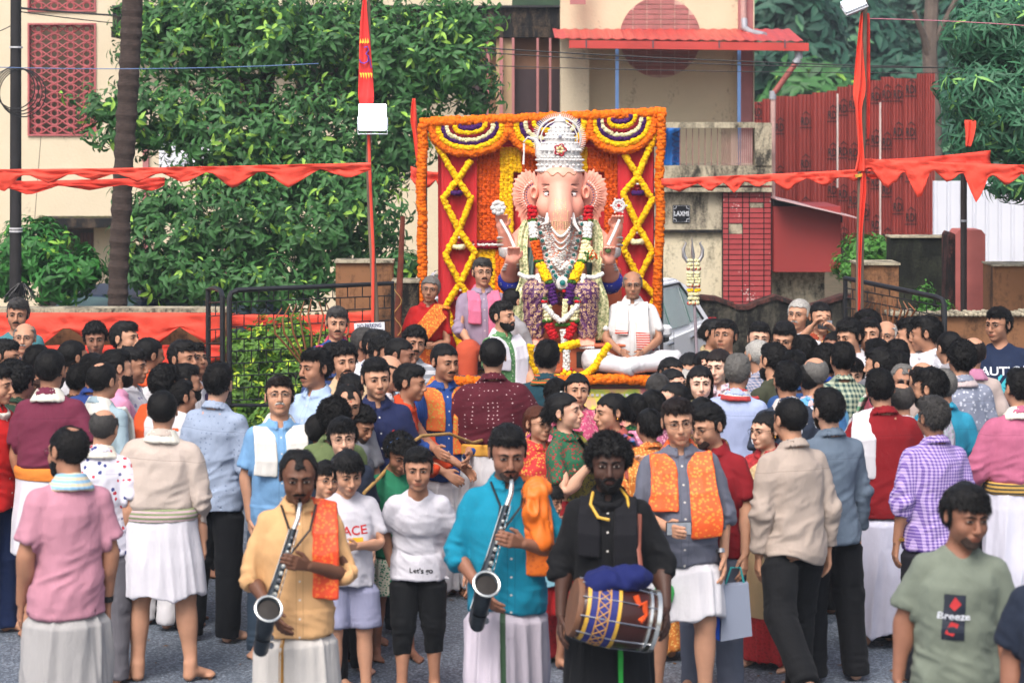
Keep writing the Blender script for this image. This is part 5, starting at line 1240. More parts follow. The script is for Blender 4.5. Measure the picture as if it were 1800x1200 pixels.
def ribbon(name,label,pts,Y,m,thick=.006,cat='flag',kind=None,ripple=.02,parent=None,seed=0):
 """hanging cloth given by left and right outline in pixels: rows (xl, xr, y)"""
 V=[];F=[];n=9;rsx=np.random.RandomState(seed)
 for j,(a,b,y) in enumerate(pts):
  for i in range(n):f=i/(n-1);V.append(tuple(P(a+(b-a)*f,y,Y)+Vector((0,ripple*math.sin(f*9+j*.6+seed),0))))
 for j in range(len(pts)-1):
  for i in range(n-1):F.append((j*n+i,(j+1)*n+i,(j+1)*n+i+1,j*n+i+1))
 if parent is None:parent=thing(name,label,cat);nm='cloth'
 else:nm=name
 o=link(nm,new_mesh(nm,np.array(V),F,m),parent);o.modifiers.new('thick','SOLIDIFY').thickness=thick
 o.modifiers.new('s','SUBSURF').render_levels=1;return parent,o
fl,_=ribbon('pennant_flag','tall narrow red pennant with blue om and yellow flames above the lamp',[(645,647,-60),(637,643,0),(632,648,40),(631,652,80),(631,655,120),(630,657,150),(629,658,175),(634,656,186)],Yv-.06,mat('red_flag','#d8302c',.7,.1,5,.2),seed=2,ripple=.01)
def decal2(parent,name,polys,Y,m):
 V=[];F=[]
 for p in polys:
  b=len(V);V+=[tuple(P(x,y,Y)) for x,y in p];F.append(tuple(range(b,b+len(p))))
 return MB().raw(V,F).build(name,m,parent)
yel=mat('flame_yellow','#f0c83c',.7,.05,5,0);blu=mat('om_blue','#2a50c8',.7,.05,5,0)
decal2(fl,'flame',[[(632+k*4.3,77),(633.5+k*4.3,66+abs(k-2)),(636+k*4.3,75)] for k in range(4)],Yv-.085,yel);decal2(fl,'flame',[[(632+k*4.6,128),(636+k*4.6,129),(635+k*4.6,140-abs(k-2))] for k in range(5)],Yv-.085,yel)
MB().tube([P(a,b,Yv-.085) for a,b in((640,84),(646,82),(648,89),(643,95),(648,99),(647,108),(640,112),(634,110),(632,105))],.015,6,flat=.3).build('om_sign',blu,fl);MB().tube([P(650,103,Yv-.085),P(651,112,Yv-.085),P(653,120,Yv-.085)],.009,6,flat=.3).build('om_sign',blu,fl)
ribbon('pennant_flag','small red pennant hanging behind the lamp near the marigold frame',[(725,731,172),(722,733,200),(722,734,216),(727,732,235),(729,741,262),(733,741,290)],22.6,saf,seed=4)
ribbon('flag_cloth','long red flag cloth hanging twisted round the right wooden pole',[(1513,1518,20),(1508,1517,70),(1504,1519,110),(1501,1522,150),(1499,1520,170),(1504,1512,185),(1506,1515,230),(1509,1519,272),(1503,1521,290),(1502,1522,302)],Yr-.08,saf,seed=5,ripple=.03)
ribbon('flag_cloth','narrow red and blue banner strip right of the wooden pole',[(1523,1529,20),(1524,1529,100),(1524,1529,160),(1523,1528,235),(1524,1526,245)],Yr+.05,mat('red_blue_strip','#c83228',.7,.3,9,.1),seed=6,ripple=.01)
ribbon('flag_cloth','lower red cloth tail tied to the right wooden pole',[(1514,1520,300),(1512,1524,330),(1509,1514,400),(1508,1513,480),(1507,1512,560)],Yr-.07,saf2,seed=7,ripple=.02)
ribbon('flag_cloth','red cloth rag caught in the narrow-leaved tree',[(1694,1716,210),(1698,1714,235),(1696,1706,260)],21.8,saf,seed=8)
def floodlight(label,px,py,Y,w_,h_,tilt,lit):
 t=thing('floodlight',label,'lamp',P(px,py,Y),0);t.rotation_euler=tilt;a=w_*Y/FPX/2;b=h_*Y/FPX/2
 MB().box(-a*1.08,a*1.08,-.02,.045,-b*1.15,b*1.08,bev=.01).build('housing',mat('white_housing','#b8bcc2',.4,.05,5,0),t)
 MB().box(-a,a,-.026,-.0205,-b,b).build('led_panel',emis('led_panel','#eaf4ff',lit),t)
 MB().tube([(-a*1.12,.0,0),(-a*1.12,.0,-b*1.35),(a*1.12,.0,-b*1.35),(a*1.12,.0,0)],.006,6).build('bracket',mat('white_housing','#b8bcc2',.4,.05,5,0),t)
 for k in range(5):MB().box(-a*.9,a*.9,.045,.06,-b+k*b*.45,-b+k*b*.45+.006).build('fin',mat('white_housing','#b8bcc2',.4,.05,5,0),t)
floodlight('brightly lit white LED floodlight below the om pennant',655,206,Yv-.12,46,44,(0,0,0),30)
floodlight('tilted LED floodlight at the top of the right wooden pole',1500,8,Yr-.1,38,22,(R(-35),R(-22),R(8)),3)
def cable(label,pts,Y,r=.006,sag=0,m=None,Yb_=None):
 t=thing('cable',label,'cable');(x0,y0),(x1,y1)=pts;V=[]
 for k in range(25):
  f=k/24;YY=Y if Yb_ is None else Y+(Yb_-Y)*f;V.append(P(x0+(x1-x0)*f,y0+(y1-y0)*f+sag*4*f*(1-f),YY))
 MB().tube(V,r,5).build('strand',m or cb,t)
cable('thick upper black cable crossing the red awning',((840,84),(1810,122)),24,.0065,6)
cable('second black cable sagging below the red awning edge',((840,92),(1810,118)),24.2,.0055,10)
cable('lowest beaded wire crossing the round brick panel',((840,115),(1810,128)),24.4,.0045,5)
cable('thin pink wire from right wooden pole to the right edge',((1520,33),(1810,46)),20,.004,-2,mat('pink_wire','#b06a7a',.5,.1,5,0))
cable('blue and red twisted wire across the palm trunk',((-20,118),(560,112)),22.2,.004,6,mat('blue_wire','#4a6a9a',.5,.1,5,0))
cable('thick cable from the utility pole to the house canopy',((28,14),(420,38)),23.6,.011,3,None,31)
cable('thin black wire below the thick cable at upper left',((28,20),(480,60)),23.6,.006,6,None,31)
cable('wire from pole towards the upper left edge',((-20,60),(28,40)),23.5,.005,3)
cable('wire from pole sloping down to the left edge',((28,110),(-20,135)),23.5,.005,3)
cable('thin vertical service wire on the cream wall',((72,240),(60,400)),30,.004,0)
cable('faint wire behind the red sheet fence',((1330,180),(1560,140)),40,.006,4)
t=thing('pole','thin dark pole tied to the pink pillar','pole');MB().tube([Vector((X(1694,23.6),23.6,0)),P(1694,292,23.6)],.032,8).build('shaft',mat('dark_pole','#2a2020',.8,.3,7,.3),t)
MB().tube([P(1694,386,23.6),P(1694,390,23.6)],.036,8).build('tape',pvc,t)
ct=thing('rusty_post','reddish rusty post wound with wire beside the stone gate post','post');Y9=20.9
MB().tube([Vector((X(698,Y9),Y9,0)),P(699,560,Y9),P(704,470,Y9),P(708,380,Y9)],[.035,.032,.026,.02],8).build('shaft',mat('rust_post','#6a3020',.9,.35,14,.6),ct,smooth=True)
MB().tube([P(699+7*math.sin(k*.9),590-k*7,Y9-.04) for k in range(14)],.004,4).build('wire',mat('pale_wire','#b08a4a',.6,.2,9,0),ct)
def bunting(label,line,Y,hang,n,h_,m,wide=8,seed=0,Y2=None,group='red cloth buntings',sag=6):
 t=thing('bunting',label,'bunting',group=group);rsx=np.random.RandomState(seed);(x0,y0),(x1,y1)=line;N=n*8;V=[];F=[]
 for k in range(N+1):
  f=k/N;YY=Y if Y2 is None else Y+(Y2-Y)*f;x=x0+(x1-x0)*f;y=y0+(y1-y0)*f+sag*math.sin(math.pi*f);tri=abs(((f*n+.22*math.sin(f*9+seed))%1)-.5)*2
  drop=wide+h_*(1-tri)*(.5+.9*((math.sin(int(f*n)*12.9+seed)*43758.5)%1)) if hang else wide
  b=.012*math.sin(f*n*6.283+seed)+.010*math.sin(f*71);w_=wide*(.8+.4*((math.sin(k*.37+seed)+1)/2))
  dd=max(w_+.5,drop)
  for q in range(8):
   yy=y+(w_*q/3 if q<4 else w_+(dd-w_)*(q-3)/4);a_=vnoise(np.array([[f*(x1-x0)*.035+seed+q*.25,yy*.35,seed]]))[0];V.append(tuple(P(x,yy,YY)+Vector((0,-.055*(1-abs(2*a_-1))+b,0))))
 for k in range(N):
  for q in range(7):F.append((k*8+q,k*8+q+1,k*8+q+9,k*8+q+8))
 o=link('cloth',new_mesh('cloth',np.array(V),F,m),t);o.modifiers.new('thick','SOLIDIFY').thickness=.003;return t
bunting('red bunting running from the left edge across the palm trunk to the lamp pole',((-500,296),(652,286)),20.0,1,13,24,saf,8.5,1,sag=6)
bunting('second lower red bunting behind the first at the left',((-500,316),(290,312)),20.6,1,9,14,saf2,9,2)
bunting('red bunting between the marigold frame and the right wooden pole',((1162,314),(1518,297)),20.6,1,7,22,saf,10,3,19.95,sag=1)
bunting('wide red bunting from the right wooden pole over to the right edge',((1516,279),(2160,300)),19.9,1,11,42,saf,14,4,sag=2)
bunting('second red cloth line behind the wide bunting at upper right',((1525,281),(1740,264)),21.5,0,3,5,saf2,20,5,sag=3)
bunting('short red rag line right of the wooden pole over the red sheets',((1522,304),(1585,296)),19.95,1,2,8,saf,5,6)
bunting('red cloth strip behind the marigold frame at its left',((722,292),(800,300)),23,1,2,16,saf,14,7)
bunting('wide red bunting with big triangles hung along the left compound wall',((-640,549),(392,549)),20.75,1,12,30,saf,24,8,sag=0)
bunting('lower red band along the left compound wall behind the crowd',((-640,607),(392,606)),20.72,1,12,30,saf2,14,9,sag=0)
bunting('red bunting seen through the bars of the left gate',((393,549),(662,545)),21.1,1,2,34,saf,22,10,sag=6)
def car(label,loc,rz,col,group=None):
 t=thing('parked_car',label,'car',loc,rz);L,Wd=3.75,1.66
 body=[(-1.85,.30),(-1.80,.62),(-1.72,.78),(-1.05,.90),(1.45,.98),(1.80,.92),(1.86,.60),(1.84,.30),(1.45,.22),(1.42,.40),(1.20,.52),(.98,.40),(.95,.20),(-.95,.20),(-.98,.40),(-1.20,.52),(-1.42,.40),(-1.45,.24)]
 paint=mat('car_paint_'+col.strip('#'),col,.45,.02,2,0);glass=mat('car_glass','#5f7d78',.06,.2,1.5,0,spec=.9)
 bm=bmesh.new();vs=[[bm.verts.new((x,s*Wd/2,z)) for x,z in body] for s in(-1,1)];n=len(body)
 bm.faces.new(vs[0]);bm.faces.new(vs[1][::-1])
 for i in range(n):bm.faces.new((vs[0][i],vs[1][i],vs[1][(i+1)%n],vs[0][(i+1)%n])[::-1])
 bmesh.ops.recalc_face_normals(bm,faces=bm.faces);bmesh.ops.bevel(bm,geom=bm.edges[:],offset=.035,segments=2,affect='EDGES');me=bpy.data.meshes.new('body');bm.to_mesh(me);bm.free();me.materials.append(paint);link('body',me,t)
 top=[(-1.05,.88),(-.45,1.38),(-.1,1.47),(.9,1.47),(1.35,1.36),(1.70,.95)]
 bm=bmesh.new();A=[bm.verts.new((x,-(.80 if z<1 else.64),z)) for x,z in top];B=[bm.verts.new((x,(.80 if z<1 else.64),z)) for x,z in top]
 bm.faces.new(A);bm.faces.new(B[::-1]);
 for i in range(6):bm.faces.new((A[i],B[i],B[(i+1)%6],A[(i+1)%6])[::-1])
 bmesh.ops.recalc_face_normals(bm,faces=bm.faces);bmesh.ops.bevel(bm,geom=bm.edges[:],offset=.03,segments=2,affect='EDGES');me=bpy.data.meshes.new('cabin');bm.to_mesh(me);bm.free();me.materials.append(paint);link('cabin',me,t)
 for s in(-1,1):
  yy=lambda z:s*(.80+(.64-.80)*(z-.88)/.5+.034)
  for nm,q in(('side_window',[(-.62,.99),(-.30,1.33),(.08,1.38),(.08,.99)]),('side_window',[(.15,.99),(.15,1.38),(.80,1.38),(.86,.99)]),('side_window',[(.92,1.0),(.88,1.37),(1.08,1.33),(1.30,1.03)])):
   MB().raw([(x,yy(z),z) for x,z in q]+[(x,yy(z)-s*.02,z) for x,z in q],[(0,1,2,3),(7,6,5,4),(0,4,5,1),(1,5,6,2),(2,6,7,3),(3,7,4,0)]).build(nm,glass,t)
  MB().tube([(-.70,yy(.96),.96),(-.30,yy(1.36),1.365),(.1,yy(1.41),1.415),(.9,yy(1.41),1.415),(1.38,yy(1.0),1.0)],.014,5).build('window_trim',mat('black_rubber','#0c0c0e',.5,.1,5,0),t)
  m_=MB();m_.box(-.72,-.56,s*.84,s*1.02,.98,1.10,bev=.03).build('mirror',paint,t);MB().box(-.72,-.55,s*.83,s*.98,.93,.985,bev=.01).build('mirror_base',mat('black_rubber','#0c0c0e',.5,.1,5,0),t)
  for hx in(-.12,.72):MB().box(hx,hx+.17,s*.83,s*.86,.84,.865,bev=.006).build('door_handle',mat('chrome','#c0c4c8',.2,.05,5,0,metal=1),t)
  for hx in(.115,.90,-.78):MB().box(hx,hx+.006,s*.8305,s*.833,.35,.97).build('door_seam',mat('seam_dark','#3a3c40',.6,.1,5,0),t)
  MB().box(1.72,1.88,s*.60,s*.84,.80,.98,bev=.03).build('tail_light',mat('red_lens','#b01824',.2,.1,5,0),t);MB().box(-1.86,-1.70,s*.52,s*.82,.62,.76,bev=.03).build('headlight',mat('clear_lens','#c8d0d4',.1,.1,5,0),t)
  for wx in(-1.2,1.2):
   wl=MB().lathe([(.02,-.10),(.29,-.10),(.31,-.06),(.31,.06),(.29,.10),(.02,.10)],20,M=Matrix.Translation((wx,s*.74,.31))@Matrix.Rotation(R(90),4,'X')).build('wheel',mat('tyre','#141416',.8,.1,8,.2),t)
   MB().lathe([(.01,-.115),(.19,-.108),(.20,.1),(.01,.115)],16,M=Matrix.Translation((wx,s*.74,.31))@Matrix.Rotation(R(90),4,'X')).build('rim',mat('alloy','#9a9ca0',.3,.1,8,0,metal=1),wl)
 MB().raw([(-.98,-.68,.955),(-.98,.68,.955),(-.50,.58,1.365),(-.50,-.58,1.365)],[(0,1,2,3)]).build('windshield',glass,t).location=(-.022,0,.012)
 return t
car('white hatchback car parked behind the garlanded trident',(.86,25.3,0),R(70),'#f4f5f8')
car('blue car parked behind the left compound wall',(X(245,25.5),25.6,-.06),R(48),'#16304a')
tz=thing('trident','tall silver trident staff hung with flower strings beside the white car','trident',(X(1221,20.4),20.4,0));sil=mat('dull_silver','#b4b2b4',.3,.15,20,.2,metal=.8)
def T(px,py):return Vector((X(px,20.4)-X(1221,20.4),0,Z(py,20.4)))
MB().tube([Vector((.03,0,0)),T(1226,640),T(1221,540),T(1219,458)],.013,8).build('staff',mat('pole_grey','#8c8088',.5,.2,9,.2),tz,smooth=True)
MB().tube([T(1219,462),T(1218,448),T(1217,436),T(1216,416)],[.02,.035,.022,.003],8,flat=.5).build('centre_prong',sil,tz,smooth=True)
for s in(1,-1):MB().tube([T(1218,462),T(1218+s*8,462),T(1218+s*16,450),T(1218+s*17,438),T(1218+s*12,427),T(1218+s*16,424)],[.014,.017,.018,.014,.008,.002],8).build('side_prong',sil,tz,smooth=True)
hz=NT('haze_air');pv=hz.n('VolumePrincipled');pv.inputs['Density'].default_value=.0013;pv.inputs['Color'].default_value=(.82,.90,1.0,1);pv.inputs['Anisotropy'].default_value=.2
for l_ in list(hz.t.links):hz.t.links.remove(l_)
hz.l(pv.outputs[0],hz.t.nodes['Material Output'].inputs['Volume'])
MB().box(-110,110,-8,145,-1.4,26).build('haze',hz.m,None,kind='stuff')
YB=22.3;YI=21.3
def blossom(kind='marigold',seed=0):
 """a crinkled flower head, radius 1"""
 rs=np.random.RandomState(seed);V=[];F=[]
 if kind=='marigold':
  n=8;V.append((0,0,1.0));rings=[(.45,.92),(.85,.55),(1.0,.05),(.7,-.6)]
  for j,(r,z) in enumerate(rings):
   for k in range(n):a=6.283*(k+.5*(j%2))/n;q=r*(1+(.20 if k%2 else-.16));V.append((q*math.cos(a),q*math.sin(a),z+(.18 if(k+j)%2 else-.12)))
  for k in range(n):F.append((0,1+k,1+(k+1)%n))
  for j in range(3):
   for k in range(n):a,b=1+j*n+k,1+j*n+(k+1)%n;c,d=a+n,b+n;F.append((a,c,d));F.append((a,d,b))
 V=np.array(V)+rs.randn(len(V),3)*.05;return V,np.array(F)
def mflower(name,c1,c2):
 t=NT(name);s=t.sep(t.n('Attribute',attribute_name='rest').outputs['Vector']);n=t.noise(t.coord(),130,3)
 t.base(t.mix(s[0],srgb(c1),t.mix(n,srgb(c1),srgb(c2))),.8,spec=.2);t.bump(n,.5,.006);return t.m
F_OR=mflower('marigold_orange','#e8740c','#c8500a');F_YE=mflower('marigold_yellow','#f2c40a','#dfa006');F_PU=mflower('purple_flower','#4a1c62','#2a0e3c');F_MR=mflower('maroon_flower','#8a1222','#5a0a18')
F_CR=mflower('cream_flower','#e6e0b4','#c8bf8c');F_WH=mflower('white_flower','#e2e0dc','#c4c2ba');F_RD=mflower('red_rose','#c01a24','#8a0c18');F_GN=mflower('garland_green','#3f6a22','#274818');F_DO=mflower('deep_orange_flower','#d85a10','#a83c08')
_bv,_bf=blossom()
def strand(name,pts,m,parent,r=.022,tube=.018,dens=1.0,seed=0,ring=5,**kw):
 """a flower string: blossoms packed round the line through pts"""
 pts=np.array([tuple(p) for p in pts],float);seg=np.linalg.norm(np.diff(pts,axis=0),axis=1);s=np.concatenate([[0],np.cumsum(seg)]);L=s[-1]
 n=max(1,int(L/(r*1.15)*dens));rs=np.random.RandomState(seed+17);V=[];F=[];A=[];base=0
 tt=np.linspace(0,L,n);C=np.stack([np.interp(tt,s,pts[:,k]) for k in range(3)],1);T=np.gradient(C,axis=0) if n>1 else np.array([[0,0,1.]]);T/=np.linalg.norm(T,axis=1,keepdims=True)+1e-9
 N=n*ring;Cc=np.repeat(C,ring,0);Tt=np.repeat(T,ring,0);up=np.where(np.abs(Tt[:,1:2])<.9,np.array([[0,1.,0]]),np.array([[1.,0,0]]))
 s1=np.cross(Tt,up);s1/=np.linalg.norm(s1,axis=1,keepdims=True);s2=np.cross(s1,Tt);a=np.tile(np.arange(ring)*6.283/ring,n)+np.repeat(np.arange(n)*.6,ring)+rs.rand(N)*.3
 D=np.cos(a)[:,None]*s1+np.sin(a)[:,None]*s2;D/=np.linalg.norm(D,axis=1,keepdims=True);E1=np.cross(D,Tt);E1/=np.linalg.norm(E1,axis=1,keepdims=True);E2=np.cross(D,E1)
 sc=r*rs.uniform(.8,1.15,N)[:,None,None];o=Cc+D*tube+rs.randn(N,3)*r*.12
 V=o[:,None]+sc*(_bv[None,:,0:1]*E1[:,None]+_bv[None,:,1:2]*E2[:,None]+_bv[None,:,2:3]*D[:,None]*.8)
 k=len(_bv);F=(_bf[None]+(np.arange(N)*k)[:,None,None]).reshape(-1,3);A=np.zeros((N*k,3));A[:,0]=np.repeat(rs.rand(N),k)
 return link(name,new_mesh(name,V.reshape(-1,3),F,m,False,attrs={'rest':A}),parent,**kw)
fl=thing('float_truck','low decorated truck bed carrying the idol with painted tailboard','truck')
x0,x1=X(775,20.6),X(1188,20.6);zt=1.0
deck_m=mat('brown_deck','#4a2c26',.5,.2,4,.15)
MB().box(x0,x1,20.55,23.2,zt-.10,zt,bev=.01).build('deck',deck_m,fl)
MB().box(x0+.03,x1-.03,20.62,20.66,.45,zt-.101).build('tailboard',mat('tailboard_pink','#c86a86',.5,.1,2,.1),fl)
def banner_mat():
 t=NT('painted_banner');v=t.coord();n=t.noise(v,3.2,3,.5,.8);t.base(t.ramp(n,[(.30,srgb('#d8478a')),(.45,srgb('#e8b48a')),(.52,srgb('#e6dc5a')),(.62,srgb('#a8cf5a')),(.75,srgb('#e07a9a'))]),.5);return t.m
bn=MB().box(x0+.05,x1-.05,20.600,20.612,.56,zt-.12).build('printed_banner',banner_mat(),fl)
for k_ in range(2):MB().tube([(X(1078+k_*17,20.6)+.030*math.cos(a),20.597,Z(706,20.6)+.038*math.sin(a)) for a in np.linspace(0,6.283,16,endpoint=False)],.011,6,closed=True,flat=.3).build('lettering',mat('blue_letter','#2a2a9a',.5,.05,5,0),bn)
for zz,yy in((zt-.16,20.57),):
 mb=MB();
 for k in range(46):mb.box(x0+.06+k*.042,x0+.085+k*.042,20.590,20.599,zz-.02,zz)
 mb.build('lace_edge',mat('lace_white','#d8d4d0',.8,.05,5,0),bn,kind='stuff')
for sx in(x0+.15,x1-.15):
 for yy in(21.1,22.9):
  w_=MB().lathe([(.05,-.1),(.33,-.1),(.36,-.05),(.36,.05),(.33,.1),(.05,.1)],18,M=Matrix.Translation((sx,yy,.36))@Matrix.Rotation(R(90),4,'Y')).build('wheel',mat('tyre','#141416',.8,.1,8,.2),fl)
MB().box(x0+.1,x1-.1,20.8,23.1,.55,zt-.101).build('chassis',black_iron,fl)
MB().box(x0+.12,x1-.12,23.25,24.3,.45,1.75,bev=.05).build('cab',mat('cab_paint','#3a5a7a',.4,.1,3,.1),fl)
strand('marigold_string',[(x0+.02+(x1-x0-.04)*f,20.53,zt-.035-.010*math.sin(f*15)) for f in np.linspace(0,1,30)],F_OR,fl,.026,.022,seed=1,kind='stuff')
rs=np.random.RandomState(2);mb=MB()
for _ in range(240):
 a,b,q=rs.uniform(x0+.1,x1-.1),rs.uniform(20.6,21.3),rs.uniform(0,6.28);s=rs.uniform(.008,.018);mb.raw([(a,b,zt+.003),(a+s*math.cos(q),b+s*math.sin(q),zt+.006),(a+s*math.cos(q+1.2),b+s*math.sin(q+1.2),zt+.004)],[(0,1,2)])
mb.build('petal_litter',F_YE,fl,kind='stuff')
pd=thing('pedestal','terracotta stepped pedestal under the idol with square vent','pedestal');terra=mat('terracotta_paint','#a8532f',.55,.1,4,.1)
def pb(a,b,c,d,y0,y1,nm,m=terra,bev=.008):return MB().box(X(a,20.9),X(b,20.9),y0,y1,Z(d,20.9),Z(c,20.9),bev=bev).build(nm,m,pd)
MB().box(X(925,20.9),X(1096,20.9),20.85,22.1,zt+.001,Z(608,20.9),bev=.006).build('box',terra,pd);pb(920,1100,603,608.2,20.80,22.12,'ledge')
MB().box(X(1013,20.9),X(1045,20.9),20.835,20.849,zt+.03,Z(617,20.9)).build('vent',mat('vent_dark','#1a0e0a',.8,.1,5,0),pd)
MB().box(X(895,20.9),X(1130,20.9),20.72,20.9,zt+.001,zt+.035,bev=.006).build('step',terra,pd)
MB().box(X(902,22),X(1092,22),21.9,22.12,Z(600,22),Z(470,22),bev=.02).build('throne_back',terra,pd)
bd=thing('flower_backdrop','red cloth backdrop framed with orange and yellow marigold strings behind the idol','backdrop')
def Q(px,py,d=0.0):return P(px,py,YB+d)
redcl=mat('red_backdrop_cloth','#b81820',.7,.12,2.2,.35,.02,stretch=(5,5,.8))
def sheet(nm,x0,x1,y0,y1,d,m,ripple=.02,n=30,fr=9):
 V=[];F=[]
 for j in range(12):
  for i in range(n):f=i/(n-1);V.append(tuple(Q(x0+(x1-x0)*f,y0+(y1-y0)*j/11,d)+Vector((0,ripple*math.sin(f*fr*3.14+j*.15),0))))
 for j in range(11):
  for i in range(n-1):F.append((j*n+i,(j+1)*n+i,(j+1)*n+i+1,j*n+i+1))
 o=link(nm,new_mesh(nm,np.array(V),F,m),bd);o.modifiers.new('thick','SOLIDIFY').thickness=.006;return o
sheet('back_cloth',770,1150,222,640,.12,redcl,.015,60,24)
sheet('side_cloth',776,838,240,628,-.02,redcl,.012,20,5);sheet('side_cloth',1086,1148,240,600,-.02,redcl,.012,20,5)
sheet('top_cloth',765,1155,216,258,-.03,redcl,.012,40,12)
for a,b in(((748,214),(748,760)),((1163,202),(1163,760)),((746,212),(1166,200))):MB().tube([Q(*a),Q(*b)],.018,6).build('frame_pole',mat('frame_iron','#3a3436',.6,.2,9,.1),bd)
mk=lambda nm,pts,m,d,**k:strand(nm,[Q(x,y,d) for x,y in pts],m,bd,kind='stuff',**k)
curve=lambda a,b,n=12,w=0:[(a[0]+(b[0]-a[0])*t+w*math.sin(t*9),a[1]+(b[1]-a[1])*t) for t in np.linspace(0,1,n)]
mk('marigold_border',curve((742,216),(960,207))+curve((965,207),(1166,198)),F_OR,-.10,r=.028,tube=.026,seed=3,ring=6)
mk('marigold_border',curve((742,222),(741,420),10,1.5)+curve((740,425),(748,600),10,1.5),F_OR,-.12,r=.027,tube=.024,seed=4,ring=6)
mk('marigold_border',curve((1162,204),(1159,400),10,1.5)+curve((1159,405),(1154,556),10,1),F_OR,-.12,r=.025,tube=.022,seed=5,ring=6)
mk('marigold_tail',[(740,596),(748,603),(757,600),(752,606),(742,603)],F_OR,-.13,r=.022,tube=.016,seed=50)
mk('purple_tuft',[(746,582),(748,592)],F_PU,-.15,r=.024,tube=.02,seed=51)
def swag(xa,ya,xb,yb,drop,seed):
 bands=[(F_OR,1.0,.024),(F_YE,.80,.022),(F_PU,.64,.019),(F_CR,.52,.019),(F_MR,.40,.017),(F_YE,.27,.019),(F_PU,.12,.018)]
 for k,(m,f,r) in enumerate(bands):
  pts=[]
  for t in np.linspace(0,1,26):
   w_=(xb-xa)/2*(.18+.82*f);cx=(xa+xb)/2;x=cx-w_*math.cos(math.pi*t);yl=ya+(yb-ya)*t
   pts.append((x,yl+4+drop*f*math.sin(math.pi*t)**.8))
  mk('swag_string',pts,m,-.10-.004*k,r=r,tube=r*.75,seed=seed+k,ring=5)
swag(760,219,893,212,50,60);swag(896,212,1038,206,58,70);swag(1036,206,1150,200,58,80)
zx=lambda a,b:(720+a/2.308,180+b/2.308)
for L_ in([(85,130),(195,315),(250,390),(200,520),(145,620),(205,735),(255,815)],[(245,240),(195,315),(135,390),(200,520),(265,610),(205,735),(148,825),(170,900),(205,985)],[(1000,120),(925,300),(865,370),(925,500),(985,605),(930,715),(880,800)],[(875,215),(925,300),(985,395),(925,500),(865,590),(930,715),(1000,790),(975,830)]):
 L2=[zx(*p) for p in L_];pts=[]
 for a,b in zip(L2[:-1],L2[1:]):pts+=curve(a,b,5)[:-1]
 mk('lattice_string',pts+[L2[-1]],F_YE,-.075,r=.021,tube=.013,seed=int(L_[0][0]),ring=5)
for(a,b),m in(((190,375),F_PU),((925,375),F_PU),((200,592),F_CR),((922,572),F_CR),((207,805),F_MR)):
 x,y=zx(a,b);mk('pom_tassel',[(x,y-3),(x,y+4)],m,-.10,r=.026,tube=.036,seed=a,ring=9);mk('tassel_cap',[(x,y-16),(x,y-10)],F_MR,-.08,r=.012,tube=.006,seed=a+1,ring=4);mk('tassel_cap',[(x,y-19),(x,y-17)],F_WH,-.08,r=.011,tube=.006,seed=a+2,ring=4)
k=0
for px in np.arange(836,1086,7.7):
 seq=F_OR
 q=(px-836)/7.7
 if 6<=q<11 or 24<=q<26:seq=F_YE
 hid=905<px<1062
 top_y=262 if 836+30<px<1060 else 256
 if seq is F_YE:mk('hanging_string',curve((px,top_y),(px,425 if not hid else 300),8,.6),F_YE,.05,r=.019,tube=.012,seed=k,ring=4)
 else:mk('hanging_string',curve((px,top_y),(px,425 if not hid else 300),8,.6),F_DO if q%2 else F_OR,.05,r=.019,tube=.012,seed=k,ring=4)
 if not hid:mk('hanging_string',curve((px,440),(px,600),8,.6),F_OR if(870<px<905 or px>1070) else F_YE,.05,r=.019,tube=.012,seed=k+100,ring=4)
 k+=1
for y,m in((426,F_MR),(430,F_WH),(434,F_MR)):mk('cross_string',curve((832,y),(900,y),8),m,.0,r=.013,tube=.008,seed=y,ring=4);mk('cross_string',curve((1060,y),(1090,y),4),m,.0,r=.013,tube=.008,seed=y+1,ring=4)
idol=thing('idol','large seated pink elephant-headed idol with tall silver crown and many garlands','statue')
S0=FPX/YI
def I(px,py,d=0.0):return np.array((X(px,YI),YI+d,Z(py,YI)))
pxm=1/S0
pink=NT('idol_pink');v_=pink.coord();pink.base(pink.mix(pink.noise(v_,4,3),srgb('#e8a48e'),srgb('#df9480')),.48,spec=.4);pink=pink.m
silver=mat('idol_silver','#d6d4d2',.35,.16,60,.9,.006,metal=.22);whiteo=mat('idol_white_enamel','#d9d6d2',.4,.08,40,.5)
gold=mat('idol_gold','#d8c08a',.3,.2,60,.5,.004,metal=.7);teal=mat('teal_gem','#0e6a66',.12,.15,30,0,spec=.8);ruby=mat('ruby_gem','#a01426',.15,.1,30,0)
def fld(x0,x1,y0,y1,d0,d1,st):return Field(grid((X(x0,YI),X(x1,YI),st)),grid((YI+d0,YI+d1,st)),grid((Z(y1,YI),Z(y0,YI),st)))
f=fld(868,1100,285,612,-.55,.30,.009)
cp=lambda a,b,r0,r1=None,k=.02:f.cap(I(*a),I(*b),r0*pxm,(r1 if r1 is not None else r0)*pxm,k)
el=lambda c,r,k=.02,op='u',M=None:f.ell(I(*c),np.array(r)*pxm,k,op,M)
el((984,330,-.02),(40,40,37),0);el((984,308,-.04),(39,30,24),.04);el((962,362,-.10),(20,24,24),.04);el((1006,362,-.10),(20,24,24),.04);el((984,312,-.16),(30,16,20),.05)
cp((984,338,-.17),(984,372,-.27),21,20,.05);cp((984,372,-.27),(985,410,-.31),20,14.5,.03);cp((985,410,-.31),(986,436,-.30),14.5,11,.02);cp((986,436,-.30),(978,456,-.29),11,9.5,.015);cp((978,456,-.29),(992,466,-.30),9.5,8,.012);cp((992,466,-.30),(1006,458,-.31),8,6.5,.012)
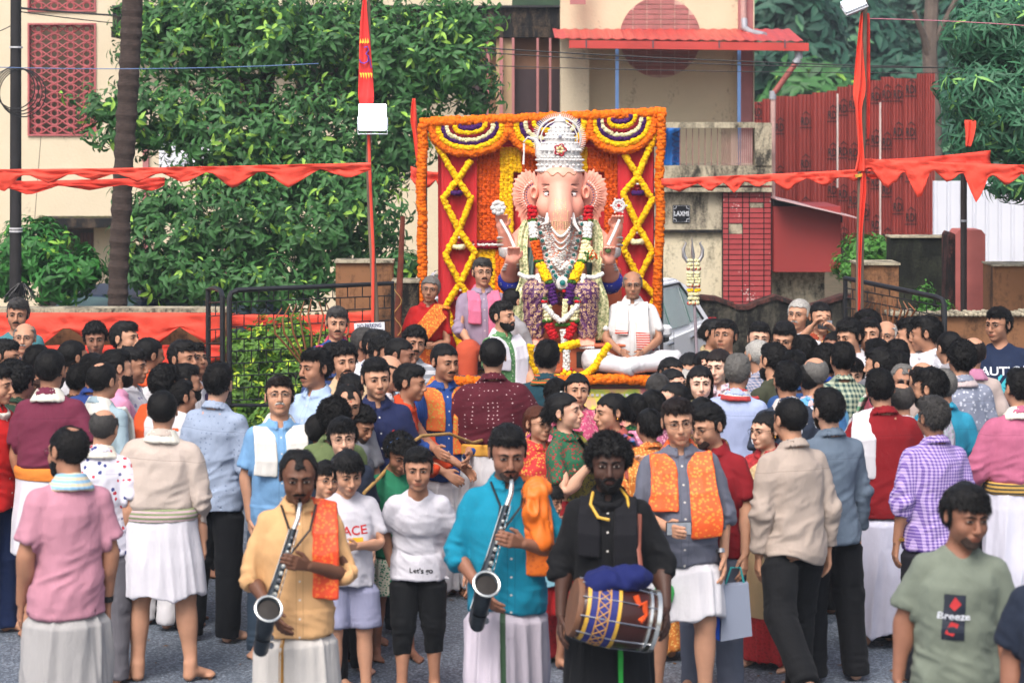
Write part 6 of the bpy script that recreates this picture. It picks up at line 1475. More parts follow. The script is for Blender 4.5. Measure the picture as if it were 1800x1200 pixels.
for s in(1,-1):
 el((984+s*21,340,-.19),(8,5.5,5),.01,'s');el((984+s*21,340,-.165),(8.2,5.4,7),.006)
 cp((984+s*13,327,-.215),(984+s*31,330,-.18),2.4,1.5,.01)
 el((984+s*28,402,.05),(28,26,26),.05);
 cp((984+s*48,402,.08),(984+s*90,440,.0),18,16,.03);cp((984+s*90,440,.0),(984+s*98,405,-.10),16,11,.02)
 cp((984+s*50,415,.0),(984+s*86,480,-.05),21,18,.03);cp((984+s*86,480,-.05),(984+s*84,452,-.27),17,11,.02)
 cp((984+s*38,505,-.02),(984+s*44,512,-.42),22,19,.04);cp((984+s*46,516,-.42),(984+s*46,588,-.36),17,10,.03)
 el((984+s*44,592,-.42),(16,9,20),.02)
 for q in range(5):cp((984+s*44-s*11+s*q*5.6,595,-.47),(984+s*44-s*11+s*q*5.6,597,-.52+.008*q),3.6,3.0,.006)
el((984,425,.04),(46,48,34),.06);el((984,478,-.06),(50,46,42),.06)
def ihand(cx,cy,d,up,s,n=4):
 el((cx,cy,d),(10,8,11),.015)
 for q in range(n):
  a=(cx-8+q*5.4,cy-up*8,d-.02);b=(cx-8.5+q*5.6,cy-up*17,d-.05);c=(cx-8+q*5.4,cy-up*19,d-.085)
  cp(a,b,3.0,2.8,.004);cp(b,c,2.8,2.4,.004)
 cp((cx+s*9,cy,d-.02),(cx+s*14,cy-up*6,d-.04),3.2,2.6,.006);cp((cx+s*14,cy-up*6,d-.04),(cx+s*14,cy-up*12,d-.06),2.6,2.2,.004)
ihand(882,395,-.12,1,1);ihand(1084,397,-.12,1,-1);ihand(903,450,-.30,1,1);ihand(1068,450,-.30,1,-1)
V,Q_=f.mesh();ib=link('body',new_mesh('body',V,Q_,pink),idol)
for s in(1,-1):
 f=fld(*((892,962) if s<0 else(1006,1074)),290,412,-.18,.14,.0072)
 out=[(984+s*38,305),(984+s*60,299),(984+s*79,315),(984+s*84,342),(984+s*77,370),(984+s*62,402),(984+s*50,398),(984+s*40,370)]
 c0=np.array((984+s*40,340.));f.ell(I(984+s*58,342,.035),(25*pxm,3.2*pxm,40*pxm),.01);f.ell(I(984+s*56,378,.035),(14*pxm,3*pxm,24*pxm),.015)
 for(a,b),(c,d) in zip(out,out[1:]+out[:1]):
  for t in np.linspace(0,1,4)[:-1]:
   e=(a+(c-a)*t,b+(d-b)*t);cp((c0[0],c0[1],.0),(e[0],e[1],.04),3.4,2.0,.010)
 for q in range(22):
  ang=q/21*2.9-1.25;
  r0,r1=24,40+5*math.sin(q*1.3);p=lambda r:(984+s*(40+r*math.cos(ang)),344+r*math.sin(ang),.0-.02+.0006*r)
  cp(p(r0),p((r0+r1)/2),1.7,1.4,.004);cp(p((r0+r1)/2),p(r1),1.4,.9,.004)
 el((984+s*45,338,-.06),(8,10,13),.02);el((984+s*46,338,-.09),(4,6,8),.01,'s')
 V,Q_=f.mesh();er=link('ear',new_mesh('ear',V,Q_,pink),idol)
 bm_m=mat('ear_blue_bead','#3a3470',.3,.1,20,0);
 for rr_,nn_,m_ in((19,13,bm_m),(24,15,whiteo)):
  for q in range(nn_):
   ang=q/(nn_-1)*2.6-1.15;p_=I(984+s*(40+rr_*math.cos(ang)),344+rr_*math.sin(ang)*1.15,-.045);MB().lathe([(.001,-.008),(.008,0),(.001,.008)],6,c=p_).build('bead',m_,er)
def isph(nm,px,py,d,r,m,par=None,flat=1,n=10):
 p=I(px,py,d);prof=[(r*pxm*math.sin(a)+1e-4,-r*pxm*math.cos(a)) for a in np.linspace(0,math.pi,6)]
 return MB().lathe(prof,n,M=Matrix.Translation(p)@Matrix.Diagonal((1,flat,1,1))).build(nm,m,par or idol,smooth=True)
for s in(1,-1):
 e=isph('eye',984+s*21,340.5,-.190,7.4,mat('idol_eye_white','#e0d8d4',.2,.03,9,0),flat=.45);e.scale=(1,1,.62);e.location=(0,0,I(0,340.5)[2]*.38)
 isph('iris',984+s*19.5,340.5,-.2035,3.6,mat('idol_iris','#5a2418',.15,.1,9,0),e,.5).matrix_parent_inverse=e.matrix_local.inverted();
 MB().tube([I(984+s*12,340,-.212),I(984+s*20,335,-.212),I(984+s*30,336,-.185)],1.0*pxm,5).build('eye_line',mat('idol_black','#1a1010',.5,.1,9,0),idol)
 MB().tube([I(984+s*9,330,-.225),I(984+s*20,323,-.214),I(984+s*33,323,-.17)],[1.3*pxm,1.5*pxm,.6*pxm],5).build('eyebrow',mat('idol_brown','#5a2c20',.5,.1,9,0),idol)
 MB().tube([I(984+s*20,374,-.20),I(984+s*24,390,-.27),I(984+s*33,404 if s>0 else 392,-.31)],[5*pxm,4*pxm,1.2*pxm],8).build('tusk',whiteo,idol,smooth=True)
til=[((984,305),(984,312)),((976,318),(992,318)),((973,322),(995,322))]
for a,b in til:MB().tube([I(*a,-.222),I(*b,-.222)],1.2*pxm,5).build('tilak_line',whiteo if a!=(984,305) else mat('idol_brown','#5a2c20',.5,.1,9,0),idol)
MB().tube([I(984+5*math.cos(a),320+4.5*math.sin(a),-.229) for a in np.linspace(0,6.28,12,endpoint=False)],1.3*pxm,5,closed=True).build('tilak_ring',ruby,idol)
rs=np.random.RandomState(1);mb=MB()
def front_y(px,py):
 h=TR.ray_cast(Vector((X(px,YI),YI-2,Z(py,YI))),Vector((0,1,0)));return(h[0].y-YI) if h[0] is not None else None
TR=BVHTree.FromPolygons([tuple(v) for v in np.array([v.co[:] for v in ib.data.vertices])],[tuple(p.vertices) for p in ib.data.polygons])
def stud(mb,px,py,r,off=.002,n=6):
 d=front_y(px,py)
 if d is None:return
 p=I(px,py,d-off);mb.lathe([(.0005,-r*pxm*.6),(r*pxm,0),(.0005,r*pxm*.4)],n,M=Matrix.Translation(p)@Matrix.Rotation(R(90),4,'X'))
for py in np.arange(350,452,3.2):
 w_=9 if py<372 else(15 if 384<py<404 else 7*(1-(py-404)/90)+3)
 for dx in np.linspace(-w_,w_,int(w_/1.5)):
  if rs.rand()<.75:stud(mb,984+dx+rs.uniform(-.6,.6),py-abs(dx)*.25,rs.uniform(.7,1.25))
mb.build('trunk_ornament',gold,idol,kind='stuff')
mb=MB()
for k in range(40):
 t_=k/39;stud(mb,946+76*t_,301+5*math.sin(math.pi*t_)+3*math.sin(t_*25),1.2)
for py in np.arange(386,400,2.2):
 for dx in np.linspace(-15,15,12):stud(mb,984+dx,py+abs(dx)*.1,.9)
mb.build('forehead_chain',mat('idol_filigree','#6a5430',.4,.3,40,.3,metal=.5),idol,kind='stuff')
crown=MB();O=I(984,300,-.03)
def ring(z,r,sy=.8):return[(O[0]+r*pxm*math.cos(a),O[1]+r*sy*pxm*math.sin(a),Z(z,YI)) for a in np.linspace(0,6.283,40,endpoint=False)]
def lring(prof,nm,m,parent,sy=.82,n=40,wob=0,wn=16):
 V=[];F=[]
 for(py,r) in prof:
  for k in range(n):a=6.283*k/n;q=r*(1+wob*math.sin(a*wn));V.append((O[0]+q*pxm*math.cos(a),O[1]+q*sy*pxm*math.sin(a),Z(py,YI)))
 for i in range(len(prof)-1):
  for k in range(n):F.append((i*n+k,i*n+(k+1)%n,(i+1)*n+(k+1)%n,(i+1)*n+k))
 F.append(tuple(range(n))[::-1]);F.append(tuple(range((len(prof)-1)*n,len(prof)*n)));return MB().raw(V,F).build(nm,m,parent,smooth=True)
cr=lring([(303,38),(302,41),(299,41.5),(297,39.5),(287,38.5),(283,40.5),(280,40.5),(278,37)],'crown',silver,idol)
lring([(278.5,33),(272,35.5),(262,35),(254,32.5),(249,28)],'crown_tier',silver,cr,wob=.03,wn=20);lring([(249.5,25),(246,27),(240,25.5),(234,22),(231,19)],'crown_tier',silver,cr,wob=.03,wn=18)
lring([(231.5,18),(226,17.5),(220,14),(216,9)],'crown_tier',silver,cr,wob=.04,wn=14);lring([(216.5,9),(213,11),(209,8),(205,3),(201,1)],'crown_finial',silver,cr)
for z,r,n_,q in((281,41.5,34,2.2),(300,42,40,2.0),(276,36,26,3.0),(252,31,24,2.6),(243,27,22,2.4),(230,19.5,16,2.0),(264,36,22,3.6),(290,39.5,20,2.8),(236,24,18,2.2),(223,16.5,12,2.0)):
 mb=MB()
 for k in range(n_):
  a=6.283*k/n_;p_=(O[0]+r*pxm*math.cos(a),O[1]+r*.82*pxm*math.sin(a),Z(z,YI));q_=q*pxm;mb.lathe([(.0004,-q_),(q_*.7,-q_*.6),(q_,0),(q_*.7,q_*.6),(.0004,q_)],6,c=p_)
 mb.build('crown_beads',silver if z not in(290,236) else whiteo,cr,kind='stuff',smooth=True)
for k in range(-4,5):p_=I(984+k*6.5,291-abs(k)*.4+(2 if k%2 else 0),-.175+abs(k)**2*.0035);MB().lathe([(.0005,-.011),(.011,0),(.0005,.006)],6,c=p_).build('ruby',ruby,cr)
mb=MB();mb.tube([I(984+(9+2*math.cos(5*a))*math.cos(a),263+(9+2*math.cos(5*a))*math.sin(a),-.185) for a in np.linspace(0,6.283,30,endpoint=False)],1.7*pxm,6,closed=True);br=mb.build('crown_brooch',ruby,cr)
for k in range(5):a=6.283*k/5-1.57;isph('petal',984+4.5*math.cos(a),263+4.5*math.sin(a),-.185,3.4,gold,br,.5)
isph('gem',984,240,-.16,3.2,mat('pearl_grey','#8a8c98',.2,.1,9,0),cr,.6)
mb=MB();mb.tube([I(955,283,-.05),I(948,270,-.05),I(947,256,-.05),I(940,245,-.05),I(928,241,-.05),I(920,250,-.05)],[7*pxm,8*pxm,6*pxm,3.5*pxm,2*pxm,1*pxm],8);mb.build('side_plume',silver,cr,smooth=True)
mb=MB();mb.tube([I(921,252,-.05),I(921,268,-.05),I(920,289,-.05)],[2.4*pxm,1.6*pxm,2.2*pxm],6);mb.build('pearl_drop',whiteo,cr)
hal=MB();hx,hy=983,244
hal.tube([I(hx+38*math.cos(a),hy+37*math.sin(a),.06) for a in np.linspace(0,6.283,48,endpoint=False)],3.6*pxm,6,closed=True,flat=.6);ho=hal.build('halo',silver,idol,smooth=True)
hal=MB();hal.tube([I(hx+32*math.cos(a),hy+31*math.sin(a),.055) for a in np.linspace(0,6.283,48,endpoint=False)],1.3*pxm,5,closed=True);hal.build('halo_rim',whiteo,ho)
for k in range(80):
 a=6.283*k/80
 if 0.9<a<2.24:continue
 c,s=math.cos(a),math.sin(a);MB().tube([I(hx+40*c,hy+39*s,.055),I(hx+47.5*c,hy+46.5*s,.05)],[1.0*pxm,.35*pxm],4).build('halo_ray',whiteo,ho)
brocade=cloth_idol=NT('purple_brocade');v=brocade.coord();vo=brocade.n('TexVoronoi');vo.inputs['Scale'].default_value=26;vo.inputs['Randomness'].default_value=.35;brocade.l(v,vo.inputs['Vector'])
d_=vo.outputs['Distance'];rg1=brocade.math('MULTIPLY',brocade.math('GREATER_THAN',d_,.30),brocade.math('LESS_THAN',d_,.42));dot=brocade.math('LESS_THAN',d_,.14);nz=brocade.math('GREATER_THAN',brocade.noise(v,70,3),.58)
col=brocade.mix(brocade.noise(v,3,2),srgb('#5e1c66'),srgb('#34103a'));col=brocade.mix(brocade.math('MAXIMUM',brocade.math('MAXIMUM',rg1,dot),brocade.math('MULTIPLY',nz,.7)),col,srgb('#c8a87c'));brocade.base(col,.5,spec=.5);brocade.bump(d_,.4,.006);brocade=brocade.m
f=fld(915,1075,470,600,-.62,.14,.010)
for s in(1,-1):
 cp((984+s*34,503,-.02),(984+s*42,508,-.42),27,24,.03);cp((984+s*43,512,-.43),(984+s*45,578,-.40),23,18,.03)
el((984,505,-.08),(40,26,30),.04)
f.F=np.maximum(f.F,(Z(586,YI)-f.Z)[None,None,:]);x=f.X[:,None,None];z=f.Z[None,None,:];f.F=f.F+.006*np.sin(z*60+np.abs(x-X(984,YI))*80)
V,Q_=f.mesh();link('dhoti',new_mesh('dhoti',V,Q_,brocade),idol)
gb=NT('green_gold_brocade');v=gb.coord();n=gb.noise(v,45,4,.7);gb.base(gb.ramp(n,[(.42,srgb('#66784a')),(.5,srgb('#b3b083')),(.62,srgb('#cfc9a0'))]),.42,metal=.25);gb.bump(n,.6,.01);gb=gb.m
dg=mat('dark_green_silk','#0e3a34',.5,.15,10,.3)
def band(nm,pts,wpx,m,th=.012,ripple=.012):
 V=[];F=[];n=7;k=len(pts)
 for j,(px,py,d,w_) in enumerate(pts):
  for i in range(n):g=i/(n-1)-.5;V.append(tuple(I(px+g*w_,py,d+ripple*math.sin(i*1.7+j))))
 for j in range(k-1):
  for i in range(n-1):F.append((j*n+i,(j+1)*n+i,(j+1)*n+i+1,j*n+i+1))
 o=link(nm,new_mesh(nm,np.array(V),F,m),idol);o.modifiers.new('t','SOLIDIFY').thickness=th;o.modifiers.new('s','SUBSURF').render_levels=2;return o
for s in(1,-1):
 X_=lambda a:984+s*a
 band('shawl_border',[(X_(56),384,-.05,14),(X_(64),400,-.10,20),(X_(68),440,-.16,20),(X_(60),478,-.30,16),(X_(66),500,-.40,20),(X_(74),520,-.42,20),(X_(72),560,-.42,22),(X_(66),592,-.40,22)],20,gb)
 band('shawl',[(X_(50),392,-.02,16),(X_(56),420,-.08,26),(X_(56),470,-.20,24),(X_(64),510,-.36,26),(X_(66),560,-.36,22),(X_(60),600,-.36,20)],20,dg)
 o=isph('blue_cushion',X_(88 if s>0 else 86),494,.02,24,mat('royal_blue_velvet','#1c2a9a',.7,.12,5,.2),n=20);o.scale=(1,1,1)
 mb=MB();rs=np.random.RandomState(4)
 for _ in range(26):
  a,b=rs.uniform(-1.2,1.2),rs.uniform(-1.1,1.1);p_=I(X_(88 if s>0 else 86)+24*math.sin(a)*math.cos(b),494+24*math.sin(b),.02-24*pxm*math.cos(a)*math.cos(b));mb.lathe([(.0004,-.004),(.004,0),(.0004,.004)],5,c=p_)
 mb.build('sequins',whiteo,o,kind='stuff')
 for cy,cx,d,r in((418,98,-.07,11.5),(424,97,-.05,12.5),(431,96,-.03,13.5),(463,84,-.22,12),(468,85,-.18,13.5),(473,86,-.14,14.5),(590,46,-.36,14),(586,46,-.36,14.5)):
  MB().tube([I(X_(cx)+r*math.cos(a),cy+(2.5 if cy<580 else 3)*math.sin(a),d+r*pxm*math.sin(a)) for a in np.linspace(0,6.283,20,endpoint=False)],1.9*pxm,6,closed=True).build('bangle',silver if cy!=424 else gold,idol,smooth=True)
 MB().lathe([(13*pxm,-.05),(17*pxm,-.03),(18*pxm,.03),(14*pxm,.055)],20,c=I(X_(90),442,-.02)).build('armlet',silver,idol,smooth=True)
 for k in range(7):isph('anklet_bell',X_(34+k*3.6),601,-.50,2.4,whiteo)
mb=MB();mb.tube([I(880,385,-.20),I(895,410,-.26),I(907,438,-.33)],[2.6*pxm,2.6*pxm,3*pxm],8);r_=mb.build('mace_rod',whiteo,idol,smooth=True)
isph('mace_head',876,364,-.18,11,silver,r_);
for k in range(8):a=6.283*k/8;isph('lotus_petal',876+9*math.cos(a),364+9*math.sin(a),-.21,5,silver,r_,.7)
isph('lotus_bud',872,355,-.22,4,whiteo,r_)
mb=MB();mb.tube([I(1087,385,-.20),I(1078,405,-.26),I(1066,428,-.33)],[2.6*pxm,2.6*pxm,3*pxm],8);r_=mb.build('goad_rod',whiteo,idol,smooth=True)
MB().tube([I(1086+9*math.cos(a),360+9*math.sin(a),-.19) for a in np.linspace(0,6.283,16,endpoint=False)],3*pxm,6,closed=True).build('goad_ring',silver,r_,smooth=True)
for k in range(6):a=6.283*k/6;MB().tube([I(1086+3*math.cos(a),360+3*math.sin(a),-.19),I(1086+15*math.cos(a),360+15*math.sin(a),-.19)],[2.4*pxm,1.6*pxm],6).build('goad_spike',silver,r_)
isph('modak',1066,436,-.36,5.5,mat('green_sweet','#4f6a3a',.7,.2,9,.2))
def chain(nm,fn,n,r,m,off=.006):
 mb=MB()
 for k in range(n):
  px,py=fn(k/(n-1));d=front_y(px,py)
  d=-.16 if d is None else min(d,-.12)
  p_=I(px,py,d-off);q_=r*pxm;mb.lathe([(.0004,-q_),(q_*.75,-q_*.6),(q_,0),(q_*.75,q_*.6),(.0004,q_)],7,c=p_)
 return mb.build(nm,m,idol,smooth=True,kind='stuff')
U=lambda w_,y0,y1:(lambda t:(984+w_*(2*t-1)*(1.0 if abs(2*t-1)>.2 else 1),y1-(y1-y0)*abs(2*t-1)**1.7))
rs=np.random.RandomState(6)
for w_,y0,y1,n_,r,m in((22,385,412,20,2.6,whiteo),(30,382,434,34,2.4,silver),(36,380,470,30,3.6,whiteo),(40,384,496,44,2.6,silver),(42,386,505,50,2.2,whiteo),(34,380,458,46,1.9,silver),(26,384,424,28,2.2,silver)):chain('necklace',U(w_,y0,y1),n_,r,m)
for k in range(22):
 t_=k/21;px,py=U(38,392,488)(t_);d=front_y(px,py) or-.2
 rg_=MB().lathe([(.0005,-.012),(4.6*pxm,-.006),(4.6*pxm,.006),(.0005,.01)],10,M=Matrix.Translation(I(px,py,min(d,-.15)-.018))@Matrix.Rotation(R(90),4,'X')).build('jewel_mount',whiteo,idol);MB().lathe([(.0005,-.007),(3.3*pxm,-.003),(3.3*pxm,.003),(.0005,.007)],8,M=Matrix.Translation(I(px,py,min(d,-.15)-.030))@Matrix.Rotation(R(90),4,'X')).build('gem',teal,rg_)
p_=I(987,491,-.40);pdn=MB().lathe([(.0005,-.012),(9.5*pxm,-.008),(11*pxm,0),(.0005,.012)],18,M=Matrix.Translation(p_)@Matrix.Rotation(R(90),4,'X')).build('pendant',whiteo,idol,smooth=True);MB().lathe([(.0005,.016),(4.8*pxm,.012),(5.2*pxm,0),(.0005,-.01)],12,M=Matrix.Translation(p_-np.array((0,.012,0)))@Matrix.Rotation(R(90),4,'X')).build('gem',teal,pdn)
mb=MB();rs=np.random.RandomState(12)
for _ in range(620):
 t_=rs.rand();w_=rs.uniform(18,44);px,py=U(w_,384,398+w_*2.5)(t_);py+=rs.uniform(-4,4);d=front_y(px,py)
 if d is None:continue
 q_=rs.uniform(1.1,2.3)*pxm;mb.lathe([(.0004,-q_),(q_,0),(.0004,q_)],6,c=I(px,py,min(d,-.10)-.006))
mb.build('pearl_cluster',whiteo,idol,kind='stuff')
gl=thing('garland','thick mixed flower garland hanging round the idol in coloured segments','garland')
def gs(nm,pts,m,r,tb,seed,parent=None):return strand(nm,[I(*p) for p in pts],m,parent or gl,r=r,tube=tb,seed=seed,ring=6,kind='stuff')
for s in(1,-1):
 X_=lambda a:984+s*a;k=0
 for(a,b,m) in(((49,364,-.17),(49,384,-.20),F_RD),((49,385,-.20),(48,389,-.21),F_GN),((48,392,-.22),(46,415,-.27),F_WH),((46,417,-.27),(45,421,-.28),F_GN),((44,424,-.29),(38,452,-.34),F_DO),((37,455,-.35),(35,459,-.36),F_GN),((34,462,-.38),(22,486,-.46),F_YE),((21,489,-.46),(20,492,-.46),F_GN),((19,496,-.47),(12,524,-.48),F_PU),((24,532,-.50),(22,552,-.50),F_CR),((23,555,-.50),(22,558,-.50),F_GN),((21,562,-.50),(12,584,-.50),F_RD)):
  if s>0 and m is F_DO:m=F_CR
  gs('garland_segment',[(X_(a[0]),a[1],a[2]),(X_((a[0]+b[0])/2),(a[1]+b[1])/2,(a[2]+b[2])/2),(X_(b[0]),b[1],b[2])],m,.019,.028 if m is not F_GN else.030,200+k+(50 if s>0 else 0));k+=1
 gs('jasmine_string',[(X_(40),478,-.44),(X_(34),505,-.50),(X_(28),528,-.52)],F_WH,.012,.012,300);gs('jasmine_string',[(X_(28),530,-.52),(X_(14),545,-.53),(X_(2),555,-.53)],F_WH,.013,.014,301)
 gs('jasmine_string',[(X_(42),482,-.40),(X_(60),482,-.42),(X_(72),476,-.40)],F_WH,.012,.010,302)
 gs('rose_knot',[(X_(29),522,-.52),(X_(29),528,-.52)],F_RD,.014,.018,303);gs('leaf_knot',[(X_(29),516,-.52),(X_(29),519,-.52)],F_GN,.012,.018,304)
gs('cream_segment',[(992,520,-.50),(990,548,-.50)],F_CR,.012,.016,310);gs('jasmine_tassel',[(988,572,-.50),(990,592,-.50)],F_WH,.014,.020,311);gs('green_knot',[(976,562,-.51),(1000,562,-.51)],F_GN,.010,.010,312);gs('rose_knot',[(990,505,-.46),(992,508,-.46)],F_RD,.012,.010,313)
gs('bouquet',[(1032,435,-.32),(1038,446,-.34),(1036,455,-.34)],F_CR,.016,.030,314);gs('bouquet',[(1030,440,-.33),(1036,450,-.35)],F_GN,.012,.034,315);gs('bouquet',[(1036,440,-.33),(1040,452,-.35)],F_DO,.011,.036,316)
g2=thing('garland','bright yellow marigold loop hanging over the front of the pedestal','garland')
def G2(x,y,d=-.70):return I(x,y,d)
pts=[(932,596),(929,612),(934,632),(948,644),(968,648),(990,650)];gs2=lambda nm,pts,m,seed,r=.022,tb=.016:strand(nm,[G2(*p) for p in pts],m,g2,r=r,tube=tb,seed=seed,ring=5,kind='stuff')
gs2('marigold_string',pts,F_YE,401);gs2('marigold_string',[(1000,651),(1020,645),(1040,632),(1050,615),(1058,602),(1064,594)],F_YE,402);gs2('marigold_string',[(980,598),(1012,590)],F_YE,403,.022,.02)
gs2('jasmine_tail',[(992,603),(993,620),(992,634)],F_WH,404,.016,.022);gs2('marigold_tuft',[(988,640),(1004,646)],F_YE,405,.024,.026);gs2('green_knot',[(988,602),(996,603)],F_GN,406,.012,.014);gs2('rose_knot',[(985,636),(1000,636)],F_RD,407,.012,.012)
for s,c0 in((-6,0),(6,1)):
 seq=[(458,470,F_CR),(472,477,F_RD),(480,500,F_CR),(502,508,F_RD),(510,515,F_YE),(517,532,F_CR),(533,536,F_RD)]
 for k,(a,b,m) in enumerate(seq):strand('flower_string',[T(1219+s+(0 if k<5 else-s*.3),a),T(1219+s+(0 if k<5 else-s*.35),b)],m,tz,r=.016,tube=.018,seed=k,ring=5,kind='stuff')
c=cloth
WH=lambda:c('plain','#c9c7cc');WH2=lambda:c('plain','#bcbac4');CRM=lambda:c('plain','#cdc6b4');BLK=lambda:c('plain','#14151a');NAV=lambda:c('plain','#1b2438');ORT=lambda:c('silk','#e0561c','#e8862c',.6);GRYT=lambda:c('plain','#6a6e78')
BL=lambda:c('plain','#1c2c50')
DN=dict(uaL=(.16,.02,-1),uaR=(.16,.02,-1),faL=(.04,.22,-1),faR=(.04,.22,-1))
def DNj(k,**kw):
 r=random.Random(k);d=dict(uaL=(.13+r.random()*.1,r.uniform(-.12,.15),-1),uaR=(.13+r.random()*.1,r.uniform(-.12,.15),-1),faL=(r.uniform(-.1,.08),r.uniform(.1,.5),-1),faR=(r.uniform(-.1,.08),r.uniform(.1,.5),-1),thL=(.04,r.uniform(-.06,.1),-1),thR=(.04,r.uniform(-.1,.06),-1),tilt=r.uniform(-3,3),lean=r.uniform(0,5),toeL=r.uniform(5,20),toeR=r.uniform(5,20));d.update(kw);return d
CLASP=dict(uaL=(.15,.25,-1),uaR=(.15,.25,-1),faL=(-.75,.8,-.1),faR=(-.75,.8,-.1))
BACKH=dict(uaL=(.25,-.35,-1),uaR=(.25,-.35,-1),faL=(-.7,-.35,-.7),faR=(-.7,-.35,-.7))
W1=dict(thL=(.04,.32,-1),shL=(0,.05,-1),thR=(.04,-.18,-1),shR=(0,-.45,-1),ftpR=35)
W2=dict(thR=(.04,.32,-1),shR=(0,.05,-1),thL=(.04,-.18,-1),shL=(0,-.45,-1),ftpL=35)
GL,GR,GW='onlookers on the left of the road','onlookers on the right of the road','women gathered before the float'
def S(col,kind='short',pat='plain',c2=None,sc=1,c3=None,pk=True,tee=False):return('shirt','shirt_'+kind+('_tee' if tee else ''),c(pat,col,c2,sc=sc,c3=c3,pk=pk and not tee))
def K(col,pat='plain',c2=None,sc=1,c3=None):return('kurta','kurta_long',c(pat,col,c2,sc=sc,c3=c3,pk=True))
TR=lambda col='#0e0f13':('trousers','trousers',c('plain',col))
DH=lambda col='#c8c6cc':('dhoti','dhoti',c('plain',col));LU=lambda col='#c8c6ce':('lungi','lungi',c('plain',col));BAND=lambda col,c2=None:('waistband','sash',c('hstripe' if c2 else 'plain',col,c2,sc=.9))
TW=lambda col='#d2cec2',c2=None:('towel','towel',c('hstripe' if c2 else 'plain',col,c2,sc=.35));TWR=lambda col='#d2cec2':('neck_towel','towel_round',c('plain',col));SH=lambda m=None:('shawl','shawl',m or ORT())
def n(label,x,y,h,face,grp,sk,hr,wear,hc='black',fac=(),head=None,seed=None,lod=None,fem=False,**kw):
 pose=kw.pop('pose',None) or DNj(hash_s(label))
 pose=dict(pose)
 if head is not None:pose['head']=head
 else:
  r=random.Random(hash_s(label));pose.setdefault('head',(r.uniform(-8,8),r.uniform(-4,6),r.uniform(-5,5)))
 if lod is None:lod=1
 kw.setdefault('hs',1.03)
 return person(label,x,y,h,face,lod,grp,sk,hr,hc,fac,wear,pose,fem,**kw)
n('man in teal tee with grey hair standing highest at the left wall',31,525,1.74,8,GL,3,'side',[S('#3f7078',tee=True),TR()],'salt',('moustache_black',))
n('old bald man with glasses, white moustache and orange scarf over navy jacket',43,566,1.66,8,GL,2,'bald',[S('#1c2c54','long'),SH(c('floral','#e0602a','#c84418')),TR()],'grey',('glasses','moustache_white'))
n('bearded man with glasses in white shirt at the left edge, profile to the right',10,597,1.66,75,GL,3,'short',[S('#c6c4c8'),TR()],fac=('glasses','beard'))
n('person in orange kurta between the bearded man and the curly hair',22,633,1.6,160,GL,3,'curly',[K('#c8481e'),TR()])
n('man in bright red shirt and blue jeans cut by the left edge',-6,640,1.68,70,GL,2,'short',[S('#b81c1c'),TR('#16264c'),TWR()],lod=0,wide=1.05)
n('curly-haired youth in dark green behind the maroon-shirted man',38,640,1.58,160,GL,3,'curly',[S('#22382a'),TR()])
n('black-haired man seen from behind left of the tall maroon shirt',66,607,1.66,165,GL,3,'short',[S('#3a2620'),TR()])
n('big man in maroon short-sleeved shirt and short white lungi with orange band',90,612,1.79,168,GL,3,'crop',[S('#5c1e34','short','linen','#6c2a40'),LU(),BAND('#d07a30'),TWR()],lod=0,tuck=True,fat=.9,wide=1.12,fac=('beard',),pose=DNj(1,toeL=20))
n('young man with shaved temples looking towards the float at left',130,597,1.66,130,GL,3,'crop',[S('#c2c0c4'),TR()])
n('teenage boy in striped tee with curly fringe against the red bunting',167,567,1.60,8,GL,4,'curly',[S('#c4c6d4',tee=True,pat='hstripe',c2='#4a66a0',sc=.35),TR()],hs=1.1)
n('smiling bearded young man in white shirt turned right against the red bunting',220,566,1.70,55,GL,2,'side',[S('#c8c6ca'),TR()],fac=('beard',),head=(10,-4,0))
n('black head of a short person in brown shirt behind the maroon man',138,640,1.52,170,GL,3,'short',[S('#3c2c24'),TR()])
n('man with wavy black hair in royal blue shirt seen from behind',163,622,1.62,170,GL,3,'side',[S('#253c7a'),TR()])
n('man in pale blue shirt with white towel round his neck and glasses, back view',183,634,1.68,150,GL,2,'thin',[S('#8ea2ac','long'),('shawl','shawl',c('plain','#cfccc4')),TR()],fac=('glasses',),lod=0)
n('man in pink polo shirt with beard facing right in the left crowd',205,615,1.68,115,GL,2,'short',[S('#c88aa8'),TR()],fac=('beard',))
n('man in white patterned shirt holding his hand to his mouth',231,612,1.66,80,GL,3,'side',[S('#c8c6ca',pat='floral',c2='#8a86a4'),TR()],pose=DNj(4,uaR=(.1,.5,-.7),faR=(-.1,.55,.9)))
n('man with orange scarf over white shirt looking at the float, near bunting',264,592,1.66,130,GL,3,'crop',[S('#c8c6ca'),('shawl','shawl',c('floral','#d8552a','#b83e18')),TR()])
n('half-hidden man in profile behind the young man with round glasses',322,599,1.66,60,GL,3,'side',[S('#c4c2c6'),TR()])
n('round-faced young man with glasses in dark purple shirt looking up',342,605,1.62,35,GL,3,'side',[S('#2e2240'),TR()],fac=('glasses',),head=(5,-14,0),fat=.7)
n('bearded man in profile with orange scarf and rust dhoti at left centre',326,640,1.62,100,GL,3,'short',[S('#c8c6ca'),SH(c('plain','#c4562a')),DH('#8c3a20')],fac=('beard',))
n('thick-haired man in white kurta and orange sash, back to the camera',292,642,1.64,150,GL,3,'curly',[K('#c9c7ca'),('shoulder_cloth','shawl_one',c('plain','#c84e22')),TR('#c8c6ca')])
n('tall bearded man in pale grey-blue dotted shirt and black trousers, back view',385,638,1.70,160,GL,1,'short',[S('#8f9cb2','long','dots','#6c7a92',1.2),TR('#090b10')],fac=('beard',),lod=0,pose=DNj(7,uaR=(.2,.15,-1),faR=(.1,.3,-1),toeL=30))
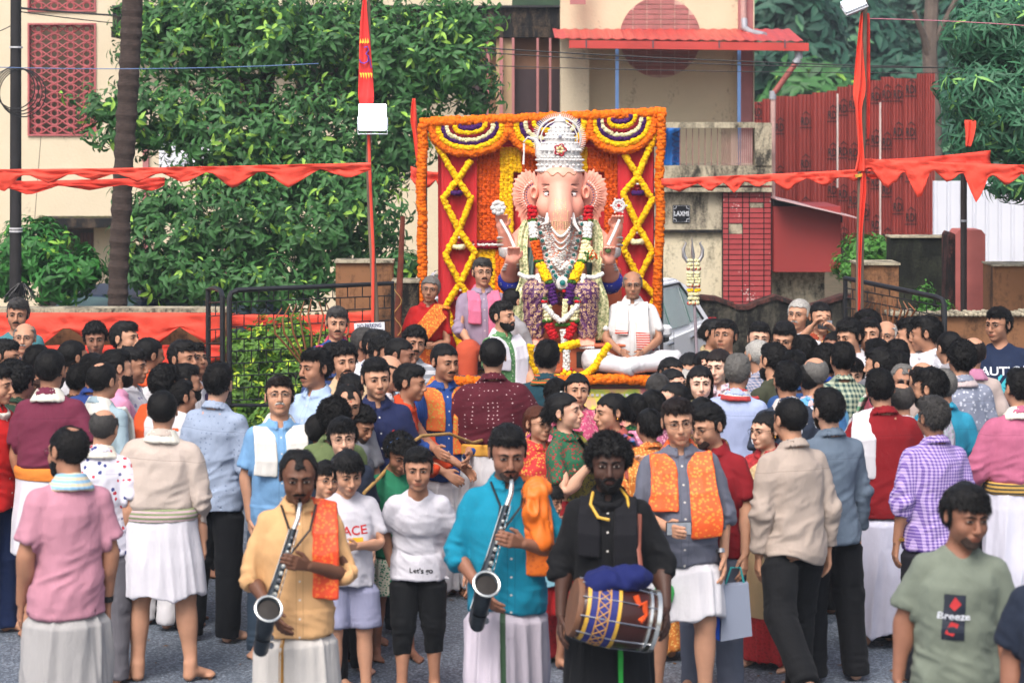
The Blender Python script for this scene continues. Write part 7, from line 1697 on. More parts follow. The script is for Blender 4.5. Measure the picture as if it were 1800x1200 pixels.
n('short bald man in white shirt with red and blue print, back view',184,716,1.56,178,GL,2,'bald',[S('#c9c7d2',pat='floral',c2='#b83a4a',c3='#3a4478'),TWR(),TR('#5c5a60')],'salt',lod=0)
n('broad man in beige patterned kurta shirt and short white lungi, back view',286,684,1.66,176,GL,2,'crop',[S('#ab9c92','long','linen','#beb2aa'),LU(),BAND('#b8a0a4','#7e8a66'),TWR()],lod=0,tuck=True,fat=.8,wide=1.2,pose=DNj(9,toeR=40,thR=(.1,.05,-1)))
n('out-of-focus man in pink tee with watch walking left in the foreground',118,746,1.72,-152,GL,3,'thin',[S('#b07c8c',tee=True),DH('#9c9a9a'),('neck_cloth','towel_round',c('hstripe','#8ab0cc','#c8bca0',sc=.8))],fac=('beard','glasses'),lod=0,wide=1.02,head=(18,8,0),pose=DNj(11,uaR=(.2,-.05,-1),faR=(.0,.2,-1)))
n('person in maroon peeking between beige kurta and pale grey-blue shirt',318,668,1.55,130,GL,3,'short',[S('#5a2430'),SH(c('plain','#d05a2c')),TR()])
n('woman in rust saree behind the pale grey-blue shirt, feet showing',424,735,1.42,150,GL,3,'bun',[('blouse','blouse',c('plain','#7a2a1a')),('saree','skirt',c('silk','#8c3218','#a8502a')),('pallu','pallu',c('silk','#8c3218','#a8502a'))],fem=True) if False else None
GC='people pulling the float rope'
n('grey-haired man with moustache in red and blue jacket before the gate',592,540,1.70,5,GL,2,'side',[S('#24407c','long'),('shawl','shawl',c('plain','#a83a54')),TR()],'salt',('moustache_black',))
n('tall man with moustache in light blue shirt turned to the left',553,613,1.72,-35,GL,3,'side',[S('#9fb4d2'),TR()],fac=('moustache_black',),head=(-10,0,0),lod=0)
n('man in spectacles with white shawl edged in green looking up',491,663,1.66,12,GL,2,'side',[S('#6d97c0'),('shawl','shawl',c('plain','#cccac6')),TR('#3a4a5a')],'brown',('glasses','moustache_white'),head=(-5,-14,0),lod=0,fat=.5)
n('chubby young man with thin moustache in beige shirt facing camera',604,603,1.68,15,GL,2,'curly',[S('#b89f80'),TR()],fac=('moustache_black','stubble'),lod=0,fat=.8,wide=1.05)
n('dark-skinned man with close-cropped hair behind the chubby man',582,600,1.64,-160,GL,4,'crop',[S('#2a3a66'),TR()])
n('older man in white looking right just below the no parking sign',645,574,1.68,70,GL,4,'crop',[S('#c6c4c8'),TR()],'salt')
n('moustached man in patterned white shirt behind the bald elder',661,580,1.66,60,GL,3,'side',[S('#c6c8d0',pat='floral',c2='#7a7ea8'),TR()],fac=('moustache_black',))
n('wavy-haired man in grey shirt between patterned shirt and white towel man',676,591,1.64,50,GL,3,'curly',[S('#a8a8ae'),TR()],fac=('stubble',))
n('young man in light blue shirt with red-edged white towel facing right',705,593,1.66,60,GL,4,'crop',[S('#a9c6d6'),TW('#cfccc8','#a83c2c'),TR()],head=(12,6,0))
n('bald elder with red mark and white shirt pulling the rope',688,622,1.64,62,GC,2,'bald',[S('#c9c8ce'),DH()],'black',('tilak',),lod=0,pose=DNj(15,lean=16,uaL=(.05,.75,-.75),faL=(-.1,.8,-.8),uaR=(.05,.7,-.8),faR=(.0,.9,-.7)),head=(0,8,0))
n('young man in navy polo shirt staring at the camera',661,629,1.72,12,GC,2,'short',[S('#1b2348'),TR('#20242e')],lod=0,head=(4,3,0))
n('man in orange kurta reaching far forward for the rope',722,640,1.62,75,GC,3,'short',[K('#c4421e'),DH('#c8c6ca')],pose=DNj(16,lean=22,uaL=(.05,.9,-.6),faL=(.05,.9,-.6),uaR=(.05,.9,-.7),faR=(.05,.9,-.5)))
n('man with glossy black hair bending low behind the spectacled boy',617,657,1.60,20,GL,2,'short',[S('#c9c7ca'),TR()],head=(0,22,0))
n('man with glasses and tilak looking down in the centre-left crowd',612,673,1.60,15,GL,2,'thin',[S('#7a7c84'),TR()],fac=('glasses','tilak'),head=(0,14,0))
n('curly-haired youth with head bowed above the spectacled boy',588,700,1.55,170,GL,3,'afro',[S('#5c6a44'),TR()])
n('curly-haired bearded youth in grey tee looking down at the rope',636,712,1.47,40,GC,3,'curly',[S('#54565e',tee=True),TR()],head=(10,26,0),fac=('stubble',),lod=0)
n('boy with faded haircut in yellow shirt seen from behind, turned right',566,725,1.45,130,GL,3,'crop',[S('#c09a3c',tee=True),TR()],hs=1.09)
n('boy with round spectacles in dark navy shirt facing the camera',602,735,1.467,12,GL,1,'boy',[S('#1c2434','long'),TR()],fac=('glasses',),lod=0,hs=1.14,fat=.3)
n('small boy with glasses peering between saxophonist and boy in white',573,812,1.27,25,GL,2,'boy',[S('#26304a',tee=True),TR()],fac=('glasses',),hs=1.18)
n('little girl in green frock with curly hair and hairband looking down',704,762,1.36,20,GC,4,'girl',[('frock','shirt_short_tee',c('plain','#1f6a4c')),('skirt','lungi',c('silk','#c8c4b0','#1f7a58'))],head=(0,24,0),hs=1.18,lod=0)
def band_on_head(t,M,parts):
 mb=MB();o=Vector(J['head']);mb.tube([Vector((.092*math.cos(a),-.005+.0*math.sin(a),1.628+.082*math.sin(a)))-o for a in np.linspace(.1,3.04,14)],.006,6);b=mb.build('hairband',mat('blue_band','#3a5a8c',.4,.1,9,0),t);b.matrix_local=Matrix(M[BI['head']].tolist())@Matrix.Translation(J['head'])
band_on_head(*PEOPLE['little girl in green frock with curly hair and hairband looking down'][:3])
n('policeman-like figure in dark trousers walking behind the boy in white',640,800,1.30,20,GL,3,'short',[S('#46505a'),TR('#2c2824')],hs=1.1) if False else None
n('man in blue striped shirt with orange stole and white dhoti by the rope',783,603,1.70,22,GC,3,'crop',[S('#1f3f80','long','stripe','#28498c',2),('shawl','shawl',c('silk','#d2682a','#b8963a')),DH()],fac=('moustache_black',),head=(10,5,0),lod=0,pose=DNj(17,uaR=(.15,.35,-1),faR=(-.1,1,-.25),uaL=(.15,.3,-1),faL=(-.4,.8,-.4)))
n('broad man in maroon dotted kurta and white dhoti gripping the rope, back view',866,593,1.74,180,GC,2,'crop',[S('#4c1220','rolled','dots','#b09a9c',1.5),DH('#cac8cc'),BAND('#c8923c')],lod=0,tuck=True,fat=.7,wide=1.18,pose=DNj(18,uaL=(.7,.15,-1),faL=(.05,.25,-1),uaR=(.45,.1,-1),faR=(.2,.15,-1)),head=(0,0,0))
n('man in dark teal shirt with orange neck scarf before the pedestal, back view',962,598,1.68,172,GC,2,'short',[S('#173a46','long'),('neck_scarf','towel_round',c('hstripe','#c45a24','#3a5a3a',sc=1)),TR()],wide=1.12,lod=0)
n('long-faced young man with thin moustache in grey jersey beside the float',729,574,1.64,15,GL,3,'curly',[S('#8a8c92','long','hstripe','#c0c0c4',sc=.4),TR()],fac=('moustache_black',))
def sar(col,c2,bl,drape=None,pat='silk'):m=c(pat,col,c2);return[('blouse','blouse',c('silk' if pat=='silk' else 'plain',bl,c2 if pat=='silk' else None)),('saree','skirt',m),('pallu','pallu',drape or m)]
n('woman with white flowers in her dark hair seen from behind',978,662,1.52,165,GW,1,'bun',sar('#8a2a5a','#c8a03c','#5a1c3c'),fem=True)
tt=PEOPLE['woman with white flowers in her dark hair seen from behind']
def hairflower(rec,p=(0,.13,1.60),m=None,r=.014):
 t,M,parts,sc=rec;st=strand('hair_flowers',[Vector(q)-Vector(J['head']) for q in((-.035+p[0],p[1],p[2]+.01),(p[0],p[1]+.02,p[2]+.02),(.035+p[0],p[1],p[2]+.01))],m or F_WH,t,r=r,tube=.012,ring=5,kind='stuff');st.matrix_local=Matrix(M[BI['head']].tolist())@Matrix.Translation(J['head'])
hairflower(tt,(-.05,.09,1.57))
n('older woman in pink saree with closed eyes behind the gesturing woman',1015,655,1.56,10,GW,2,'bun',sar('#b8446c','#c8848c','#a83a5c'),fem=True,fac=('bindi',))
n('woman in green blouse and red and gold saree raising her hand',992,689,1.58,62,GW,1,'bun',sar('#a82028','#8a1a22','#14583a',c('silk','#6a6420','#2a2a28')),fem=True,lod=0,fac=('earring',),pose=DNj(21,uaR=(.25,.45,-.8),faR=(-.05,.75,.85),uaL=(.2,.6,-.7),faL=(-.1,.8,.3)),head=(8,-5,0),fat=.2)
n('old woman with henna hair, glasses and red saree at centre',947,712,1.48,40,GW,2,'bun',sar('#a81c24','#c88a3a','#b82a2a'),hc='henna',fem=True,fac=('glasses','bindi'),lod=0)
n('smiling woman with bindi in blue and rust saree turned left',1072,690,1.56,-55,GW,2,'bun',sar('#1f6ca8','#a8544a','#a8524a',c('plaid','#1f72b8','#a84a4a',sc=.3)),fem=True,lod=0,fac=('bindi','earring'),fat=.5,head=(-8,4,0))
n('woman with neat black bun in orange seen from behind near the grey shirt',1140,716,1.48,200,GW,2,'bun',sar('#c8742c','#e0b060','#c86a2c'),fem=True)
n('woman in green sequined saree with dark hair tied low',1120,690,1.50,150,GW,2,'bun',sar('#1a6a3c','#6aa84a','#1c5a38'),fem=True)
n('short-haired woman looking left beside the banner',1145,683,1.52,215,GW,2,'bun',sar('#c87a9a','#e0a8b8','#a85a7a'),fem=True)
n('pale woman in profile behind the bespectacled man in grey',1182,671,1.54,-70,GW,1,'pony',sar('#c8a8b4','#b8889a','#b890a0'),fem=True)
n('grey-haired woman with thin parting near the marigold edge',1156,654,1.52,185,GW,2,'bun',sar('#9a9aa8','#b8b8c0','#8a8a9a'),hc='salt',fem=True)
n('dark-haired girl half hidden below the seated man in white',1181,627,1.56,20,GW,2,'pony',sar('#c84a7a','#d88aa0','#a83a5a'),fem=True)
n('woman with centre parting glancing right in the women group',1184,647,1.52,40,GW,1,'bun',sar('#8a3a5a','#c87a8a','#7a2a4a'),fem=True,fac=('bindi',))
n('smiling girl with oiled hair and earrings looking down',1211,619,1.58,-20,GW,2,'pony',sar('#c0a0a8','#d8c0c8','#b08a98'),fem=True,head=(0,12,0),fac=('earring',))
n('woman with glasses and bindi peeping behind the long-haired woman',1237,616,1.58,-10,GW,1,'bun',sar('#b89a6a','#d8c08a','#a88a5a'),fem=True,fac=('glasses','bindi'))
n('long-haired smiling woman with teal dupatta over white',1262,613,1.60,-18,GW,0,'long',[('kurta','kurta_long',c('floral','#c4b8c0','#b08a9c')),('dupatta','dupatta',c('plain','#148a98')),TR('#c8c6ca')],fem=True,hc='brown',lod=0)
n('round-faced woman with red bindi and loose dark hair facing camera',1231,642,1.58,2,GW,0,'long',[('kurta','kurta_long',c('floral','#c0b48a','#b8885a')),TR('#c8c6ca')],fem=True,fac=('bindi',),lod=0)
n('white-haired old woman in pink behind the round-faced woman',1205,648,1.48,15,GW,3,'bun',sar('#c87a8c','#d8a0a8','#c86a7c'),hc='white',fem=True)
n('woman in brown and gold saree with neat dark parting behind the red polo',1232,696,1.50,200,GW,2,'bun',sar('#3c2a1c','#a8803c','#4a3422'),fem=True)
n('policewoman in khaki uniform looking right beside the white car',1257,559,1.64,40,GW,3,'bun',[S('#9a8a68'),TR('#7a6c50')],fem=True)
n('young man with raised eyes beside the khaki policewoman',1275,563,1.68,-25,GR,3,'short',[S('#c8c6ca',tee=True),TR()],head=(0,-10,0))
n('old woman in red blouse and orange saree standing behind the marigold tail',757,510,1.58,-5,GW,3,'bun',[('blouse','blouse',c('plain','#a81818')),('saree','skirt',c('silk','#c4521a','#e08a2a')),('pallu','pallu',c('silk','#d0641c','#e8a03a'))],hc='grey',fem=True,fac=('glasses',),Y=21.0,z0=.25,pose=DNj(3,**CLASP))
n('grey-haired man in blue-white shirt with red-checked towel, back turned',1297,622,1.66,165,GR,2,'short',[S('#9aa6c8','long'),TW('#c8c4c0','#a83a3a'),TR()],'grey',lod=0)
n('man with only forehead and eyes visible in front of the black wall',1335,567,1.68,-5,GR,1,'short',[S('#c8c6ca'),TR()])
n('white-haired man in plaid shirt with glasses turned left',1330,596,1.64,215,GR,2,'crop',[S('#5a6a8a',pat='check',c2='#a8a0a8',sc=.5),TR()],'white',('glasses',))
n('man with full black beard in olive shirt looking left',1359,603,1.68,222,GR,2,'short',[S('#3c3f30','long'),TR()],fac=('beard',))
n('bearded man with glasses looking down in front of the black wall',1378,565,1.70,-12,GR,2,'short',[S('#c6c8cc'),TR()],fac=('beard','glasses'),head=(-5,14,0))
n('old white-haired man in glasses standing tall in white at the right wall',1404,525,1.74,-30,GR,2,'crop',[S('#cac8cc'),TR()],'white',('glasses','moustache_white'))
n('cropped-haired man filming with a phone held before his face',1443,530,1.72,0,GR,2,'crop',[S('#8a3a24',pat='paisley',c2='#c8a878'),('shoulder_cloth','shawl_one',c('plain','#c8a040')),TR()],pose=DNj(30,uaL=(.35,.85,.05),faL=(-.75,.35,.75),uaR=(.35,.85,.0),faR=(-.65,.35,.8)),lod=0)
n('small child with dark hair tied back lifted in the right crowd',1413,590,1.60,200,GR,2,'boy',[S('#c4b8b0',tee=True),TR()])
n('man in dark shirt with white leaf print and white towel, back view',1384,634,1.68,190,GR,3,'short',[S('#2c3444','short','leaf','#b8bcc4'),TWR('#c4bcb8'),TR()],fac=('beard',),lod=0,wide=1.08)
n('thick-haired man just behind the leaf-print shirt',1397,616,1.66,188,GR,3,'side',[S('#2a4a7c'),TR()])
n('man with squared black hair in blue and pink shirt, back view',1424,636,1.62,175,GR,3,'crop',[S('#3c6a9c'),TWR('#c4a8ac'),TR()])
n('balding grey man in sky-blue tee seen from behind',1431,625,1.66,195,GR,2,'bald',[S('#5f9cc4',tee=True),TR()],'grey')
n('man with curly fringe looking left at far right of the phone user',1492,561,1.70,-35,GR,2,'curly',[S('#b8b6bc'),TR()],head=(-10,10,0))
n('dark-haired boy in yellow and blue behind the phone user',1466,582,1.60,-20,GR,4,'crop',[S('#a88a30',tee=True),TR()],fac=('stubble',))
n('man in green and navy plaid shirt, back to the camera',1481,601,1.66,185,GR,3,'short',[S('#2c4a4c',pat='plaid',c2='#a8b09a',sc=.6),TR()])
n('teenage boy in white tee facing camera among turned backs',1499,630,1.50,-15,GR,1,'boy',[S('#c8c6ca',tee=True),TR()],hs=1.09,head=(10,5,0))
n('curly-haired man in royal blue polo behind the small child',1452,606,1.62,190,GR,3,'curly',[S('#1c48a4'),TR()])
n('laughing woman with glasses in red saree with cream-gold pallu',1345,722,1.50,-40,GR,1,'bun',sar('#a81c22','#8a1418','#a82228',c('silk','#b89c74','#c8b48c')),fem=True,lod=0,fac=('glasses','earring','tilak'),fat=.5,head=(-12,4,0))
n('man in beige long-sleeved shirt and black trousers striding left, back view',1388,698,1.68,205,GR,2,'crop',[S('#a2948a','long'),TR('#07080c')],lod=0,wide=1.05,pose=DNj(33,uaL=(.15,.05,-1),faL=(.0,.15,-1),thR=(.05,.30,-1),shR=(0,.05,-1),thL=(.25,-.45,-1),shL=(.15,-1.1,-1),ftpL=40))
n('bearded man in slate-blue shirt and black trousers behind the beige shirt',1455,683,1.66,200,GR,1,'short',[S('#5c6a7a','long'),TR('#08090e')],fac=('beard',),lod=0,wide=1.05,pose=DNj(34))
n('round-faced man with moustache in white shirt before the gate reeds',1528,559,1.70,-5,GR,2,'short',[S('#c8c6ca'),TR()],fac=('moustache_black',),fat=.5)
n('dark-haired man right behind the round-faced moustached man',1522,545,1.72,-60,GR,3,'side',[S('#8a8c94'),TR()])
n('bald bespectacled elder in pink beside the gate reeds',1557,562,1.68,-15,GR,2,'bald',[S('#b87a8a'),TR()],'white',('glasses','moustache_white'))
n('wavy black-haired man behind the profile in pink',1542,596,1.64,185,GR,3,'side',[S('#6a6c74'),TR()])
n('man with rounded black hair right of the wavy-haired one',1577,597,1.64,178,GR,3,'short',[S('#3a3c44'),TR()])
n('man in left profile wearing pink with pale thin shawl',1546,611,1.64,245,GR,2,'short',[S('#a04a5a'),TW('#c4c0b8','#6a9a7a'),TR()])
n('man with thick neck hair below the gate reeds, back view',1577,616,1.60,180,GR,3,'short',[S('#8a3040'),TR()])
n('young man in left profile with white collar, nearest the gate end',1626,556,1.74,255,GR,3,'side',[S('#c8c6ca'),TR()],lod=0)
n('man in left profile just behind the white-collared one',1601,559,1.72,262,GR,2,'side',[S('#c0bec4'),TR()])
n('man photographing with a phone held at chest, back-left view',1667,581,1.68,205,GR,2,'crop',[S('#8e8c92'),TR()],pose=DNj(36,uaL=(.2,.5,-.8),faL=(-.3,.9,.55),uaR=(.2,.5,-.8),faR=(-.1,.9,.5)),lod=0)
n('young man in grey floral hooded top, back view',1690,599,1.70,190,GR,2,'curly',[S('#7e8496','long','paisley','#b8bcc8'),TWR('#b8a8a8'),TR()],lod=0,wide=1.05)
n('older man in plain beige tee with pink towel behind the floral top',1710,590,1.70,185,GR,2,'bald',[S('#b0a09a',tee=True),TWR('#b87a98'),TR()],'brown',wide=1.05)
n('stout bespectacled man in navy printed tee standing at the right wall',1754,541,1.76,-14,GR,3,'side',[S('#16233e',tee=True),TR('#20242c')],fac=('glasses',),head=(-28,0,0),lod=0,fat=.9,wide=1.18)
n('old man with dark glasses and grey hair facing camera at right',1588,638,1.60,-8,GR,3,'thin',[S('#c0bec4'),TR()],'grey',('sunglasses','glasses'))
n('man with combed brown hair beside the dark glasses elder',1620,633,1.64,200,GR,2,'bald',[S('#9a8a84'),TR()],'brown')
n('grey short-haired man partly behind the bearded man at right',1657,646,1.62,190,GR,2,'crop',[S('#2a8aa8'),TR()],'grey')
n('bearded man in white printed shirt with teal collar facing left',1634,647,1.66,240,GR,2,'side',[S('#b8b4c4','short','silk','#8aa8a0'),TR()],fac=('beard',),lod=0,wide=1.05)
n('bald-crowned man in white seen from behind near the dark red shirt',1582,670,1.58,185,GR,2,'bald',[S('#c8c6cc'),TR()],'salt',lod=0)
n('bearded man in dark red shirt and long white dhoti, back view',1546,648,1.68,188,GR,2,'short',[S('#7a1018','long'),DH('#c0c0d2'),('shoulder_cloth','shawl_one',c('plain','#c8c6cc'))],fac=('beard',),lod=0,wide=1.18,fat=.5,pose=DNj(41,uaR=(.3,.35,-1),faR=(-.6,.9,-.1),uaL=(.25,.3,-1),faL=(-.6,.9,-.1)))
n('grey-haired man in purple checked shirt with gold watch, back view',1640,697,1.62,200,GR,3,'side',[S('#b6a2cc','rolled','check','#5c4490',.55),TR('#14141c')],'salt',('glasses',),lod=0,wide=1.08,pose=DNj(42,uaL=(.2,-.05,-1),faL=(.05,.2,-1)))
n('man in pink shirt with white towel and white dhoti cut by the right edge',1792,648,1.68,190,GR,2,'short',[S('#a85c78','long'),DH('#c4c4d2'),TWR(),BAND('#4a4436','#b8924a')],lod=0,tuck=True,wide=1.2,fat=.5,pose=DNj(43,uaR=(.35,.1,-1),faR=(-.2,.5,-.8),uaL=(.3,.1,-1),faL=(-.2,.6,-.8)))
n('out-of-focus youth in grey-green tee walking past at lower right',1700,852,1.66,-2,GR,4,'boy',[S('#6c7468',tee=True),TR('#1a1c20')],lod=0,wide=1.1,head=(20,8,0),fac=('stubble',),pose=DNj(44,uaR=(.22,-.1,-1),faR=(.1,.1,-1)),hs=1.1)
n('dark navy shoulder of a passer-by at the lower right corner',1862,905,1.64,-20,GR,4,'short',[S('#1c2434',tee=True),TR()],lod=0,wide=1.2)
GM='musicians at the front of the procession'
SAX=dict(uaR=(.30,.05,-1),faR=(-.42,.75,-.62),uaL=(.32,.32,-1),faL=(-.85,.62,.30),head=(0,14,0))
n('saxophonist in peach shirt with orange shoulder cloth and gold-edged dhoti',525,787,1.66,8,GM,5,'thin',[S('#c49a6c','rolled'),DH('#b8b4b0'),('shoulder_cloth','shawl_one',c('silk','#d8441c','#e0702a',.6))],lod=0,fac=('moustache_black','moustache'),pose=dict(SAX,thL=(.03,.12,-1),thR=(.03,-.05,-1)),hs=1.09)
n('saxophonist in bright teal-blue kurta with orange cloth bundle on his shoulder',893,747,1.72,8,GM,4,'short',[S('#0a7a96','rolled'),DH('#b8b0bc'),('shoulder_cloth','shawl_one',c('silk','#d86a14','#c85a10',.6)),('sax_strap','dupatta',c('plain','#16181c'))][:3],lod=0,fac=('stubble','moustache_black'),pose=dict(SAX,thR=(.05,.28,-1),shR=(0,.1,-1),thL=(.03,-.12,-1),shL=(0,-.35,-1)),wide=1.08,hs=1.09,fat=.4)
n('bearded drummer in black clothes with black and gold neck cloth',1070,765,1.68,-4,GM,6,'afro',[S('#08090d','rolled'),DH('#090b0f'),('neck_cloth','towel_round',c('plain','#0c0c10')),('front_cloth','towel',c('plain','#0e0e14'))],lod=0,fac=('beard',),pose=dict(uaR=(.22,.12,-1),faR=(.02,.38,-1),uaL=(.42,.12,-1),faL=(.05,.55,-.75),head=(4,6,0),thL=(.03,.1,-1)),wide=1.08,hs=1.11)
n('bespectacled man in grey shirt with orange shawl and tucked-up white dhoti',1191,700,1.70,2,GC,2,'side',[S('#5f6270','rolled'),('lungi','lungi',WH()),SH()],'brown',('glasses',),lod=0,fat=1.0,wide=1.08,pose=DNj(50,uaL=(.2,.0,-1),faL=(.0,.35,-1),uaR=(.1,.25,-1),faR=(-.35,.95,-.1),thL=(.05,.25,-1),shL=(0,.0,-1),thR=(.05,-.1,-1)))
n('man in dark red polo and grey trousers with glasses looking down left',1243,709,1.62,-25,GC,2,'short',[S('#7c121c'),TR('#5c6272')],lod=0,fac=('glasses','stubble'),head=(-22,14,0),wide=1.08,pose=DNj(51,uaL=(.18,.1,-1),faL=(.05,.3,-1)))
n('boy in white printed tee and lavender shorts looking at his hands',612,793,1.39,12,GM,2,'boy',[S('#bcbac2',tee=True),('shorts','shorts',c('plain','#8a8ca6'))],lod=0,hs=1.18,head=(6,18,0),fat=.4,pose=DNj(52,uaR=(.2,.1,-1),faR=(-.3,.9,-.3),uaL=(.2,.25,-1),faL=(-.75,.7,.05),thR=(.04,.2,-1),shR=(0,.05,-1)))
n('barefoot boy in white tee and black capri tights leaning forward',735,787,1.42,2,GM,3,'short',[S('#c0bec6',tee=True),('capri','capri',c('plain','#07090d'))],lod=0,hs=1.17,head=(0,-4,0),pose=dict(lean=24,uaR=(.35,-.25,-1),faR=(-.25,.15,-1),uaL=(.45,.15,-1),faL=(.25,.25,-1),thR=(.03,.14,-1),thL=(.03,-.02,-1)))
n('small boy in light blue shirt and red shorts behind the drummer',968,853,1.08,30,GW,3,'boy',[S('#7aa8b8',pat='floral',c2='#a83a4a'),('shorts','shorts',c('plain','#9c1c20'))],hs=1.17,lod=0,head=(20,10,0),pose=DNj(60,thL=(.05,.25,-1),shL=(0,-.2,-1)))
SITX=dict(sit=True,uaL=(.25,.35,-1),faL=(-.55,.75,-.45),uaR=(.25,.35,-1),faR=(-.55,.75,-.45),thL=(.85,.75,.06),shL=(-.98,.40,-.06),thR=(.85,.75,.06),shR=(-.98,.40,-.10))
GF='people seated on the float'
n('bald man in white with red-bordered shawl sitting cross-legged on the float',1112,499,1.66,-4,GF,3,'bald',[S('#cac8c8'),('trousers','trousers',c('plain','#c9c8cc')),('towel','towel',c('ends','#cbc8c4','#b83a28'))],'grey',('glasses','tilak'),lod=0,fat=.6,Y=20.95,z0=1.0,pose=SITX,wide=1.04)
SITC=dict(sit=True,uaL=(.15,.45,-1),faL=(-.25,.8,-.6),uaR=(.15,.45,-1),faR=(-.25,.8,-.6),thL=(.25,1,.1),shL=(.0,.12,-1),thR=(.25,1,.1),shR=(.0,.12,-1))
n('grey-haired man with glasses and pink scarf seated at the float edge',848,508,1.70,10,GF,2,'side',[S('#8f7f94','rolled'),('scarf','towel',c('plain','#c86a88')),('trousers','trousers',c('plain','#b04a30'))],'salt',('glasses','moustache_black'),lod=0,Y=21.1,z0=.72,pose=SITC,wide=1.08)
n('young bearded man in green printed shirt with white towel on the float',884,553,1.68,40,GF,2,'short',[S('#4c7a4c','short','paisley','#8aa87a'),('shawl','shawl',c('plain','#c8c4cc')),('trousers','trousers',c('plain','#c8c6cc'))],fac=('beard',),lod=0,Y=20.3,z0=.42,pose=SITC,head=(15,0,0))
n('man in pale grey shirt crouching behind the green-shirted man',905,575,1.60,120,GF,2,'crop',[S('#8e8c90','long'),TR('#b0624a')],Y=20.95,z0=.55,pose=SITC)
def rec(s):
 for k,v in PEOPLE.items():
  if s in k:return v
 raise KeyError(s)
def wpt(r_,bone,p):t,M,parts,sc=r_;return t.matrix_basis@bone_pt(M,bone,p)
def place(obj,r_):
 t=r_[0];obj.matrix_basis=t.matrix_basis.copy()
bpy.context.view_layer.update()
ink_w=mat('print_white','#c8ccd4',.6,.05,9,0);ink_t=mat('print_teal','#1a9aa8',.6,.05,9,0);ink_k=mat('print_black','#14141a',.6,.05,9,0);ink_r=mat('print_red','#b02428',.6,.05,9,0)
r=rec('navy printed tee');me=text_mesh('NAUTICA',.080,0,True)
on_cloth(r[2],'shirt',me,ink_w,.0,1.25,-1,r[0],'lettering')
on_cloth(r[2],'shirt',shape_mesh([[(-.10,-.10),(-.02,-.055),(.065,.10),(.0,.02)],[(-.06,-.11),(.03,-.10),(.05,.03),(.0,-.05)]]),ink_t,.0,1.20,-1,r[0],'sail_logo',.002)
r=rec('barefoot boy in white tee');on_cloth(r[2],'shirt',text_mesh("Let's go",.05,0,True),ink_k,.02,.875,-1,r[0],'lettering')
r=rec('lavender shorts');on_cloth(r[2],'shirt',text_mesh('RACE',.085,0,True),ink_r,.0,1.20,-1,r[0],'lettering');on_cloth(r[2],'shirt',grid_mesh(.09,.07),mat('print_yellow','#d8a020',.6,.2,30,0),.03,1.12,-1,r[0],'print')
r=rec('grey-green tee');on_cloth(r[2],'shirt',grid_mesh(.085,.20,6,12),mat('print_navy','#141c2c',.6,.4,14,0),-.03,1.16,-1,r[0],'print')
on_cloth(r[2],'shirt',text_mesh('Breeze',.045,0,True),ink_w,-.03,1.165,-1,r[0],'lettering',.006);on_cloth(r[2],'shirt',shape_mesh([[(-.02,-.01),(0,-.03),(.025,0),(.0,.03)],[(-.03,-.13),(.0,-.14),(.02,-.09),(-.01,-.08)]]),ink_r,-.03,1.22,-1,r[0],'print',.006)
r=rec('dark red polo');on_cloth(r[2],'shirt',grid_mesh(.035,.022,3,3),ink_w,.09,1.27,-1,r[0],'badge')
r=rec('policewoman');on_cloth(r[2],'shirt',grid_mesh(.06,.014,3,2),ink_k,-.075,1.25,-1,r[0],'name_badge')
r=rec('navy polo shirt');on_cloth(r[2],'shirt',shape_mesh([[(-.01,-.012),(.012,-.008),(.008,.014),(-.008,.010)]]),ink_r,.075,1.26,-1,r[0],'emblem')
r=rec('gold-edged dhoti');on_cloth(r[2],'dhoti',grid_mesh(.016,.78,2,30),mat('zari_gold','#9a6c20',.5,.2,60,.2),.085-.17,.56,-1,r[0],'zari_border')
r=rec('teal-blue kurta');on_cloth(r[2],'dhoti',grid_mesh(.026,.70,3,30),mat('green_border','#2c4a30',.6,.2,60,.2),-.04,.52,-1,r[0],'dhoti_border')
r=rec('bearded drummer');on_cloth(r[2],'dhoti',grid_mesh(.024,.6,3,20),mat('bright_green_border','#0c9a2c',.6,.2,60,.2),.06,.50,-1,r[0],'dhoti_border')
r=rec('laughing woman');on_cloth(r[2],'saree',grid_mesh(.30,.52,14,20),c('silk','#a8906a','#b8a47c'),.02,.62,-1,r[0],'cream_panel',.006)
r=rec('looking up');
def ringpart(r_,bone,p,rad,m,nm,h=.012):
 t,M,parts,sc=r_;s=1 if bone.endswith('L') else-1;a=np.array(J['fa'])*(s,1,1);b=np.array(J['ha'])*(s,1,1);d=Vector(b-a).normalized();cpt=Vector(a+(b-a)*p)
 q=d.to_track_quat('Z','Y').to_matrix().to_4x4();mb=MB();mb.lathe([(rad-.002,-h),(rad+.003,-h),(rad+.003,h),(rad-.002,h)],16,M=Matrix.Translation(cpt)@q)
 o=mb.build(nm,m,t,smooth=True);o.matrix_local=Matrix(M[BI[bone]].tolist());return o
ringpart(rec('foreground') if False else rec('in pink tee with watch'),'faR',.93,.030,mat('black_strap','#121214',.4,.1,9,0),'wrist_watch',.014)
ringpart(rec('purple checked'),'faL',.93,.030,mat('gold_watch','#b89040',.3,.1,9,0,metal=.8),'wrist_watch',.009);ringpart(rec('tucked-up white dhoti'),'faL',.93,.031,mat('steel_watch','#9a9ca0',.3,.1,9,0,metal=.8),'wrist_watch',.011)
ringpart(rec('broad man in beige'),'faR',.93,.034,mat('silver_bracelet','#b0b0b4',.3,.1,9,0,metal=.8),'bracelet',.008);ringpart(rec('raising her hand'),'faL',.93,.026,mat('gold_bangle','#c09a48',.3,.1,9,0,metal=.8),'bangle',.008)
ringpart(rec('maroon dotted kurta'),'faL',.93,.031,mat('black_strap','#121214',.4,.1,9,0),'wrist_watch',.010);ringpart(rec('bald elder'),'faL',.93,.031,mat('black_strap','#121214',.4,.1,9,0),'wrist_watch',.012)
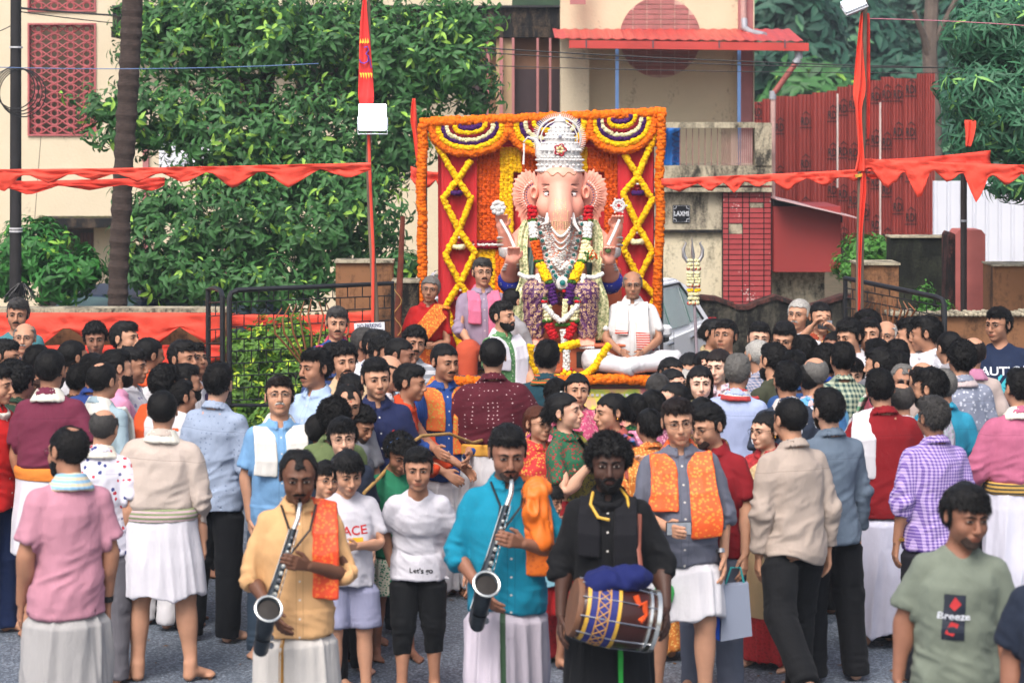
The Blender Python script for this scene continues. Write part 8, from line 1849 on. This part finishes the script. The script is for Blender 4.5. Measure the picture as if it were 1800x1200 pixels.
nick=mat('nickel_silver','#8e9096',.22,.25,25,.2,metal=.95);nick_d=mat('dark_nickel','#3c4248',.3,.25,25,.2,metal=.85);nick_b=mat('bright_rim','#dcdcd6',.2,.1,25,0,metal=.9)
def sax(label,r_,dx=0):
 t,M,parts,sc=r_;head=bone_pt(M,'head',(0,-.098,1.522));k=thing('saxophone',label,'saxophone');k.matrix_basis=t.matrix_basis.copy()
 m0=head;m1=head+Vector((.000,-.045,-.020));m2=m1+Vector((-.012,-.050,-.060));n0=m2+Vector((-.02,-.010,-.05));n1=n0+Vector((-.125,-.045,-.36));n2=n1+Vector((-.025,-.01,-.12));n3=n2+Vector((-.012,-.035,-.05));n4=n3+Vector((.0,-.055,-.01));n5=n4+Vector((.008,-.030,.06));b0=n5+Vector((.018,-.020,.115));b1=b0+Vector((.006,-.055,.038))
 MB().tube([m0,m1],[.006,.009],8).build('mouthpiece',mat('ebonite','#0e0e10',.2,.1,9,0),k,smooth=True)
 MB().tube([m1,m1 .lerp(m2,.5)+Vector((0,-.012,.008)),m2,n0],[.009,.011,.012,.013],10).build('neck',nick_b,k,smooth=True)
 bd_=MB().tube([n0,n0 .lerp(n1,.5),n1,n2,n3,n4,n5],[.015,.020,.027,.032,.035,.036,.037],14).build('body',nick_d,k,smooth=True)
 bl=MB().tube([n5,n5 .lerp(b0,.5),b0,b1],[.038,.042,.046,.060],20,cap=False).build('bell',nick_d,k,smooth=True);bl.modifiers.new('t','SOLIDIFY').thickness=.002
 ax=(b1-b0).normalized();q=ax.to_track_quat('Z','Y').to_matrix().to_4x4();MB().tube([b1+q.to_3x3()@Vector((.062*math.cos(a),.062*math.sin(a),.0)) for a in np.linspace(0,6.283,28,endpoint=False)],.0065,8,closed=True).build('bell_rim',nick_b,bl,smooth=True)
 MB().lathe([(.001,0),(.050,.002),(.050,.004),(.001,.006)],20,M=Matrix.Translation(b1-ax*.02)@q).build('bell_shade_disc',mat('dark_throat','#1a1410',.5,.2,9,0,metal=.4),bl)  # dark disc across the bell, painted shade of its hollow inside
 dirn=(n2-n0).normalized();side=Vector((0,-1,0));
 for i in range(13):
  p_=n0+(n2-n0)*(.08+i*.068)+side*(.022+.001*i);MB().lathe([(.001,-.005),(.008+i*.0007,-.004),(.008+i*.0007,.003),(.001,.005)],10,M=Matrix.Translation(p_)@Matrix.Rotation(R(90),4,'X')).build('key_cup',nick_b if i%3 else nick,bd_)
 for o_ in(Vector((.018,-.012,0)),Vector((-.022,-.008,0))):MB().tube([n0+o_*1.0,n2+o_*1.6],.0028,5).build('key_rod',nick_b,bd_)
 for i in range(3):p_=n2+Vector((.035,-.03-.01*i,.02-i*.035));MB().tube([p_+Vector((0,-.008,0)),p_+Vector((0,.008,0))],.016,10).build('key_guard',nick,bd_)
 hz=bone_pt(M,'chest',(0,-.10,1.37));MB().tube([bone_pt(M,'chest',(.085,-.03,1.435)),bone_pt(M,'chest',(.05,-.135,1.33)),n0 .lerp(n1,.45)],.006,5).tube([bone_pt(M,'chest',(-.085,-.03,1.435)),bone_pt(M,'chest',(-.05,-.13,1.33)),n0 .lerp(n1,.45)],.006,5).build('neck_strap',mat('black_strap','#121214',.4,.1,9,0),k)
 return k
sax('tarnished silver saxophone played by the man in peach shirt',rec('saxophonist in peach'));sax('bright silver saxophone played by the man in teal-blue kurta',rec('saxophonist in bright'))
r=rec('saxophonist in bright');t,M,parts,sc=r
r=rec('bearded drummer');t,M,parts,sc=r
dr=thing('drum','barrel drum with blue and gold lattice band slung in front of the drummer','drum');ctr=Vector((.03,-.31,.90));dr.matrix_basis=t.matrix_basis@Matrix.Translation(ctr)@Matrix.Rotation(R(12),4,'Y')@Matrix.Rotation(R(12),4,'Z')@Matrix.Scale(.86,4)
RY=Matrix.Rotation(R(90),4,'Y');DL=.225
def rad(x):return.150+.030*(1-(x/DL)**2)
wd=mat('drum_wood','#34120c',.3,.2,6,.2)
MB().lathe([(.001,-DL)]+[(rad(x),x) for x in np.linspace(-DL,DL,13)]+[(.001,DL)],36,M=RY).build('shell',wd,dr,smooth=True)
MB().lathe([(.001,-DL-.012),(.158,-DL-.010),(.165,-DL+.004),(.162,-DL+.022),(.150,-DL+.02)],36,M=RY).build('drumhead',mat('hide','#6a4630',.7,.2,9,.3),dr,smooth=True)
MB().lathe([(.001,DL+.004),(.150,DL+.004),(.165,DL+.002),(.168,DL-.01),(.16,DL-.012)],36,M=RY).build('drumhead',mat('white_head','#b8b0a4',.5,.1,9,.2),dr,smooth=True)
MB().lathe([(.168,DL-.012),(.178,DL-.010),(.178,DL+.014),(.170,DL+.016)],40,M=RY).build('steel_rim',nick_b,dr,smooth=True);MB().lathe([(.166,DL-.055),(.176,DL-.05),(.176,DL-.035),(.168,DL-.03)],40,M=RY).build('steel_hoop',nick_b,dr,smooth=True)
gold_c=mat('gold_braid','#c49a34',.5,.15,30,.2);blue_c=mat('blue_band','#16206a',.7,.15,30,.2);tan_c=mat('tan_lattice','#b08040',.6,.15,30,.2)
def hoopb(a,b,m,nm,e=.004):MB().lathe([(rad(x)+e,x) for x in np.linspace(a,b,5)]+[(rad(b)-.004,b),(rad(a)-.004,a)],40,M=RY).build(nm,m,dr,smooth=True)
hoopb(-.185,-.165,gold_c,'gold_edge',.008);hoopb(-.163,-.015,blue_c,'blue_band',.004);hoopb(-.013,.006,gold_c,'gold_edge',.008);hoopb(-.128,-.120,tan_c,'lattice_edge',.0065);hoopb(-.062,-.054,tan_c,'lattice_edge',.0065)
for k in range(22):
 a0=k*6.283/22;a1=a0+6.283/22
 for s in(0,1):
  q0,q1=(a0,a1) if s==0 else(a1,a0);pp_=[]
  for u in np.linspace(0,1,4):x=-.122+.062*u;a=q0+(q1-q0)*u;rr_=rad(x)+.0055;pp_.append((x,rr_*math.cos(a),rr_*math.sin(a)))
  MB().tube(pp_,.0032,4).build('lattice_strip',tan_c,dr)
for k in range(10):a=k*.628;MB().tube([(-DL+.01,.166*math.cos(a),.166*math.sin(a)),(0,.186*math.cos(a),.186*math.sin(a)),(DL-.01,.172*math.cos(a),.172*math.sin(a))],.0045,5).build('tension_rod',nick,dr)
MB().tube([(.08,-.12,.15),(.11,-.13,.10),(.13,-.15,.13),(.15,-.14,.06),(.12,-.17,.02)],.018,8).build('orange_tie',c('plain','#c84a1c'),dr,smooth=True)
f=Field(grid((-.22,.22,.010)),grid((-.16,.16,.010)),grid((.08,.34,.010)))
f.ell((-.04,0,.19),(.15,.10,.055));f.ell((.07,-.01,.23),(.10,.09,.055),.03);f.ell((-.12,-.03,.15),(.07,.07,.05),.03)
V,Q_=f.mesh();Nn=vnormals(V,Q_);V=V+Nn*((1-np.abs(2*vnoise(V*14)-1))*.03-.012)[:,None]
o=link('cloth_bundle',new_mesh('cloth_bundle',V,Q_,c('plain','#101a52')),dr)
MB().tube([bone_pt(M,'chest',(.13,-.02,1.43))-ctr,bone_pt(M,'chest',(.14,-.14,1.25))-ctr,Vector((.15,.05,.17))],.013,6,flat=.4).build('shoulder_strap',mat('brown_strap','#7a4030',.6,.1,9,0),dr)
gcl=thing('gold_border_cloth','gold edging of the black neck cloth worn by the drummer','cloth') if False else None
MB().tube([bone_pt(M,'chest',p) for p in((-.075,-.02,1.44),(-.085,-.08,1.39),(-.045,-.135,1.335),(.01,-.145,1.325))],.008,6).build('gold_edging',gold_c,t,smooth=True)
MB().tube([bone_pt(M,'chest',p) for p in((.06,.0,1.455),(.095,-.05,1.42),(.105,-.09,1.36))],.007,6).build('gold_edging',gold_c,t,smooth=True)
r=rec('saxophonist in bright');t,M,parts,sc=r
f=Field(grid((.03,.24,.009)),grid((-.24,.02,.009)),grid((1.10,1.50,.009)))
f.ell((.14,-.07,1.40),(.06,.08,.05));f.cap((.12,-.12,1.38),(.15,-.16,1.16),.045,.038,.03);f.ell((.10,-.15,1.29),(.045,.04,.07),.02)
V,Q_=f.mesh();Nn=vnormals(V,Q_);V=V+Nn*((1-np.abs(2*vnoise(V*(28,28,12))-1))*.03-.014)[:,None];o=link('cloth_bundle',new_mesh('cloth_bundle',V,Q_,c('silk','#d86a14','#b85a14',.6)),t);o.matrix_local=Matrix(M[BI['chest']].tolist())
ph=mat('phone_black','#0e0e12',.2,.1,9,0)
def phone(label,r_,bone,p,face_rot,w_=.072,h_=.145,horizontal=False,scr=None):
 t,M,parts,sc=r_;q=thing('phone',label,'phone');pt_=wpt(r_,bone,p);q.location=pt_;q.rotation_euler=(0,R(90) if horizontal else 0,face_rot)
 MB().box(-w_/2,w_/2,-.005,.005,-h_/2,h_/2,bev=.004).build('case',ph,q);MB().box(-w_/2+.004,w_/2-.004,-.0062,-.0052,-h_/2+.005,h_/2-.005).build('screen',scr or mat('phone_back','#8a9098',.2,.2,60,0),q)
 return q
phone('small phone held up before the face of the cropped-haired man',rec('filming'),'haL',(.255,-.09,.78),0,horizontal=True,h_=.12)
phone('phone with lit screen raised above the crowd at right',rec('photographing'),'haL',(.265,-.05,.76),R(10),scr=mat('screen_lit','#6a8a90',.2,.4,40,0))
phone('dark phone in the hand of the man with the orange shawl',rec('tucked-up'),'haR',(-.27,-.03,.76),R(10),h_=.14,horizontal=True)
a=Vector((X(640,14.6),14.3,Z(850,14.6)));pts=[P(640,866,13.75),P(668,838,14.1),P(708,790,14.7),P(740,766,15.0),P(790,762,15.4),P(830,778,15.6),P(860,770,16.2)]
rp_=thing('rope','thick pale rope held by the men pulling the float','rope');rope_m=mat('coir_rope','#a8844a',.8,.25,40,.6);MB().tube(pts,.0105,8).build('strand',rope_m,rp_,smooth=True)
r=rec('tucked-up');p=wpt(r,'haL',(.27,0,.70));bg_=thing('bag','grey and blue carrier bag hanging beside the man with the orange shawl','bag',p+Vector((.10,.05,-.02)))
MB().prism([(-.07,0),(.07,.01),(.09,-.27),(-.08,-.30)],-.04,.03).build('body',c('plain','#7e8698'),bg_);MB().prism([(-.10,-.02),(-.075,0),(-.085,-.30),(-.13,-.27)],-.03,.05).build('side',c('plain','#1440a0'),bg_);MB().tube([(-.05,0,0),(-.02,0,.09),(.03,0,.09),(.05,0,0)],.006,5).build('handle',c('plain','#2a8a8a'),bg_)
p=wpt(rec('tucked-up'),'haR',(-.27,0,.70));bg2=thing('bag','bright green plastic bag between drummer and bare legs','bag',P(1166,1040,12.9));f=Field(grid((-.09,.09,.012)),grid((-.08,.08,.012)),grid((-.10,.10,.012)));f.ell((0,0,-.01),(.06,.05,.06));f.cap((0,0,.03),(0,0,.08),.03,.012,.02);V,Q_=f.mesh();link('body',new_mesh('body',V+vnormals(V,Q_)*(vnoise(V*40)[:,None]-.5)*.02,Q_,mat('green_plastic','#1a9a3c',.3,.2,9,.3)),bg2)
